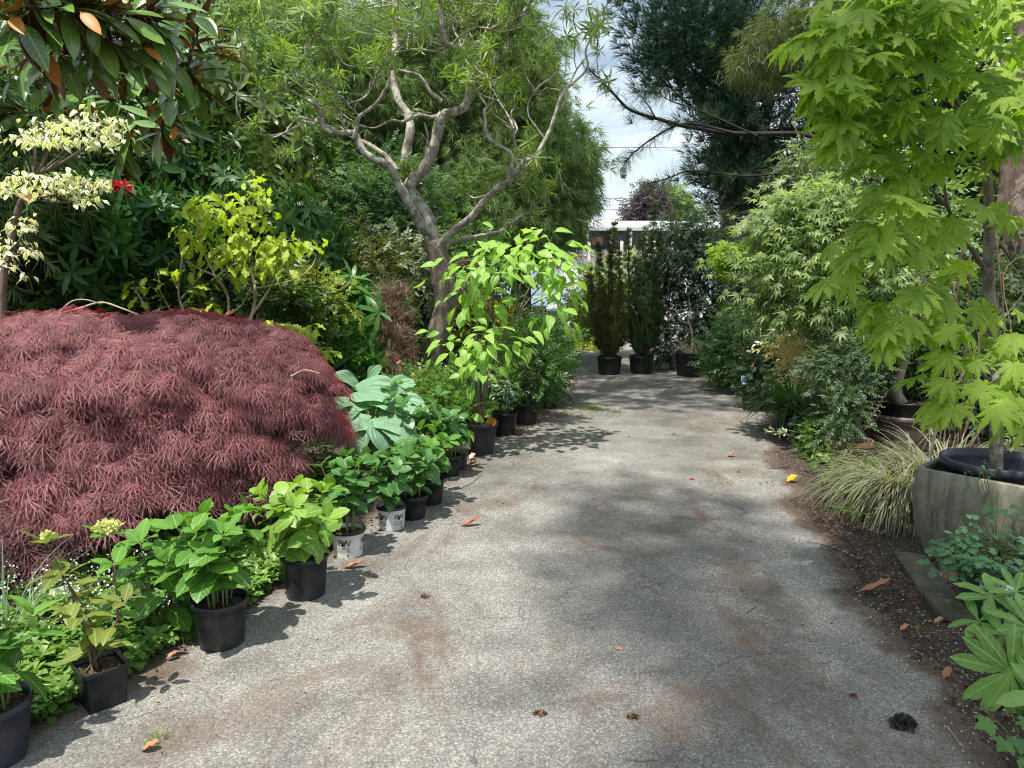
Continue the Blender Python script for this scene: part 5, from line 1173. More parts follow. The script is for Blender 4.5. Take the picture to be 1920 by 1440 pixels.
def fence():
    Y = 27.; t = thing('boundary_fence', 'wire fence with a rusty brown top rail in front of the low building', 'fence', (4, Y, 0))
    R = plain_mat('rusty_rail', (.34, .16, .09), .7, dirt=(.45, .30, .2), dscale=6); PO = plain_mat('pale_post', (.58, .52, .44), .7, dirt=(.45, .38, .3))
    xs = [pt(px, 480, Y)[0] for px in (985, 1044, 1104, 1165, 1226, 1290, 1350, 1410)]; zr = pt(1100, 480, Y)[2]; zt = pt(1100, 452, Y)[2]
    mb = MB(); box(mb, (xs[0], Y - .03, zr - .05), (xs[-1], Y + .03, zr + .05), .01); mb.build('rail', R, t)
    for x in xs: mb = MB(); box(mb, (x - .05, Y - .10, -.03), (x + .05, Y - .035, zt), .01); mb.build('post', PO, t)
    mb = MB()
    for x in np.arange(xs[0], xs[-1], .13):
        for s in (-1, 1):
            if xs[0] < x + s * 1.1 < xs[-1]: tube(mb, [(x, Y + .05, .05), (x + s * (zr - .1) * .6, Y + .05, zr - .05)], [.006], 3, 1, cap=False)
    mb.build('wire_mesh', plain_mat('wire', (.42, .43, .44), .4, metal=.6), t)
fence()
# blue car facing the gap
def car(label, name, x, Y, paint, s=1., rot=0., cat='car'):
    t = thing(name, label, cat, (x, Y, 0)); t.rotation_euler = (0, 0, rot)
    O = Vc([x, Y, 0.]); W = .9 * s
    def sec(poly, w0, w1, mat, nm, par=t, sm=False):
        mb = MB(); prism(mb, [(O[1] + a * s, O[2] + b * s) for a, b in poly], O[0] - w0, O[0] + w1, 'x'); return mb.build(nm, mat, par, sm)
    body = sec([(-2.2, .42), (-2.25, .70), (-2.15, .95), (-1.1, 1.05), (-1.0, 1.05), (2.1, 1.06), (2.25, .9), (2.25, .42), (1.9, .32), (-1.9, .32)], W, W, paint, 'body')
    cab = MB(); v0 = [(-1.05, 1.06, W * .93), (-.35, 1.80, W * .76), (1.75, 1.84, W * .76), (2.12, 1.06, W * .93)]
    V = [(O[0] + sx * w, O[1] + a * s, b * s) for sx in (-1, 1) for a, b, w in v0]
    cab.add(V, [(0, 1, 2, 3), (7, 6, 5, 4), (0, 4, 5, 1), (1, 5, 6, 2), (2, 6, 7, 3)]); cab.build('cabin', paint, t, False)
    GL = plain_mat('car_glass', (.16, .21, .25), .05, .8)
    def quad(pts, mat, nm, par=t): mb = MB(); mb.add([O + Vc(p) * Vc([1, s, s]) for p in pts], [(0, 1, 2, 3)]); return mb.build(nm, mat, par, False)
    k = W * .86
    quad([(-k, -1.0, 1.12), (k, -1.0, 1.12), (W * .72, -.42, 1.74), (-W * .72, -.42, 1.74)], GL, 'windscreen').location.y = -.02
    for sx in (-1, 1):
        quad([(sx * W * .925, -.80, 1.14), (sx * W * .925, 1.9, 1.14), (sx * W * .79, 1.65, 1.74), (sx * W * .79, -.28, 1.72)], GL, 'side_window')
        mb = MB(); box(mb, (O[0] + sx * W * .62 - .15, Y - 2.28 * s, .72 * s), (O[0] + sx * W * .62 + .15, Y - 2.20 * s, .88 * s), .03); mb.build('headlight', plain_mat('lamp_lens', (.75, .78, .8), .1, .8), t)
        mb = MB(); box(mb, (O[0] + sx * (W + .09) - .09, Y - .95 * s, 1.05 * s), (O[0] + sx * (W + .09) + .09, Y - .78 * s, 1.22 * s), .03); mb.build('wing_mirror', paint, t)
        for yy in (-1.4, 1.4):
            w = MB(); th = [(.30, -.12), (.36, -.10), (.37, 0), (.36, .10), (.30, .12), (.001, .12)]
            lathe(w, (0, 0, 0), [(.20, -.11), (.30, -.12)] + th[1:], 28); V = w.v[0]
            w.v[0] = np.stack([V[:, 2] + O[0] + sx * (W - .10), V[:, 0] + Y + yy * s, V[:, 1] + .37], 1); wh = w.build('wheel', plain_mat('tyre_rubber', (.018, .018, .02), .8), t)
            r = MB(); lathe(r, (0, 0, 0), [(.001, .0), (.20, .01), (.21, .03)], 20); V = r.v[0]
            r.v[0] = np.stack([V[:, 2] * sx + O[0] + sx * (W + .025), V[:, 0] + Y + yy * s, V[:, 1] + .37], 1); r.build('rim', plain_mat('alloy', (.5, .5, .52), .3, metal=.8), wh)
    mb = MB(); box(mb, (O[0] - W * .98, Y - 2.33 * s, .34 * s), (O[0] + W * .98, Y - 2.18 * s, .60 * s), .05); mb.build('bumper', plain_mat('dark_bumper', (.03, .032, .035), .5), t)
    mb = MB(); box(mb, (O[0] - W * .45, Y - 2.27 * s, .66 * s), (O[0] + W * .45, Y - 2.2 * s, .86 * s), .02); mb.build('grille', plain_mat('grille_black', (.02, .02, .022), .4), t)
    mb = MB(); box(mb, (O[0] - .26, Y - 2.36 * s, .42 * s), (O[0] + .26, Y - 2.335 * s, .54 * s), .005); mb.build('number_plate', plain_mat('plate_white', (.7, .72, .74), .4), t)
car('pale blue vehicle parked facing the mouth of the drive', 'parked_car', .50, 22.0, plain_mat('blue_paint', (.22, .31, .45), .22, .6, dirt=(.28, .36, .5), dscale=2))
car('white car parked beyond the dark shrub', 'parked_car', 6.3, 25.5, plain_mat('white_paint', (.75, .77, .80), .22, .6), 1., .25)
# power lines
for i, (py, lab) in enumerate(((272, 'highest of the thin power lines crossing the gap of sky'), (368, 'middle power line crossing the gap of sky'), (388, 'power line just under the middle one, low in the gap of sky'))):
    a, b_ = pt(900, py + 4, 60), pt(1700, py - 12, 62); mb = MB(); tube(mb, [a, (a + b_) / 2 - Vc([0, 0, .3]), b_], [.022], 5, 6); tag(mb.build('power_line', plain_mat('cable_black', (.03, .03, .035), .6)), lab, 'cable', 'power lines over the car park')

# ================================================================ pines
PN = leafm('pine_needle', (.008, .026, .014), (.036, .072, .042), trans=.10, spec=.08, rough=.8, tcol=(1.2, 1.3, .8)); PT = [tuft_t(16, .035, 62, .05, i) for i in range(4)]
def pine():
    Y = 16.; b = pt(1357, 600, Y); b[2] = 0; t = thing('pine_tree', 'big dark pine with a bare reddish trunk beside the gap of sky', 'tree', b)
    tr = MB(); tube(tr, [b - Vc([0, 0, .05]), b + Vc([0, 0, 2]), b + Vc([.05, 0, 4.5]), b + Vc([.1, 0, 9])], [.20, .17, .15, .09], 12, 5, .03); tr.build('trunk', M['bark_red'], t)
    br = MB(); mb = MB(); P, D = [], []
    def pad(e, sx, sz, n, src):
        tube(br, [src, (src + e) / 2 + Vc([0, 0, -.1]) + RG.normal(size=3) * .12, e], [.05, .035, .01], 6, 4, .04)
        for i in range(n):
            o = RG.normal(size=3) * Vc([sx, sx * .8, sz]); P.append(e + o); D.append(nrm(o) * .7 + nrm(e - b) * Vc([.6, .6, 0]) + Vc([0, 0, .55]) + RG.normal(size=3) * .3)
        for i in range(5): 
            o = RG.normal(size=3) * Vc([sx, sx, sz]) * 1.1; tube(br, [e - (e - src) * .15, e + o * .5, e + o], [.014, .008, .003], 4, 2)
    for (px, py, sx, sz, n) in ((1357, -20, .6, .3, 140), (1340, -60, .7, .3, 140), (1370, 60, .5, .4, 130), (1232, 108, .32, .20, 120), (1240, 60, .5, .25, 130), (1258, 20, .5, .25, 110), (1240, 150, .2, .14, 60), (1282, 115, .42, .25, 140), (1335, 165, .34, .2, 110), (1300, 85, .5, .3, 150), (1300, 30, .6, .3, 130), (1350, 120, .5, .3, 130), (1375, 190, .42, .22, 110), (1372, 230, .34, .2, 110), (1380, 270, .36, .2, 110), (1375, 240, .45, .25, 110), (1378, 320, .32, .18, 100), (1375, 310, .45, .22, 120), (1385, 360, .34, .16, 90), (1380, 340, .5, .2, 110), (1365, 350, .25, .12, 50), (1420, 300, .6, .25, 140), (1400, 220, .6, .3, 140), (1440, 240, .6, .28, 140), (1400, 150, .6, .3, 130), (1460, 160, .7, .3, 140), (1400, 60, .7, .3, 130), (1470, 60, .7, .35, 140), (1350, 20, .6, .3, 110), (1540, 120, .7, .35, 140), (1520, 240, .7, .3, 140), (1480, 330, .6, .25, 120), (1440, 370, .5, .2, 100), (1550, 320, .6, .3, 120), (1600, 200, .7, .4, 130), (1600, 60, .7, .4, 120), (1385, 385, .3, .12, 60), (1345, 205, .2, .12, 40), (1400, 390, .4, .15, 60)):
        e = pt(px, py, Y + RG.uniform(-1.2, .8)); src = Vc([b[0] + .06, Y, max(2.9, e[2] - .5 - .15 * abs(e[0] - b[0]))]); pad(e, sx, sz, n, src)
    n = len(P); scatter(mb, PT, P, D, rnd_dirs(n), .29 * RG.uniform(.75, 1.2, n)); mb.build('crown', PN, t); br.build('branch', M['bark_black'], t)
pine()
def long_pine():
    Y = 10.; b = Vc([5.6, Y, 0]); t = thing('long_needled_pine', 'slender pine reaching long drooping needle tufts and a cone across the gap of sky', 'tree', b)
    tr = MB(); tube(tr, [b - Vc([0, 0, .05]), b + Vc([0, 0, 2.5]), b + Vc([-.1, 0, 5.5])], [.13, .11, .07], 9, 4, .03); tr.build('trunk', M['bark_black'], t)
    br = MB(); mb = MB(); P, D = [], []
    LN = [tuft_t(18, .012, 60, .55, i) for i in range(3)]
    for (pts, r) in (([(1500, 250), (1380, 250), (1290, 238), (1230, 222), (1180, 205), (1150, 175), (1125, 150), (1105, 130)], .03), ([(1380, 250), (1300, 232), (1262, 238), (1220, 262), (1190, 285), (1170, 305)], .018), ([(1500, 320), (1400, 330), (1300, 320), (1250, 335), (1210, 345)], .016), ([(1230, 222), (1210, 190), (1190, 170)], .010), ([(1420, 255), (1330, 215), (1260, 190), (1225, 170)], .014)):
        C = tube(br, [b + Vc([-.05, 0, 2.9])] * (0) + [pt(a, c, Y + .15 * math.sin(i)) for i, (a, c) in enumerate(pts)], [r, r * .35], 6, 5, .04)
        L = len(C)
        for i in range(L // 4, L):
            for s in range(2 if i < L - 3 else 4):
                if RG.random() < .8: P.append(C[i] + RG.normal(size=3) * .02); D.append(nrm(C[min(i + 1, L - 1)] - C[i - 1]) * .6 + RG.normal(size=3) * .5 + Vc([0, 0, -.25]))
    tube(br, [b + Vc([-.06, 0, 3.0]), pt(1500, 250, Y)], [.05, .03], 6, 2); tube(br, [b + Vc([-.04, 0, 2.6]), pt(1500, 320, Y)], [.03, .016], 6, 2)
    n = len(P); scatter(mb, LN, P, D, rnd_dirs(n), .21 * RG.uniform(.8, 1.2, n)); mb.build('crown', leafm('long_needle', (.03, .06, .03), (.12, .17, .09), trans=.25), t); br.build('branch', M['bark_black'], t)
    co = MB(); p = pt(1169, 314, Y); n = 60; f = np.linspace(0, 1, n); az = np.arange(n) * 2.39996
    o = np.stack([np.cos(az), np.sin(az), 0 * az], 1); rr = .05 * np.sin(PI * (f * .85 + .1))
    scatter(co, leaf_t(.9, .5, .5, 2, .2, .2), p + o * rr[:, None] * .5 - Vc([0, 0, 1.]) * (f * .13)[:, None], o + Vc([0, 0, -.3]), np.repeat([[0, 0, 1.]], n, 0), .035); co.build('cone', plain_mat('cone_brown', (.07, .045, .03), .8), t)
long_pine()
t, K = tree('dark weeping conifer with yellow-green tips behind the bright maple', 'weeping_conifer', 5.0, 10.8, [(1530, 60, 10.6, .9, .5, .35, 1.4), (1440, 110, 10.6, .45, .4, .3, .8), (1600, 120, 10.6, .7, .5, .5, 1), (1520, 350, 10.7, .6, .4, .35, .8), (1640, 20, 10.7, .8, .5, .5, 1)], LIN, .17, 200, 12, .12, leafm('weeping_needle', (.03, .06, .02), (.14, .17, .05)), 1.2, .09, droop=.8, bark=M['bark_dark'])

# ================================================================ right: japanese maple, pots and perennials
def jmaple():
    c = gp(1688, 838); t = thing('potted_maple', 'pale-leaved japanese maple in a wide brown double-rimmed pot', 'potted tree', c)
    mb = MB(); lathe(mb, c, [(.24, 0), (.26, .08), (.285, .20), (.29, .27), (.30, .275), (.31, .29), (.31, .315), (.30, .33), (.275, .33), (.26, .30), (.001, .30)], 44); mb.build('pot', M['pot_brown'], t)
    mb = MB(); lathe(mb, c, [(.245, .305), (.255, .43), (.268, .435), (.268, .455), (.25, .455), (.24, .43), (.23, .32)], 44); mb.build('inner_pot', M['pot_black'], t)
    mb = MB(); disc(mb, c + Vc([0, 0, .425]), .243); mb.build('soil', M['soil'], t)
    Y = c[1]; b = c + Vc([-.02, 0, .42]); tr = MB(); br = MB()
    tube(tr, [b, pt(1681, 735, Y), pt(1684, 715, Y), pt(1700, 660, Y), pt(1708, 610, Y)], [.055, .048, .042, .036, .03], 9, 4, .04)
    tr.build('trunk', bark_mat('pale_trunk', (.26, .21, .15), (.46, .40, .31), 26, None, .3, .6), t)
    mb = MB(); tm = [star_leaf(7, 230, .20, d) for d in (.3, .5, .7)]; Ks = []
    src = pt(1702, 650, Y)
    for (px, py, dY, rx, rz, n) in ((1480, 400, .1, .30, .14, 26), (1530, 380, .1, .34, .14, 28), (1580, 400, .0, .36, .18, 30), (1500, 440, .0, .40, .16, 34), (1560, 460, -.1, .42, .18, 38), (1490, 490, .0, .36, .16, 30), (1620, 440, .1, .36, .2, 28), (1460, 530, .1, .26, .14, 18), (1530, 530, -.1, .40, .16, 38), (1590, 520, -.2, .40, .18, 36), (1640, 500, .0, .36, .2, 26), (1500, 580, .0, .34, .13, 26), (1560, 590, -.2, .38, .15, 30), (1610, 600, -.2, .34, .15, 26), (1440, 600, .1, .2, .10, 10), (1580, 640, -.2, .28, .12, 16), (1640, 580, -.1, .3, .18, 22), (1540, 350, .2, .26, .1, 12), (1430, 560, .1, .16, .1, 8), (1450, 440, .2, .22, .12, 12), (1680, 540, .1, .3, .2, 22), (1655, 640, -.1, .25, .15, 14)):
        e = pt(px, py, Y + dY); Ks.append(e); tube(br, [src, src + (e - src) * .5 + Vc([0, 0, .08]), e], [.016, .010, .003], 6, 5, .05)
        m = n * 8; g = RG.normal(size=(m, 3)) * Vc([rx, rx * .9, rz]) * .62
        D = nrm(g) * .7 + nrm(e - src) * .5 + RG.normal(size=(m, 3)) * .3 - Vc([0, 0, .5])
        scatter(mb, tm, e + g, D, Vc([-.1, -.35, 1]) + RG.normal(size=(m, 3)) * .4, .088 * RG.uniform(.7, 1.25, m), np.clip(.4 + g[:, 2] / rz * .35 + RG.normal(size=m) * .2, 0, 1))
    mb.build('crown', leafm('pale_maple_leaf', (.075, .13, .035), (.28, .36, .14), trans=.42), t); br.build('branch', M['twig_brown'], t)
jmaple()
# bushes along the right edge
c = gp(1412, 770); t = thing('potted_shrub', 'dark bushy plant in the black pot beside the blue tag', 'potted plant', c); make_pot(t, c, .15, .125, .27, M['pot_black'])
mb = MB(); K = cloud(mb, OV, c + Vc([.12, .08, .50]), (.24, .24, .28), 80, 8, .07, .15); mb.build('foliage', leafm('cool_dark', (.018, .05, .022), (.07, .12, .06)), t); sb = MB(); limbs(sb, c + Vc([0, 0, .2]), K, .02, 14); sb.build('stem', M['bark_dark'], t)
mb = MB(); p = pt(1397, 712, c[1] - .02); box(mb, p - Vc([.055, .004, .028]), p + Vc([.05, .004, .05]), .002, .3); tg = mb.build('plant_tag', plain_mat('blue_tag', (.22, .45, .72), .4), loc=p); tag(tg, 'blue plastic plant tag standing in the black pot', 'sign')
mb = MB(); box(mb, p + Vc([-.04, -.008, -.06]), p + Vc([.06, .002, -.032]), .002); mb.build('tag_strip', plain_mat('pale_tag', (.55, .58, .66), .4), tg)
TAN = leafm('dry_leaf', (.30, .25, .10), (.62, .55, .32), trans=.3)
t, K = shrub('dry_shrub', 'half-dead shrub of bare tan twigs and yellowed leaves', 'shrub', gp(1520, 790)[:2], pt(1508, 645, 7.9), (.34, .26, .42), [sprig_t(6, .28, seedv=i + 3) for i in range(3)], .15, 110, 6, .08, TAN, M['twig'], .016, 60)
t, K = shrub('grey_green_shrub', 'grey-green small-leaved shrub leaning out of the terracotta pot', 'shrub', gp(1610, 850)[:2], [(pt(1590, 675, 6.4), (.26, .26, .24), 2), (pt(1588, 770, 6.1), (.10, .14, .30), .8), (pt(1555, 690, 6.5), (.2, .24, .22), 1)], None, [sprig_t(9, .2, seedv=i + 8) for i in range(3)], .13, 190, 6, .055, leafm('grey_green_leaf', (.03, .06, .03), (.13, .19, .10)), M['bark_dark'], .02, 40)
c = gp(1590, 872); t = thing('terracotta_pot', 'terracotta pot half hidden by the arching sedge', 'pot', c); mb = MB(); lathe(mb, c, [(.13, 0), (.165, .17), (.168, .175), (.185, .178), (.19, .23), (.175, .232), (.16, .2), (.001, .2)], 36); mb.build('pot', M['terracotta'], t); mb = MB(); disc(mb, c + Vc([0, 0, .20]), .155); mb.build('soil', M['soil'], t)
sb = MB(); mb = MB(); Y = c[1]      # long wand leaning across the drive
C = tube(sb, [pt(1580, 862, Y), pt(1520, 835, Y - .1), pt(1478, 815, Y - .2), pt(1440, 808, Y - .25)], [.004, .0025], 5, 6); n = 26
scatter(mb, leaf_t(.4, .8, .9, 3, .2, .2), C[RG.integers(len(C) - 7, len(C), n)] + RG.normal(size=(n, 3)) * .015, RG.normal(size=(n, 3)) + Vc([-.6, 0, .2]), rnd_dirs(n), .045)
for q in range(7):
    e = c + Vc([RG.normal() * .2 + .12, RG.normal() * .1, RG.uniform(.3, .75)]); tube(sb, [c + Vc([RG.normal() * .05, RG.normal() * .05, .18]), (c + e) / 2 + Vc([.03, 0, .1]), e], [.006, .003], 5, 4)
sb.build('stem', M['twig_brown'], t); mb.build('foliage', leafm('wand_leaf', (.2, .25, .15), (.4, .45, .3)), t)
c = gp(1480, 812); t = thing('potted_daylily', 'arching strap-leaved plant in a black pot beside the drive', 'potted plant', c); make_pot(t, c + Vc([0, 0, 0]), .15, .125, .25, M['pot_black'])
mb = MB(); grass(mb, c + Vc([0, 0, .22]), 300, .62, .11, lean=(.1, 1.25), tm=[strip_t(.038, 7, d, .05) for d in (.7, 1., 1.3)]); mb.build('foliage', leafm('daylily_leaf', (.03, .09, .028), (.11, .22, .07)), t)
c = gp(1520, 840); t = thing('potted_groundcover', 'second black pot behind the strap-leaved plant, sprouting dark leaves', 'potted plant', c); make_pot(t, c, .13, .11, .24, M['pot_black'])
mb = MB(); cloud(mb, OV, c + Vc([0, 0, .32]), (.17, .17, .12), 30, 7, .05, .11); mb.build('foliage', LEAVES['cool_dark'], t); bloom(t, pt(1518, 768, c[1] - .1), .03, COR, 14)
shrub('mound_plant', 'bright green small-leaved mound in front of the grey-green shrub', 'plant', gp(1552, 862)[:2], gp(1552, 862) + Vc([0, .0, .18]), (.17, .17, .24), [sprig_t(9, .22, seedv=i + 8) for i in range(3)], .10, 90, 8, .04, leafm('bright_mound', (.05, .12, .03), (.20, .32, .07)), nl=6)
# sedge mound
SED = leaf_mat('sedge_blade', (.07, .085, .045), (.31, .30, .195), .3, .45, mott=.2)
def sedge():
    c = gp(1722, 960); t = thing('sedge_mound', 'big mound of arching tan and green sedge beside the stone planter', 'plant', c); mb = MB()
    tm = [strip_t(.015, 9, d, .08) for d in (1.15, 1.5, 1.9)]
    grass(mb, c + Vc([.06, .15, 0]), 1700, .66, .28, lean=(.35, 1.15), tm=tm); grass(mb, c + Vc([-.02, .05, .1]), 900, .66, .26, lean=(.35, 1.2), tm=tm, az=(PI * 1.15, .7))
    grass(mb, c + Vc([.5, .55, .0]), 900, .75, .3, lean=(.05, 1.0), tm=tm); mb.build('foliage', SED, t)
sedge()
# hedge of shrubs behind the bright maple
RB = [sprig_t(7, .32, seedv=i + 70) for i in range(3)]
tree('shrub with lit pale green leaves behind the japanese maple pot', 'leafy_shrub', 5.4, 8.6, [(1700, 560, 8.4, .6, .4, .7, 2), (1760, 640, 8.3, .5, .4, .4, 1), (1650, 660, 8.2, .5, .4, .35, 1), (1700, 420, 8.5, .6, .4, .6, 1.4)], RB, .26, 200, 6, .13, leafm('lit_green', (.05, .11, .03), (.22, .31, .11)), .4, .06, cat='shrub')
tree('dark shrub behind the bright maple trunk', 'evergreen_shrub', 6.8, 8.4, [(1880, 690, 7.6, .8, .4, .4, 2), (1800, 720, 7.2, .5, .3, .3, 1), (1950, 540, 8.0, .5, .4, .8, 1.2), (1790, 740, 8.0, .5, .3, .25, 1), (1790, 600, 7.6, .5, .3, .5, 1.2), (1870, 760, 7.6, .6, .3, .25, 1)], RB, .24, 250, 7, .13, DARKC, .3, .05, cat='shrub')
tree('tall green tree closing the view behind the bright maple', 'backing_tree', 7.2, 10.4, [(1750, 250, 10.2, 1.1, .6, 1.2, 2), (1900, 150, 10.2, 1.2, .6, 1.6, 2), (1880, 420, 10.0, .9, .5, .8, 1.2), (1690, 60, 10.4, .9, .6, .7, 1), (1600, 480, 10.2, .7, .5, .9, 1.2)], BIG, .34, 360, 8, .2, leafm('right_wood', (.03, .07, .02), (.13, .20, .06)), 1., .14)
b = pt(1878, 600, 8.8); b[2] = 0; t = thing('conifer_trunk', 'thick scaly pinkish conifer trunk behind the bright maple', 'tree', b); mb = MB(); tube(mb, [b - Vc([0, 0, .05]), b + Vc([0, 0, 1.2]), b + Vc([.02, 0, 3]), b + Vc([0, 0, 6])], [.22, .19, .17, .15], 16, 6, .04); mb.build('trunk', M['bark_red'], t)
t = thing('tangled_shrub', 'tangle of bare brown and pale stems behind the bright maple', 'shrub', gp(1790, 800)); mb = MB()
for i in range(16):
    x = RG.uniform(1700, 1915); Y = RG.uniform(5.6, 7.2); e = pt(x + RG.normal() * 50, RG.uniform(380, 600), Y); s = pt(1800 + RG.normal() * 45, 760, Y); s[2] = 0
    tube(mb, [s, (s + e) / 2 + RG.normal(size=3) * .12, e], [.010, .007, .003], 5, 5, .05)
mb.build('stem', M['bark'], t); mb = MB()
s0 = pt(1800, 760, 6.4); s0[2] = 0
for i in range(7):
    x = RG.uniform(1700, 1900); Y = RG.uniform(6, 7.2); s = pt(x, RG.uniform(430, 620), Y); d = Vc([RG.normal() * .3, 0, RG.uniform(-.5, .5)]); tube(mb, [s0, (s0 + s) / 2 + RG.normal(size=3) * .1, s, s + d * .5 + RG.normal(size=3) * .03, s + d], [.008, .007, .006, .005, .003], 5, 4)
mb.build('dead_stem', M['twig_brown'], t)
t, K = shrub('flowering_shrub', 'pink-budded shrub peeping over the japanese maple', 'shrub', (4.6, 8.2), pt(1560, 300, 8.0), (.4, .3, .22), RB, .2, 40, 6, .1, leafm('soft_pale', (.06, .11, .04), (.22, .28, .14)), nl=12)
for (px, py) in ((1550, 258), (1562, 262), (1575, 268), (1590, 280), (1542, 262)): bloom(t, pt(px, py, 7.7), .045, PINK, 14)
bloom(t, pt(1438, 453, 7.6), .03, PINK, 16)

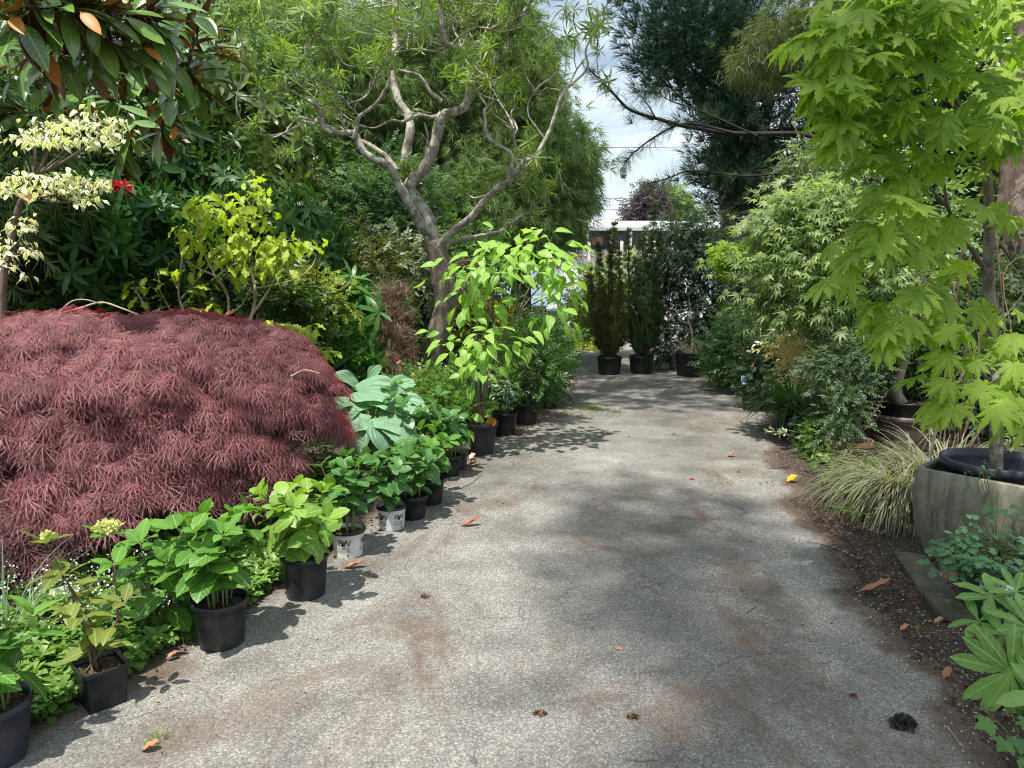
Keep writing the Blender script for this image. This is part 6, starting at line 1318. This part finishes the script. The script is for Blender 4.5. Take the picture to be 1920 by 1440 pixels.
# stone planter, its inner pot and the bright full-moon maple
def planter():
    c = Vc([2.78, 4.10, .0]); t = thing('stone_planter', 'large moss-stained grey-green stone planter with rounded corners', 'planter', c)
    m, nt, out = new_mat('mossy_glaze'); k = NT(nt); tc = k.n('ShaderNodeTexCoord'); ob = tc.outputs['Object']
    a = k.noise(5, 6, .65, ob, .5); b = k.noise(24, 5, .7, ob); mp = k.n('ShaderNodeMapping'); mp.inputs['Scale'].default_value = (9, 9, 1.2); k.l(ob, mp.inputs[0]); s = k.noise(1.6, 5, .6, mp.outputs[0])
    col = k.mix(k.ramp(a, [(.38, 0.), (.62, 1.)]), (.13, .13, .10), (.26, .24, .17)); col = k.mix(k.math('MULTIPLY', k.ramp(s, [(.45, 0.), (.62, 1.)]), .85), col, (.06, .07, .045)); col = k.mix(k.math('MULTIPLY', k.ramp(b, [(.55, 0.), (.7, 1.)]), .5), col, (.34, .32, .25))
    p = k.n('ShaderNodeBsdfPrincipled'); k.l(col, p.inputs['Base Color']); p.inputs['Roughness'].default_value = .6; k.l(k.bump(b, .25, .006), p.inputs['Normal']); k.l(p.outputs[0], out.inputs[0])
    mb = MB(); lathe(mb, c, [(.28, .0), (.315, .08), (.348, .2), (.362, .32), (.364, .40), (.358, .48), (.352, .522), (.347, .53), (.322, .53), (.317, .51), (.31, .3), (.001, .3)], 112, 12., .72); mb.build('planter_body', m, t)
    c2 = c + Vc([-.03, .0, .301]); t2 = thing('potted_maple', 'full-moon maple with big bright green leaves in a blue-black pot inside the stone planter', 'potted tree', c2)
    make_pot(t2, c2, .285, .24, .285, M['pot_blue'], rim=.05, notch=False, wall=.012, soilz=.6, n=56, lip=.012)
    Y = c2[1]; b = Vc([pt(1866, 900, Y)[0], Y, .45]); tr = MB(); br = MB()
    tp = [b, pt(1868, 820, Y), pt(1870, 720, Y), pt(1862, 620, Y), pt(1853, 520, Y), pt(1855, 420, Y), pt(1852, 340, Y), pt(1848, 300, Y)]
    tube(tr, tp, [.040, .036, .034, .032, .030, .027, .024, .022], 10, 5, .025); tr.build('trunk', bark_mat('smooth_bark', (.10, .085, .06), (.19, .165, .12), 20, (.22, .20, .16), .2, .4), t2)
    for (pts, d0, d1, r) in (([(1850, 300), (1815, 235), (1790, 180), (1800, 110), (1795, 40)], 0, -.3, .02), ([(1856, 430), (1890, 385), (1925, 350)], 0, .3, .014), ([(1855, 520), (1805, 440), (1778, 390), (1768, 330)], 0, -.4, .016), ([(1848, 305), (1870, 220), (1880, 140), (1870, 40)], 0, .2, .016), ([(1805, 220), (1740, 140), (1680, 100), (1640, 60)], -.1, -.6, .010), ([(1778, 390), (1720, 330), (1650, 280), (1590, 240)], -.2, -.7, .010), ([(1800, 440), (1740, 470), (1690, 500), (1640, 480)], -.2, -.7, .009), ([(1866, 640), (1800, 600), (1740, 590), (1690, 600)], 0, -.6, .008), ([(1868, 720), (1820, 690), (1780, 700), (1760, 740)], 0, -.5, .007), ([(1850, 330), (1910, 240), (1960, 180)], 0, -.2, .012), ([(1740, 140), (1640, 110), (1560, 90), (1510, 95)], -.3, -.9, .006), ([(1870, 700), (1900, 680), (1930, 700)], 0, -.3, .007)):
        tube(br, [pt(x, y, Y + d0 + (d1 - d0) * i / (len(pts) - 1)) for i, (x, y) in enumerate(pts)], [r, r * .4], 7, 5, .04)
    FM = leaf_mat('full_moon_leaf', (.12, .215, .02), (.31, .42, .075), .5, .5, tcol=(1.45, 1.6, .5), mott=.3, spec=.25, palm=9.93, vcol=1.25)
    tms = [palmate(9, 290, .52, .5, d, True, .45, i) for i, d in enumerate((.25, .45, .65, .35))]
    P, D, N, S = [], [], [], []
    def spray(px, py, Y2, n, sx, sy, s=.128, el=-.5):
        n = int(round(n * (1.3 if py < 330 else .9))) if n > 3 else n
        for i in range(n):
            p = pt(px + RG.normal() * sx, py + RG.normal() * sy, Y2 + RG.uniform(-.28, .28))
            a = RG.normal() * 1.05 + PI * 1.22
            P.append(p - Vc([0, 0, -.05])); D.append([math.cos(a), math.sin(a) * .9, el + RG.normal() * .25]); N.append(Vc([math.cos(a) * .35, math.sin(a) * .4 - .28, 1.]) + RG.normal(size=3) * .32); S.append(s * RG.uniform(.7, 1.15))
    for q in ((1640, 40, 3.3, 10, 40, 16), (1700, -20, 3.3, 12, 60, 16), (1830, -20, 3.5, 14, 60, 18), (1900, 120, 4.2, 8, 24, 40), (1905, 250, 4.1, 6, 20, 26), (1905, 340, 4.1, 5, 20, 22), (1900, 420, 4.1, 4, 20, 16), (1720, 30, 3.4, 12, 50, 18), (1800, 40, 3.5, 11, 40, 25), (1880, 30, 3.6, 10, 35, 25), (1590, 80, 3.2, 9, 30, 16), (1660, 100, 3.3, 12, 45, 18), (1760, 110, 3.5, 10, 40, 20), (1860, 110, 3.7, 10, 40, 25), (1560, 140, 3.2, 9, 20, 22), (1610, 165, 3.25, 11, 36, 22), (1680, 180, 3.4, 11, 40, 24), (1570, 215, 3.2, 9, 22, 25), (1640, 235, 3.35, 11, 40, 20), (1720, 240, 3.6, 10, 40, 24), (1800, 250, 3.8, 9, 40, 24), (1580, 275, 3.3, 6, 20, 20), (1650, 300, 3.6, 9, 40, 22), (1740, 320, 3.7, 9, 40, 22), (1880, 195, 3.5, 12, 34, 26), (1850, 245, 3.55, 8, 30, 18), (1900, 280, 3.8, 7, 25, 25), (1680, 340, 3.7, 6, 30, 16), (1640, 380, 3.5, 4, 20, 14), (1720, 390, 3.6, 5, 30, 20), (1650, 450, 3.4, 9, 30, 25), (1610, 470, 3.35, 7, 20, 25), (1700, 440, 3.5, 8, 30, 24), (1740, 490, 3.6, 7, 30, 20), (1600, 510, 3.4, 5, 18, 18), (1780, 420, 3.7, 6, 30, 22), (1690, 395, 3.45, 3, 20, 10), (1780, 540, 3.7, 5, 30, 20), (1840, 590, 3.7, 6, 30, 16), (1740, 565, 3.5, 4, 26, 14), (1690, 610, 3.3, 6, 22, 14), (1645, 590, 3.25, 3, 14, 12), (1680, 640, 3.3, 4, 18, 10), (1770, 610, 3.4, 6, 24, 20), (1740, 620, 3.35, 4, 22, 14), (1820, 615, 3.5, 5, 26, 16), (1810, 670, 3.45, 5, 22, 14), (1870, 660, 3.5, 5, 22, 16), (1900, 720, 3.4, 5, 16, 22), (1770, 725, 3.3, 4, 14, 14), (1785, 765, 3.3, 4, 10, 14), (1775, 800, 3.25, 2, 8, 8), (1900, 770, 3.4, 5, 16, 20), (1890, 800, 3.45, 3, 14, 16), (1500, 95, 3.1, 1, 4, 4), (1528, 92, 3.1, 1, 4, 3), (1540, 175, 3.15, 3, 8, 14)):
        spray(*q[:4], q[4], q[5])
    n = len(P); scatter(mb2 := MB(), tms, P, D, N, S); mb2.build('crown', FM, t2); br.build('branch', M['bark'], t2)
    tg_ = MB(); p = pt(1867, 708, Y - .04); box(tg_, p - Vc([.022, .002, .012]), p + Vc([.022, .002, .014]), .001, .3); tg_.build('plant_label', plain_mat('white_label', (.75, .75, .73), .5), t2)
planter()
# boards under the planter
BD = plain_mat('weathered_board', (.085, .075, .058), .85, .2, dirt=(.15, .14, .11), dscale=7, bump=.4, bscale=40)
def board(label, a, b, w, h):
    a, b = Vc(a), Vc(b); d = nrm(b - a); n = Vc([-d[1], d[0], 0]); 
    mb = MB(); pl = [a, b, b + n * w, a + n * w]
    V = [p + Vc([0, 0, z]) for z in (.004, h) for p in pl]; mb.add(V, [(0, 1, 5, 4), (1, 2, 6, 5), (2, 3, 7, 6), (3, 0, 4, 7), (4, 5, 6, 7), (3, 2, 1, 0)])
    o = mb.build('wooden_board', BD, None, False, loc=a); bv = o.modifiers.new('edge', 'BEVEL'); bv.width = .004; bv.segments = 2
    tag(o, label, 'board', 'boards under the stone planter')
board('weathered board touching the sedge, under the corner of the stone planter', gp(1728, 1124), gp(1676, 1044), -.16, .035)
board('weathered board with a cut end facing the drive, beside the green pot', gp(1766, 1166), gp(1722, 1112), -.15, .04)
# green pot with columbine-like foliage
def green_pot():
    c = gp(1858, 1150); t = thing('potted_columbine', 'lobed-leaved plant in a green pot with a handwritten white label, against the stone planter', 'potted plant', c)
    p = make_pot(t, c, .165, .13, .27, M['pot_green'], rim=.03, n=48)
    lab = MB(); rt, rb, h = .165, .13, .27
    z0, z1 = .14, .215; az = np.linspace(-PI / 2 - .95, -PI / 2 - .05, 14); V = []
    for z in (z0, z1):
        for a in az: r = rb + (rt - rb) * z / h + .0025; V.append((c[0] + r * math.cos(a), c[1] + r * math.sin(a), c[2] + z))
    lab.add(V, [(i, i + 1, 15 + i, 14 + i) for i in range(13)]); lb = lab.build('paper_label', plain_mat('paper_white', (.62, .63, .62), .7), p)
    sc = MB()
    for row in range(2):
        for i in range(17):
            a0 = -PI / 2 - .88 + i * .045; zz = .192 - row * .03 - .0006 * i
            pts = []
            for j in range(4):
                a = a0 + j * .013 + RG.normal() * .006; z = zz + (.009 if j % 2 else -.007) * RG.uniform(.5, 1.3); r = rb + (rt - rb) * z / h + .004
                pts.append((c[0] + r * math.cos(a), c[1] + r * math.sin(a), c[2] + z))
            tube(sc, pts, [.0011], 4, 2)
    sc.build('handwriting', M['ink'], lb)
    # foliage: little fans of three-lobed leaflets
    tm = []
    for sd in range(3):
        rr = np.random.default_rng(sd); v, q, tt, u = [], [], [], []
        for a0 in (-1.0, 0, 1.0):
            L = palmate(3, 110, .32, .95, .15, False, .25, sd); k = len(v); ca, sa = math.cos(a0), math.sin(a0)
            for (x, y, z), uu in zip(L['v'], L['u']): x2, y2 = x * .55, y * .55 + .35; v.append((ca * x2 + sa * y2, -sa * x2 + ca * y2, z * .5)); u.append(tuple(uu))
            q += [tuple(b + k for b in f) for f in L['q']]; tt += [tuple(b + k for b in f) for f in L['t']]
        tm.append(T(v, q, tt, u))
    sb = MB(); P, D = [], []; b = c + Vc([0, 0, .22])
    for i in range(120):
        a = RG.uniform(0, 2 * PI); r = .23 * math.sqrt(RG.random()); e = c + Vc([math.cos(a) * r - .04, math.sin(a) * r * .8 - .04, .30 + RG.uniform(-.02, .09) - r * .18]); P.append(e); D.append([math.cos(a), math.sin(a), -.1]); 
        tube(sb, [b + RG.normal(size=3) * Vc([.03, .03, 0]), (b + e) / 2 + Vc([0, 0, .04]), e], [.0025, .0015], 4, 3)
    for (px, py) in ((1800, 975), (1815, 990), (1830, 960), (1870, 945), (1885, 955), (1795, 1000), (1850, 990)):
        e = pt(px, py, c[1]); P.append(e); D.append([RG.normal() * .5, -.8, -.2]); tube(sb, [b, (b + e) / 2, e], [.0025, .0015], 4, 3)
    for (px, py, dx) in ((1835, 880, 6), (1840, 870, -8), (1808, 885, -6), (1850, 890, 20)):
        e = pt(px, py, c[1] + .05); tube(sb, [b, (b + e) / 2 + Vc([.02, 0, 0]), e, e + Vc([.03, -.02, -.01])], [.003, .0015], 4, 4); P.append(e); D.append([.4, -.5, .2])
    n = len(P); mb = MB(); scatter(mb, tm, P, D, Vc([0, -.4, 1]) + RG.normal(size=(n, 3)) * .25, .088 * RG.uniform(.75, 1.2, n) * np.where(np.arange(n) > 126, .35, 1.)); mb.build('foliage', leaf_mat('columbine_leaf', (.045, .13, .055), (.12, .25, .12), .25, .5), t); sb.build('stem', M['stem_green'], t)
green_pot()
# hellebore at the corner
def hellebore():
    c = gp(1935, 1335); t = thing('hellebore', 'foreground hellebore with long pale green fingered leaves at the edge of the drive', 'plant', c); t['label'] = 'hellebore with long pale green fingered leaves in front of the green pot'
    Hm = leaf_mat('hellebore_leaf', (.09, .20, .035), (.22, .38, .09), .35, .42, veins=6, vang=1.3, vcol=1.06, tcol=(1.4, 1.6, .6))
    mb = MB(); sb = MB(); tm = [leaf_t(.30, 1.1, .7, 9, .16, k, .03, 0, .12) for k in (.1, .25, .4)]
    heads = ((1895, 1258, 2.62, 11, .19, (-.25, -.9, .35)), (1860, 1120, 2.95, 7, .13, (0, -.3, .9)), (1905, 1110, 2.9, 7, .13, (.1, -.3, .9)), (1835, 1165, 2.9, 5, .11, (-.3, -.4, .8)), (1930, 1180, 2.7, 8, .16, (.1, -.5, .8)), (1880, 1190, 2.8, 6, .14, (-.2, -.5, .8)), (1945, 1300, 2.5, 7, .16, (.2, -.7, .6)))
    for (px, py, Y, n, L, ax) in heads:
        e = pt(px, py, Y); ax = nrm(Vc(ax)); e1 = nrm(np.cross(ax, [0, .1, 1])); e2 = np.cross(ax, e1)
        tube(sb, [c + RG.normal(size=3) * Vc([.03, .03, 0]), (c + e) / 2 + Vc([0, .05, .05]), e], [.006, .004], 6, 5)
        P, D, N = [], [], []
        for i in range(n):
            a = 2 * PI * i / n + RG.normal() * .12; rd = math.cos(a) * e1 + math.sin(a) * e2; P.append(e); D.append(rd + ax * RG.uniform(.05, .4)); N.append(ax + RG.normal(size=3) * .12)
        scatter(mb, tm, P, D, N, L * RG.uniform(.85, 1.15, n))
    mb.build('foliage', Hm, t); sb.build('stem', M['stem_green'], t)
    bloom(t, pt(1893, 1105, 2.85), .016, leaf_mat('white_petal', (.7, .7, .68), (.8, .8, .78), .2, .5, mott=0), 12); bloom(t, pt(1851, 1128, 2.85), .018, leaf_mat('spent_petal', (.28, .17, .08), (.4, .27, .14), .2, .6, mott=0), 10)
    t = thing('strawberry_seedling', 'small dark lobed seedlings under the hellebore', 'plant', gp(1915, 1420)); mb = MB(); P = [pt(*q) for q in ((1868, 1352, 2.30), (1900, 1345, 2.32), (1905, 1378, 2.27), (1890, 1385, 2.25), (1912, 1410, 2.22), (1935, 1400, 2.25))]
    scatter(mb, [palmate(5, 220, .22, .9, .2, False, .4, 1)], P, [[-1, -.2, -.1], [.6, -.5, -.1], [-.3, -.8, -.1], [-.6, -.5, 0], [.1, -.9, -.2], [.5, -.5, 0]], [[0, -.4, 1]] * 6, .06); mb.build('foliage', leafm('seedling_leaf', (.03, .09, .03), (.11, .22, .05)), t)
    sb = MB(); [tube(sb, [gp(1915, 1425), (gp(1915, 1425) + p) / 2 + Vc([0, 0, .02]), p], [.002], 4, 3) for p in P]; sb.build('stem', M['stem_green'], t)
hellebore()
# ================================================================ ground cover and litter
def cover():
    SX = leaf_mat('saxifrage_leaf', (.06, .15, .025), (.22, .34, .08), .3, .38, mott=.1)
    tm = [rosette_t(9, .62, i, -10, 55, .35, 3, 1.3, .5) for i in range(4)]
    n = 2600; y = RG.uniform(1.9, 4.3, n); x = edge_x(LE, y) + .08 - np.abs(RG.normal(size=n)) * .42
    keep = (x > -3.4); x, y = x[keep], y[keep]; n = len(x)
    z = .02 + .07 * RG.random(n) + .06 * np.clip((edge_x(LE, y) - x) * 2, 0, 1)
    mb = MB(); scatter(mb, tm, np.stack([x, y, z], 1), Vc([0, 0, 1]) + RG.normal(size=(n, 3)) * .28, rnd_dirs(n), .052 * RG.uniform(.6, 1.25, n)); o = mb.build('ground_cover', SX); tag(o, kind='stuff')
    # thin flower stems with tiny white flowers
    WF = leaf_mat('white_floret', (.62, .62, .56), (.78, .78, .72), .2, .6, mott=0); st = MB(); fl = MB(); P = []
    for i in range(150):
        b = gp(RG.uniform(20, 330), RG.uniform(1090, 1230)) + RG.normal(size=3) * Vc([.06, .06, 0]); e = b + Vc([RG.normal() * .06, RG.normal() * .06, RG.uniform(.14, .30)])
        tube(st, [b, (b + e) / 2 + RG.normal(size=3) * .01, e], [.0012, .0009], 3, 2)
        for j in range(7): q = e + RG.normal(size=3) * .022; P.append(q)
    P = Vc(P); n = len(P); scatter(fl, leaf_t(.9, .6, .6, 2, .1, .1), P, rnd_dirs(n), rnd_dirs(n) + Vc([0, -.4, .8]), .012)
    tag(st.build('undergrowth_stems', M['twig_brown']), kind='stuff'); tag(fl.build('ground_cover_blossom', WF), kind='stuff')
    # mixed low greenery under the hydrangeas and along both edges
    LG = leafm('low_green', (.04, .09, .02), (.14, .23, .05)); mb = MB(); P = []
    for i in range(900):
        yy = RG.uniform(3.2, 8.5); P.append((edge_x(LE, yy) - abs(RG.normal()) * .5 - .12, yy, .04 + RG.random() * .08))
    for i in range(700):
        yy = RG.uniform(4.6, 11); P.append((edge_x(RE, yy) + abs(RG.normal()) * .6 + .15, yy, .04 + RG.random() * .1))
    for i in range(1200): P.append((RG.uniform(-6, -1.), RG.uniform(6, 14), .05 + RG.random() * .2))
    for i in range(900): P.append((RG.uniform(3, 9), RG.uniform(5, 13), .05 + RG.random() * .2))
    P = Vc(P); P = P[~((P[:, 0] > 2.9) & (P[:, 0] < 4.2) & (P[:, 1] > 5.2) & (P[:, 1] < 7.4))]; n = len(P); scatter(mb, [sprig_t(8, .3, seedv=i) for i in range(3)], P, RG.normal(size=(n, 3)) + Vc([0, 0, .7]), Vc([0, 0, 1]) + RG.normal(size=(n, 3)) * .4, .15 * RG.uniform(.6, 1.4, n)); tag(mb.build('undergrowth', LG), kind='stuff')
cover()
t = thing('blue_grass', 'tall glaucous grass blades at the picture edge behind the nearest pot', 'grass plant', gp(12, 1230)); t['label'] = 'tall glaucous grass standing behind the blue-black pot'
mb = MB(); grass(mb, gp(5, 1225), 26, .62, .05, lean=(.02, .5), tm=[strip_t(.025, 7, d, .05) for d in (.15, .5, .8)]); grass(mb, gp(55, 1200), 14, .42, .05, lean=(.2, .9), tm=[strip_t(.03, 7, d, .05) for d in (.5, .9)]); mb.build('foliage', leafm('glaucous_blade', (.10, .17, .12), (.24, .34, .25)), t)
# needles, chips and grit on the drive and along its edges
def litter():
    mb = MB(); P = []
    def band(n, y0, y1, f, sd): 
        for i in range(n):
            y = RG.uniform(y0, y1); P.append((f(y) + RG.normal() * sd, y))
    band(2600, 1.9, 4.4, lambda y: edge_x(RE, y) + .06, .16); band(900, 4.4, 8, lambda y: edge_x(RE, y), .13); band(500, 8, 12, lambda y: edge_x(RE, y) - .05, .2)
    band(700, 2.2, 4.4, lambda y: edge_x(LE, y) + .02, .05); band(1500, 4.4, 9.5, lambda y: edge_x(LE, y) + .12, .14)
    for (px, py, n, s) in ((330, 1290, 260, .12), (400, 1340, 200, .13), (560, 1300, 120, .2), (900, 950, 160, .14), (1000, 780, 300, .22), (1080, 760, 260, .25), (1380, 1090, 260, .13), (1440, 1180, 240, .14), (1300, 1320, 220, .16), (1330, 790, 200, .3), (700, 1090, 60, .1), (830, 890, 120, .08), (1010, 830, 200, .2)):
        c = gp(px, py)
        for i in range(n): P.append((c[0] + RG.normal() * s, c[1] + RG.normal() * s * 1.5))
    for i in range(420): y = RG.uniform(2, 11); P.append((RG.uniform(edge_x(LE, y), edge_x(RE, y)), y))
    P = Vc(P); n = len(P); a = RG.uniform(0, 2 * PI, n); D = np.stack([np.cos(a), np.sin(a), RG.normal(size=n) * .12], 1)
    scatter(mb, [strip_t(.05, 2, .1, .5), strip_t(.03, 3, .2, .3), leaf_t(.3, .8, .8, 2, .3, .1)], np.column_stack([P, np.full(n, .020)]), D, Vc([0, 0, 1]) + RG.normal(size=(n, 3)) * .4, RG.uniform(.006, .026, n) * np.clip(P[:, 1] / 4, .6, 1.5))
    tag(mb.build('leaf_litter', leaf_mat('litter', (.04, .025, .018), (.17, .11, .075), .0, .9, mott=.0, spec=.1)), kind='stuff')
    ch = MB(); n = 2200; y = RG.uniform(1.9, 5.2, n); x = edge_x(RE, y) + np.abs(RG.normal(size=n)) * .30 - .04; n2 = 900; y2 = RG.uniform(2.2, 9, n2); x = np.r_[x, edge_x(LE, y2) + .06 + RG.normal(size=n2) * .07]; y = np.r_[y, y2]; n += n2; a = RG.uniform(0, 2 * PI, n)
    scatter(ch, [leaf_t(.35, .6, .6, 2, .3, .1), strip_t(.07, 2, .1, .6), leaf_t(.6, .6, .6, 2, .5, .2)], np.column_stack([x, y, np.full(n, .018)]), np.stack([np.cos(a), np.sin(a), RG.normal(size=n) * .2], 1), Vc([0, 0, 1]) + RG.normal(size=(n, 3)) * .5, RG.uniform(.010, .034, n))
    tag(ch.build('bark_mulch_litter', leaf_mat('mulch_chip', (.03, .018, .012), (.20, .12, .08), .0, .9, mott=.0, spec=.1)), kind='stuff')
    gb = MB(); G = []
    for i in range(800): y = RG.uniform(1.9, 4.2); G.append((edge_x(RE, y) + RG.normal() * .16 + .06, y))
    for i in range(350): y = RG.uniform(2., 9); G.append((RG.uniform(edge_x(LE, y), edge_x(RE, y)), y))
    G = Vc(G); n = len(G); cube = T([(-.5, -.4, 0), (.5, -.5, 0), (.4, .5, 0), (-.4, .4, 0), (-.3, -.3, .5), (.35, -.3, .6), (.3, .3, .45), (-.3, .25, .6)], [(4, 5, 6, 7), (0, 1, 5, 4), (1, 2, 6, 5), (2, 3, 7, 6), (3, 0, 4, 7)])
    a = RG.uniform(0, 2 * PI, n); scatter(gb, cube, np.column_stack([G, np.full(n, .014)]), np.stack([np.cos(a), np.sin(a), 0 * a], 1), np.repeat([[0, 0, 1.]], n, 0), RG.uniform(.003, .008, n))
    tag(gb.build('gravel', leaf_mat('grit', (.14, .13, .12), (.48, .46, .43), 0, .9, mott=0)), kind='stuff')
litter()
for (px, py, L, d, m, lab, w) in (
        (1475, 905, .105, (.9, .5, .05), OLG, 'golden curled leaf lying by itself near the sedge', .6), (1363, 857, .075, (1, .3, .1), OLR, 'rust-brown leaf on the drive up from the golden leaf', .6),
        (1290, 900, .05, (1, -.2, .1), leaf_mat('pink_red_leaf', (.42, .09, .10), (.55, .16, .16), .2, .5), 'small pinkish red leaf on the middle of the drive', .6), (862, 988, .13, (1, .25, .1), OLR, 'long reddish-brown leaf on the drive beyond the printed white pots', .36),
        (640, 1066, .125, (1, .05, .02), OL, 'orange-brown leaf lying against the foot of the nearer printed white pot', .34), (1605, 1111, .17, (1, .05, .05), OL, 'long pinkish-tan leaf near the boards', .26), (1258, 815, .05, (1, -.1, .1), OLB, 'small dark leaf alone high up the drive', .5),
        (1380, 886, .045, (1, .2, .1), OLB, 'tiny brown scrap between the golden leaf and the rust-brown leaf', .6), (878, 872, .09, (1, -.6, .1), OL, 'folded tan leaf at the foot of the large charcoal pot', .7), (1687, 1184, .05, (1, .4, .1), OL, 'pale brown leaf on the soil below the boards', .5), (1750, 1170, .05, (1, .3, .1), OL, 'pale scrap of leaf touching the cut board end', .5),
        (310, 1238, .05, (.8, .5, .1), OL, 'orange-tan leaf at the edge of the ground cover', .6), (262, 1410, .06, (1, .2, .1), OL, 'ragged tan leaf beside the tufts of weed', .6), (880, 862, .07, (.6, .6, .2), leaf_mat('cream_scrap', (.5, .42, .28), (.62, .54, .4), .2, .7), 'crumpled cream flower head by the large charcoal pot', .8), (1360, 905, .03, (1, 0, .1), OL, 'pale crumb of leaf near the rust-brown leaf', .6), (1768, 1275, .06, (.8, .6, .2), OL, 'pale dry leaf by the seedlings on the soil', .5), (1560, 800, .05, (1, 0, .2), OLG, 'yellow leaf resting in the strap-leaved plant', .6)):
    p = gp(px, py, .012); fallen(lab, p, L, d, m, w)
p = gp(1160, 1218, .012); fallen('small five-pointed salmon maple leaf on bare asphalt', p, .034, (.2, 1, .05), leaf_mat('salmon_leaf', (.62, .26, .20), (.75, .36, .28), .25, .5, mott=0), tm=star_leaf(5, 200, .3, .12), tilt=(0, -.3, 1))
def lump(label, px, py, r, mat, name, cat, sq=(1, .7, .6)):
    p = gp(px, py, .012); mb = MB(); tm = leaf_t(.8, .7, .7, 3, .4, .5); n = 46; d = rnd_dirs(n); d[:, 2] = np.abs(d[:, 2])
    scatter(mb, tm, p + d * Vc(sq) * r * .55, d + RG.normal(size=(n, 3)) * .4, rnd_dirs(n), r * .75); tag(mb.build(name, mat, loc=p), label, cat)
lump('small brown seed cone lying alone on the pale part of the drive', 797, 1122, .022, OLB, 'seed_cone', 'cone')
lump('dark narrow seed cone low on the drive', 1013, 1341, .022, OLB, 'seed_cone', 'cone', (1.3, .5, .4))
lump('brown narrow seed cone on the drive near the bent straw', 1187, 1347, .02, OLB, 'seed_cone', 'cone', (1.3, .5, .4))
lump('dark clod of dirt on the pale corner of the drive', 1693, 1360, .04, plain_mat('dark_clod', (.03, .024, .02), .95, dirt=(.08, .06, .05), dscale=60), 'soil_clod', 'clod')
lump('small dark clod near the brown stains', 1600, 1305, .012, OLB, 'soil_clod', 'clod')
def twig(label, pts, r, mat, cat='twig', name='fallen_twig'):
    P = [gp(a, b, .016) for a, b in pts]; mb = MB(); tube(mb, P, [r, r * .6], 6, 5); tag(mb.build(name, mat, loc=P[0]), label, cat)
twig('pale bent straw on the drive below the maple leaf', [(1195, 1278), (1196, 1268), (1203, 1256), (1217, 1246)], .0022, M['twig'])
twig('long pale stalk lying at the foot of the sedge', [(1518, 1014), (1560, 1024), (1600, 1042), (1616, 1047)], .0035, M['twig'])
twig('thin dark twig on the shaded side of the drive', [(1400, 1150), (1412, 1140), (1420, 1136)], .002, M['twig_brown'])
twig('dark twig along the lower edge of the drive', [(1172, 1424), (1200, 1427), (1232, 1425)], .002, M['twig_brown'])
twig('thin curved twig by the narrow black pots', [(865, 915), (885, 905), (903, 890)], .003, M['twig_brown'])
twig('pale straw across the far part of the drive', [(1085, 805), (1105, 799), (1120, 797)], .004, M['twig'])
twig('straight dry stalk on the soil below the hellebore', [(1776, 1362), (1790, 1380), (1806, 1400)], .002, M['twig'])
P = [gp(358, 1190, .01), gp(362, 1212, .01), gp(376, 1222, .008), gp(395, 1230, .008), gp(425, 1232, .008), gp(443, 1231, .008)]
mb = MB(); tube(mb, P, [.0022], 5, 5); tag(mb.build('string', M['twig'], loc=P[0]), 'loop of pale string round the foot of a round black pot', 'string')
def tuft(label, px, py, n, L, mat, name='weed_tuft'):
    c = gp(px, py, .008); t = MB(); grass(t, c, n, L, L * .5, lean=(.1, 1.2), tm=[strip_t(.06, 4, d, .1) for d in (.5, .9)]); tag(t.build(name, mat, loc=c), label, 'weed')
WD = leafm('weed_blade', (.08, .13, .03), (.24, .30, .08))
tuft('grassy weed tuft growing through the drive near the square pot', 298, 1388, 60, .05, WD); tuft('tiny leafy weed just below the grassy weed tuft', 312, 1412, 24, .022, WD); tuft('small weed at the bottom edge of the drive', 392, 1428, 16, .02, WD)
tuft('loose patch of yellow-green weeds in the middle of the drive', 1112, 768, 150, .10, WD); tuft('thin weed patch between the two potted yews', 1180, 672, 120, .12, WD); tuft('small weed on the soil beside the boards', 1722, 1182, 26, .035, WD); tuft('pale weed beneath the hellebore', 1790, 1308, 30, .035, WD)
mb = MB(); c = gp(1112, 772, .012); n = 240; g = RG.normal(size=(n, 3)) * Vc([.22, .35, 0]); scatter(mb, sprig_t(6, .3), c + g, RG.normal(size=(n, 3)) + Vc([0, 0, .3]), Vc([0, 0, 1.]) + RG.normal(size=(n, 3)) * .3, .05); tag(mb.build('moss_patch', WD), kind='stuff')

# ================================================================ tall trees behind the viewer whose shade falls over the drive
def shade_tree(label, x, Y, blobs, n, size):
    b = Vc([x, Y, 0.]); t = thing('shade_tree', label, 'tree', b); mb = MB(); K = []; tot = sum(q[6] for q in blobs)
    for q in blobs: K.append(cloud(mb, BIG, q[:3], q[3:6], max(4, int(n * q[6] / tot)), 8, .22, size, shell=.2))
    K = np.vstack(K); mb.build('crown', leafm('shade_leaf', (.03, .07, .02), (.10, .17, .05)), t); sb = MB()
    top = Vc(K.mean(0)); tube(sb, [b, b + Vc([0, 0, 2.5]), (b + Vc([0, 0, 5]) + top) / 2, top], [.22, .18, .12, .05], 9, 4, .03); limbs(sb, b + Vc([0, 0, 2.6]), K, .1, 26); sb.build('trunk', M['bark'], t)
shade_tree('tall tree behind the viewer shading the drive', -2.2, -4.6, [(-1.5, -1.4, 14., 1.05, 1.5, 1.1, 3), (-1.0, -2.5, 13.4, 1.0, .9, .8, 1), (-1.9, -3.1, 13.0, 1.2, 1.0, .9, 1), (-1.9, .4, 14.2, .7, .7, .6, .6)], 420, .22)
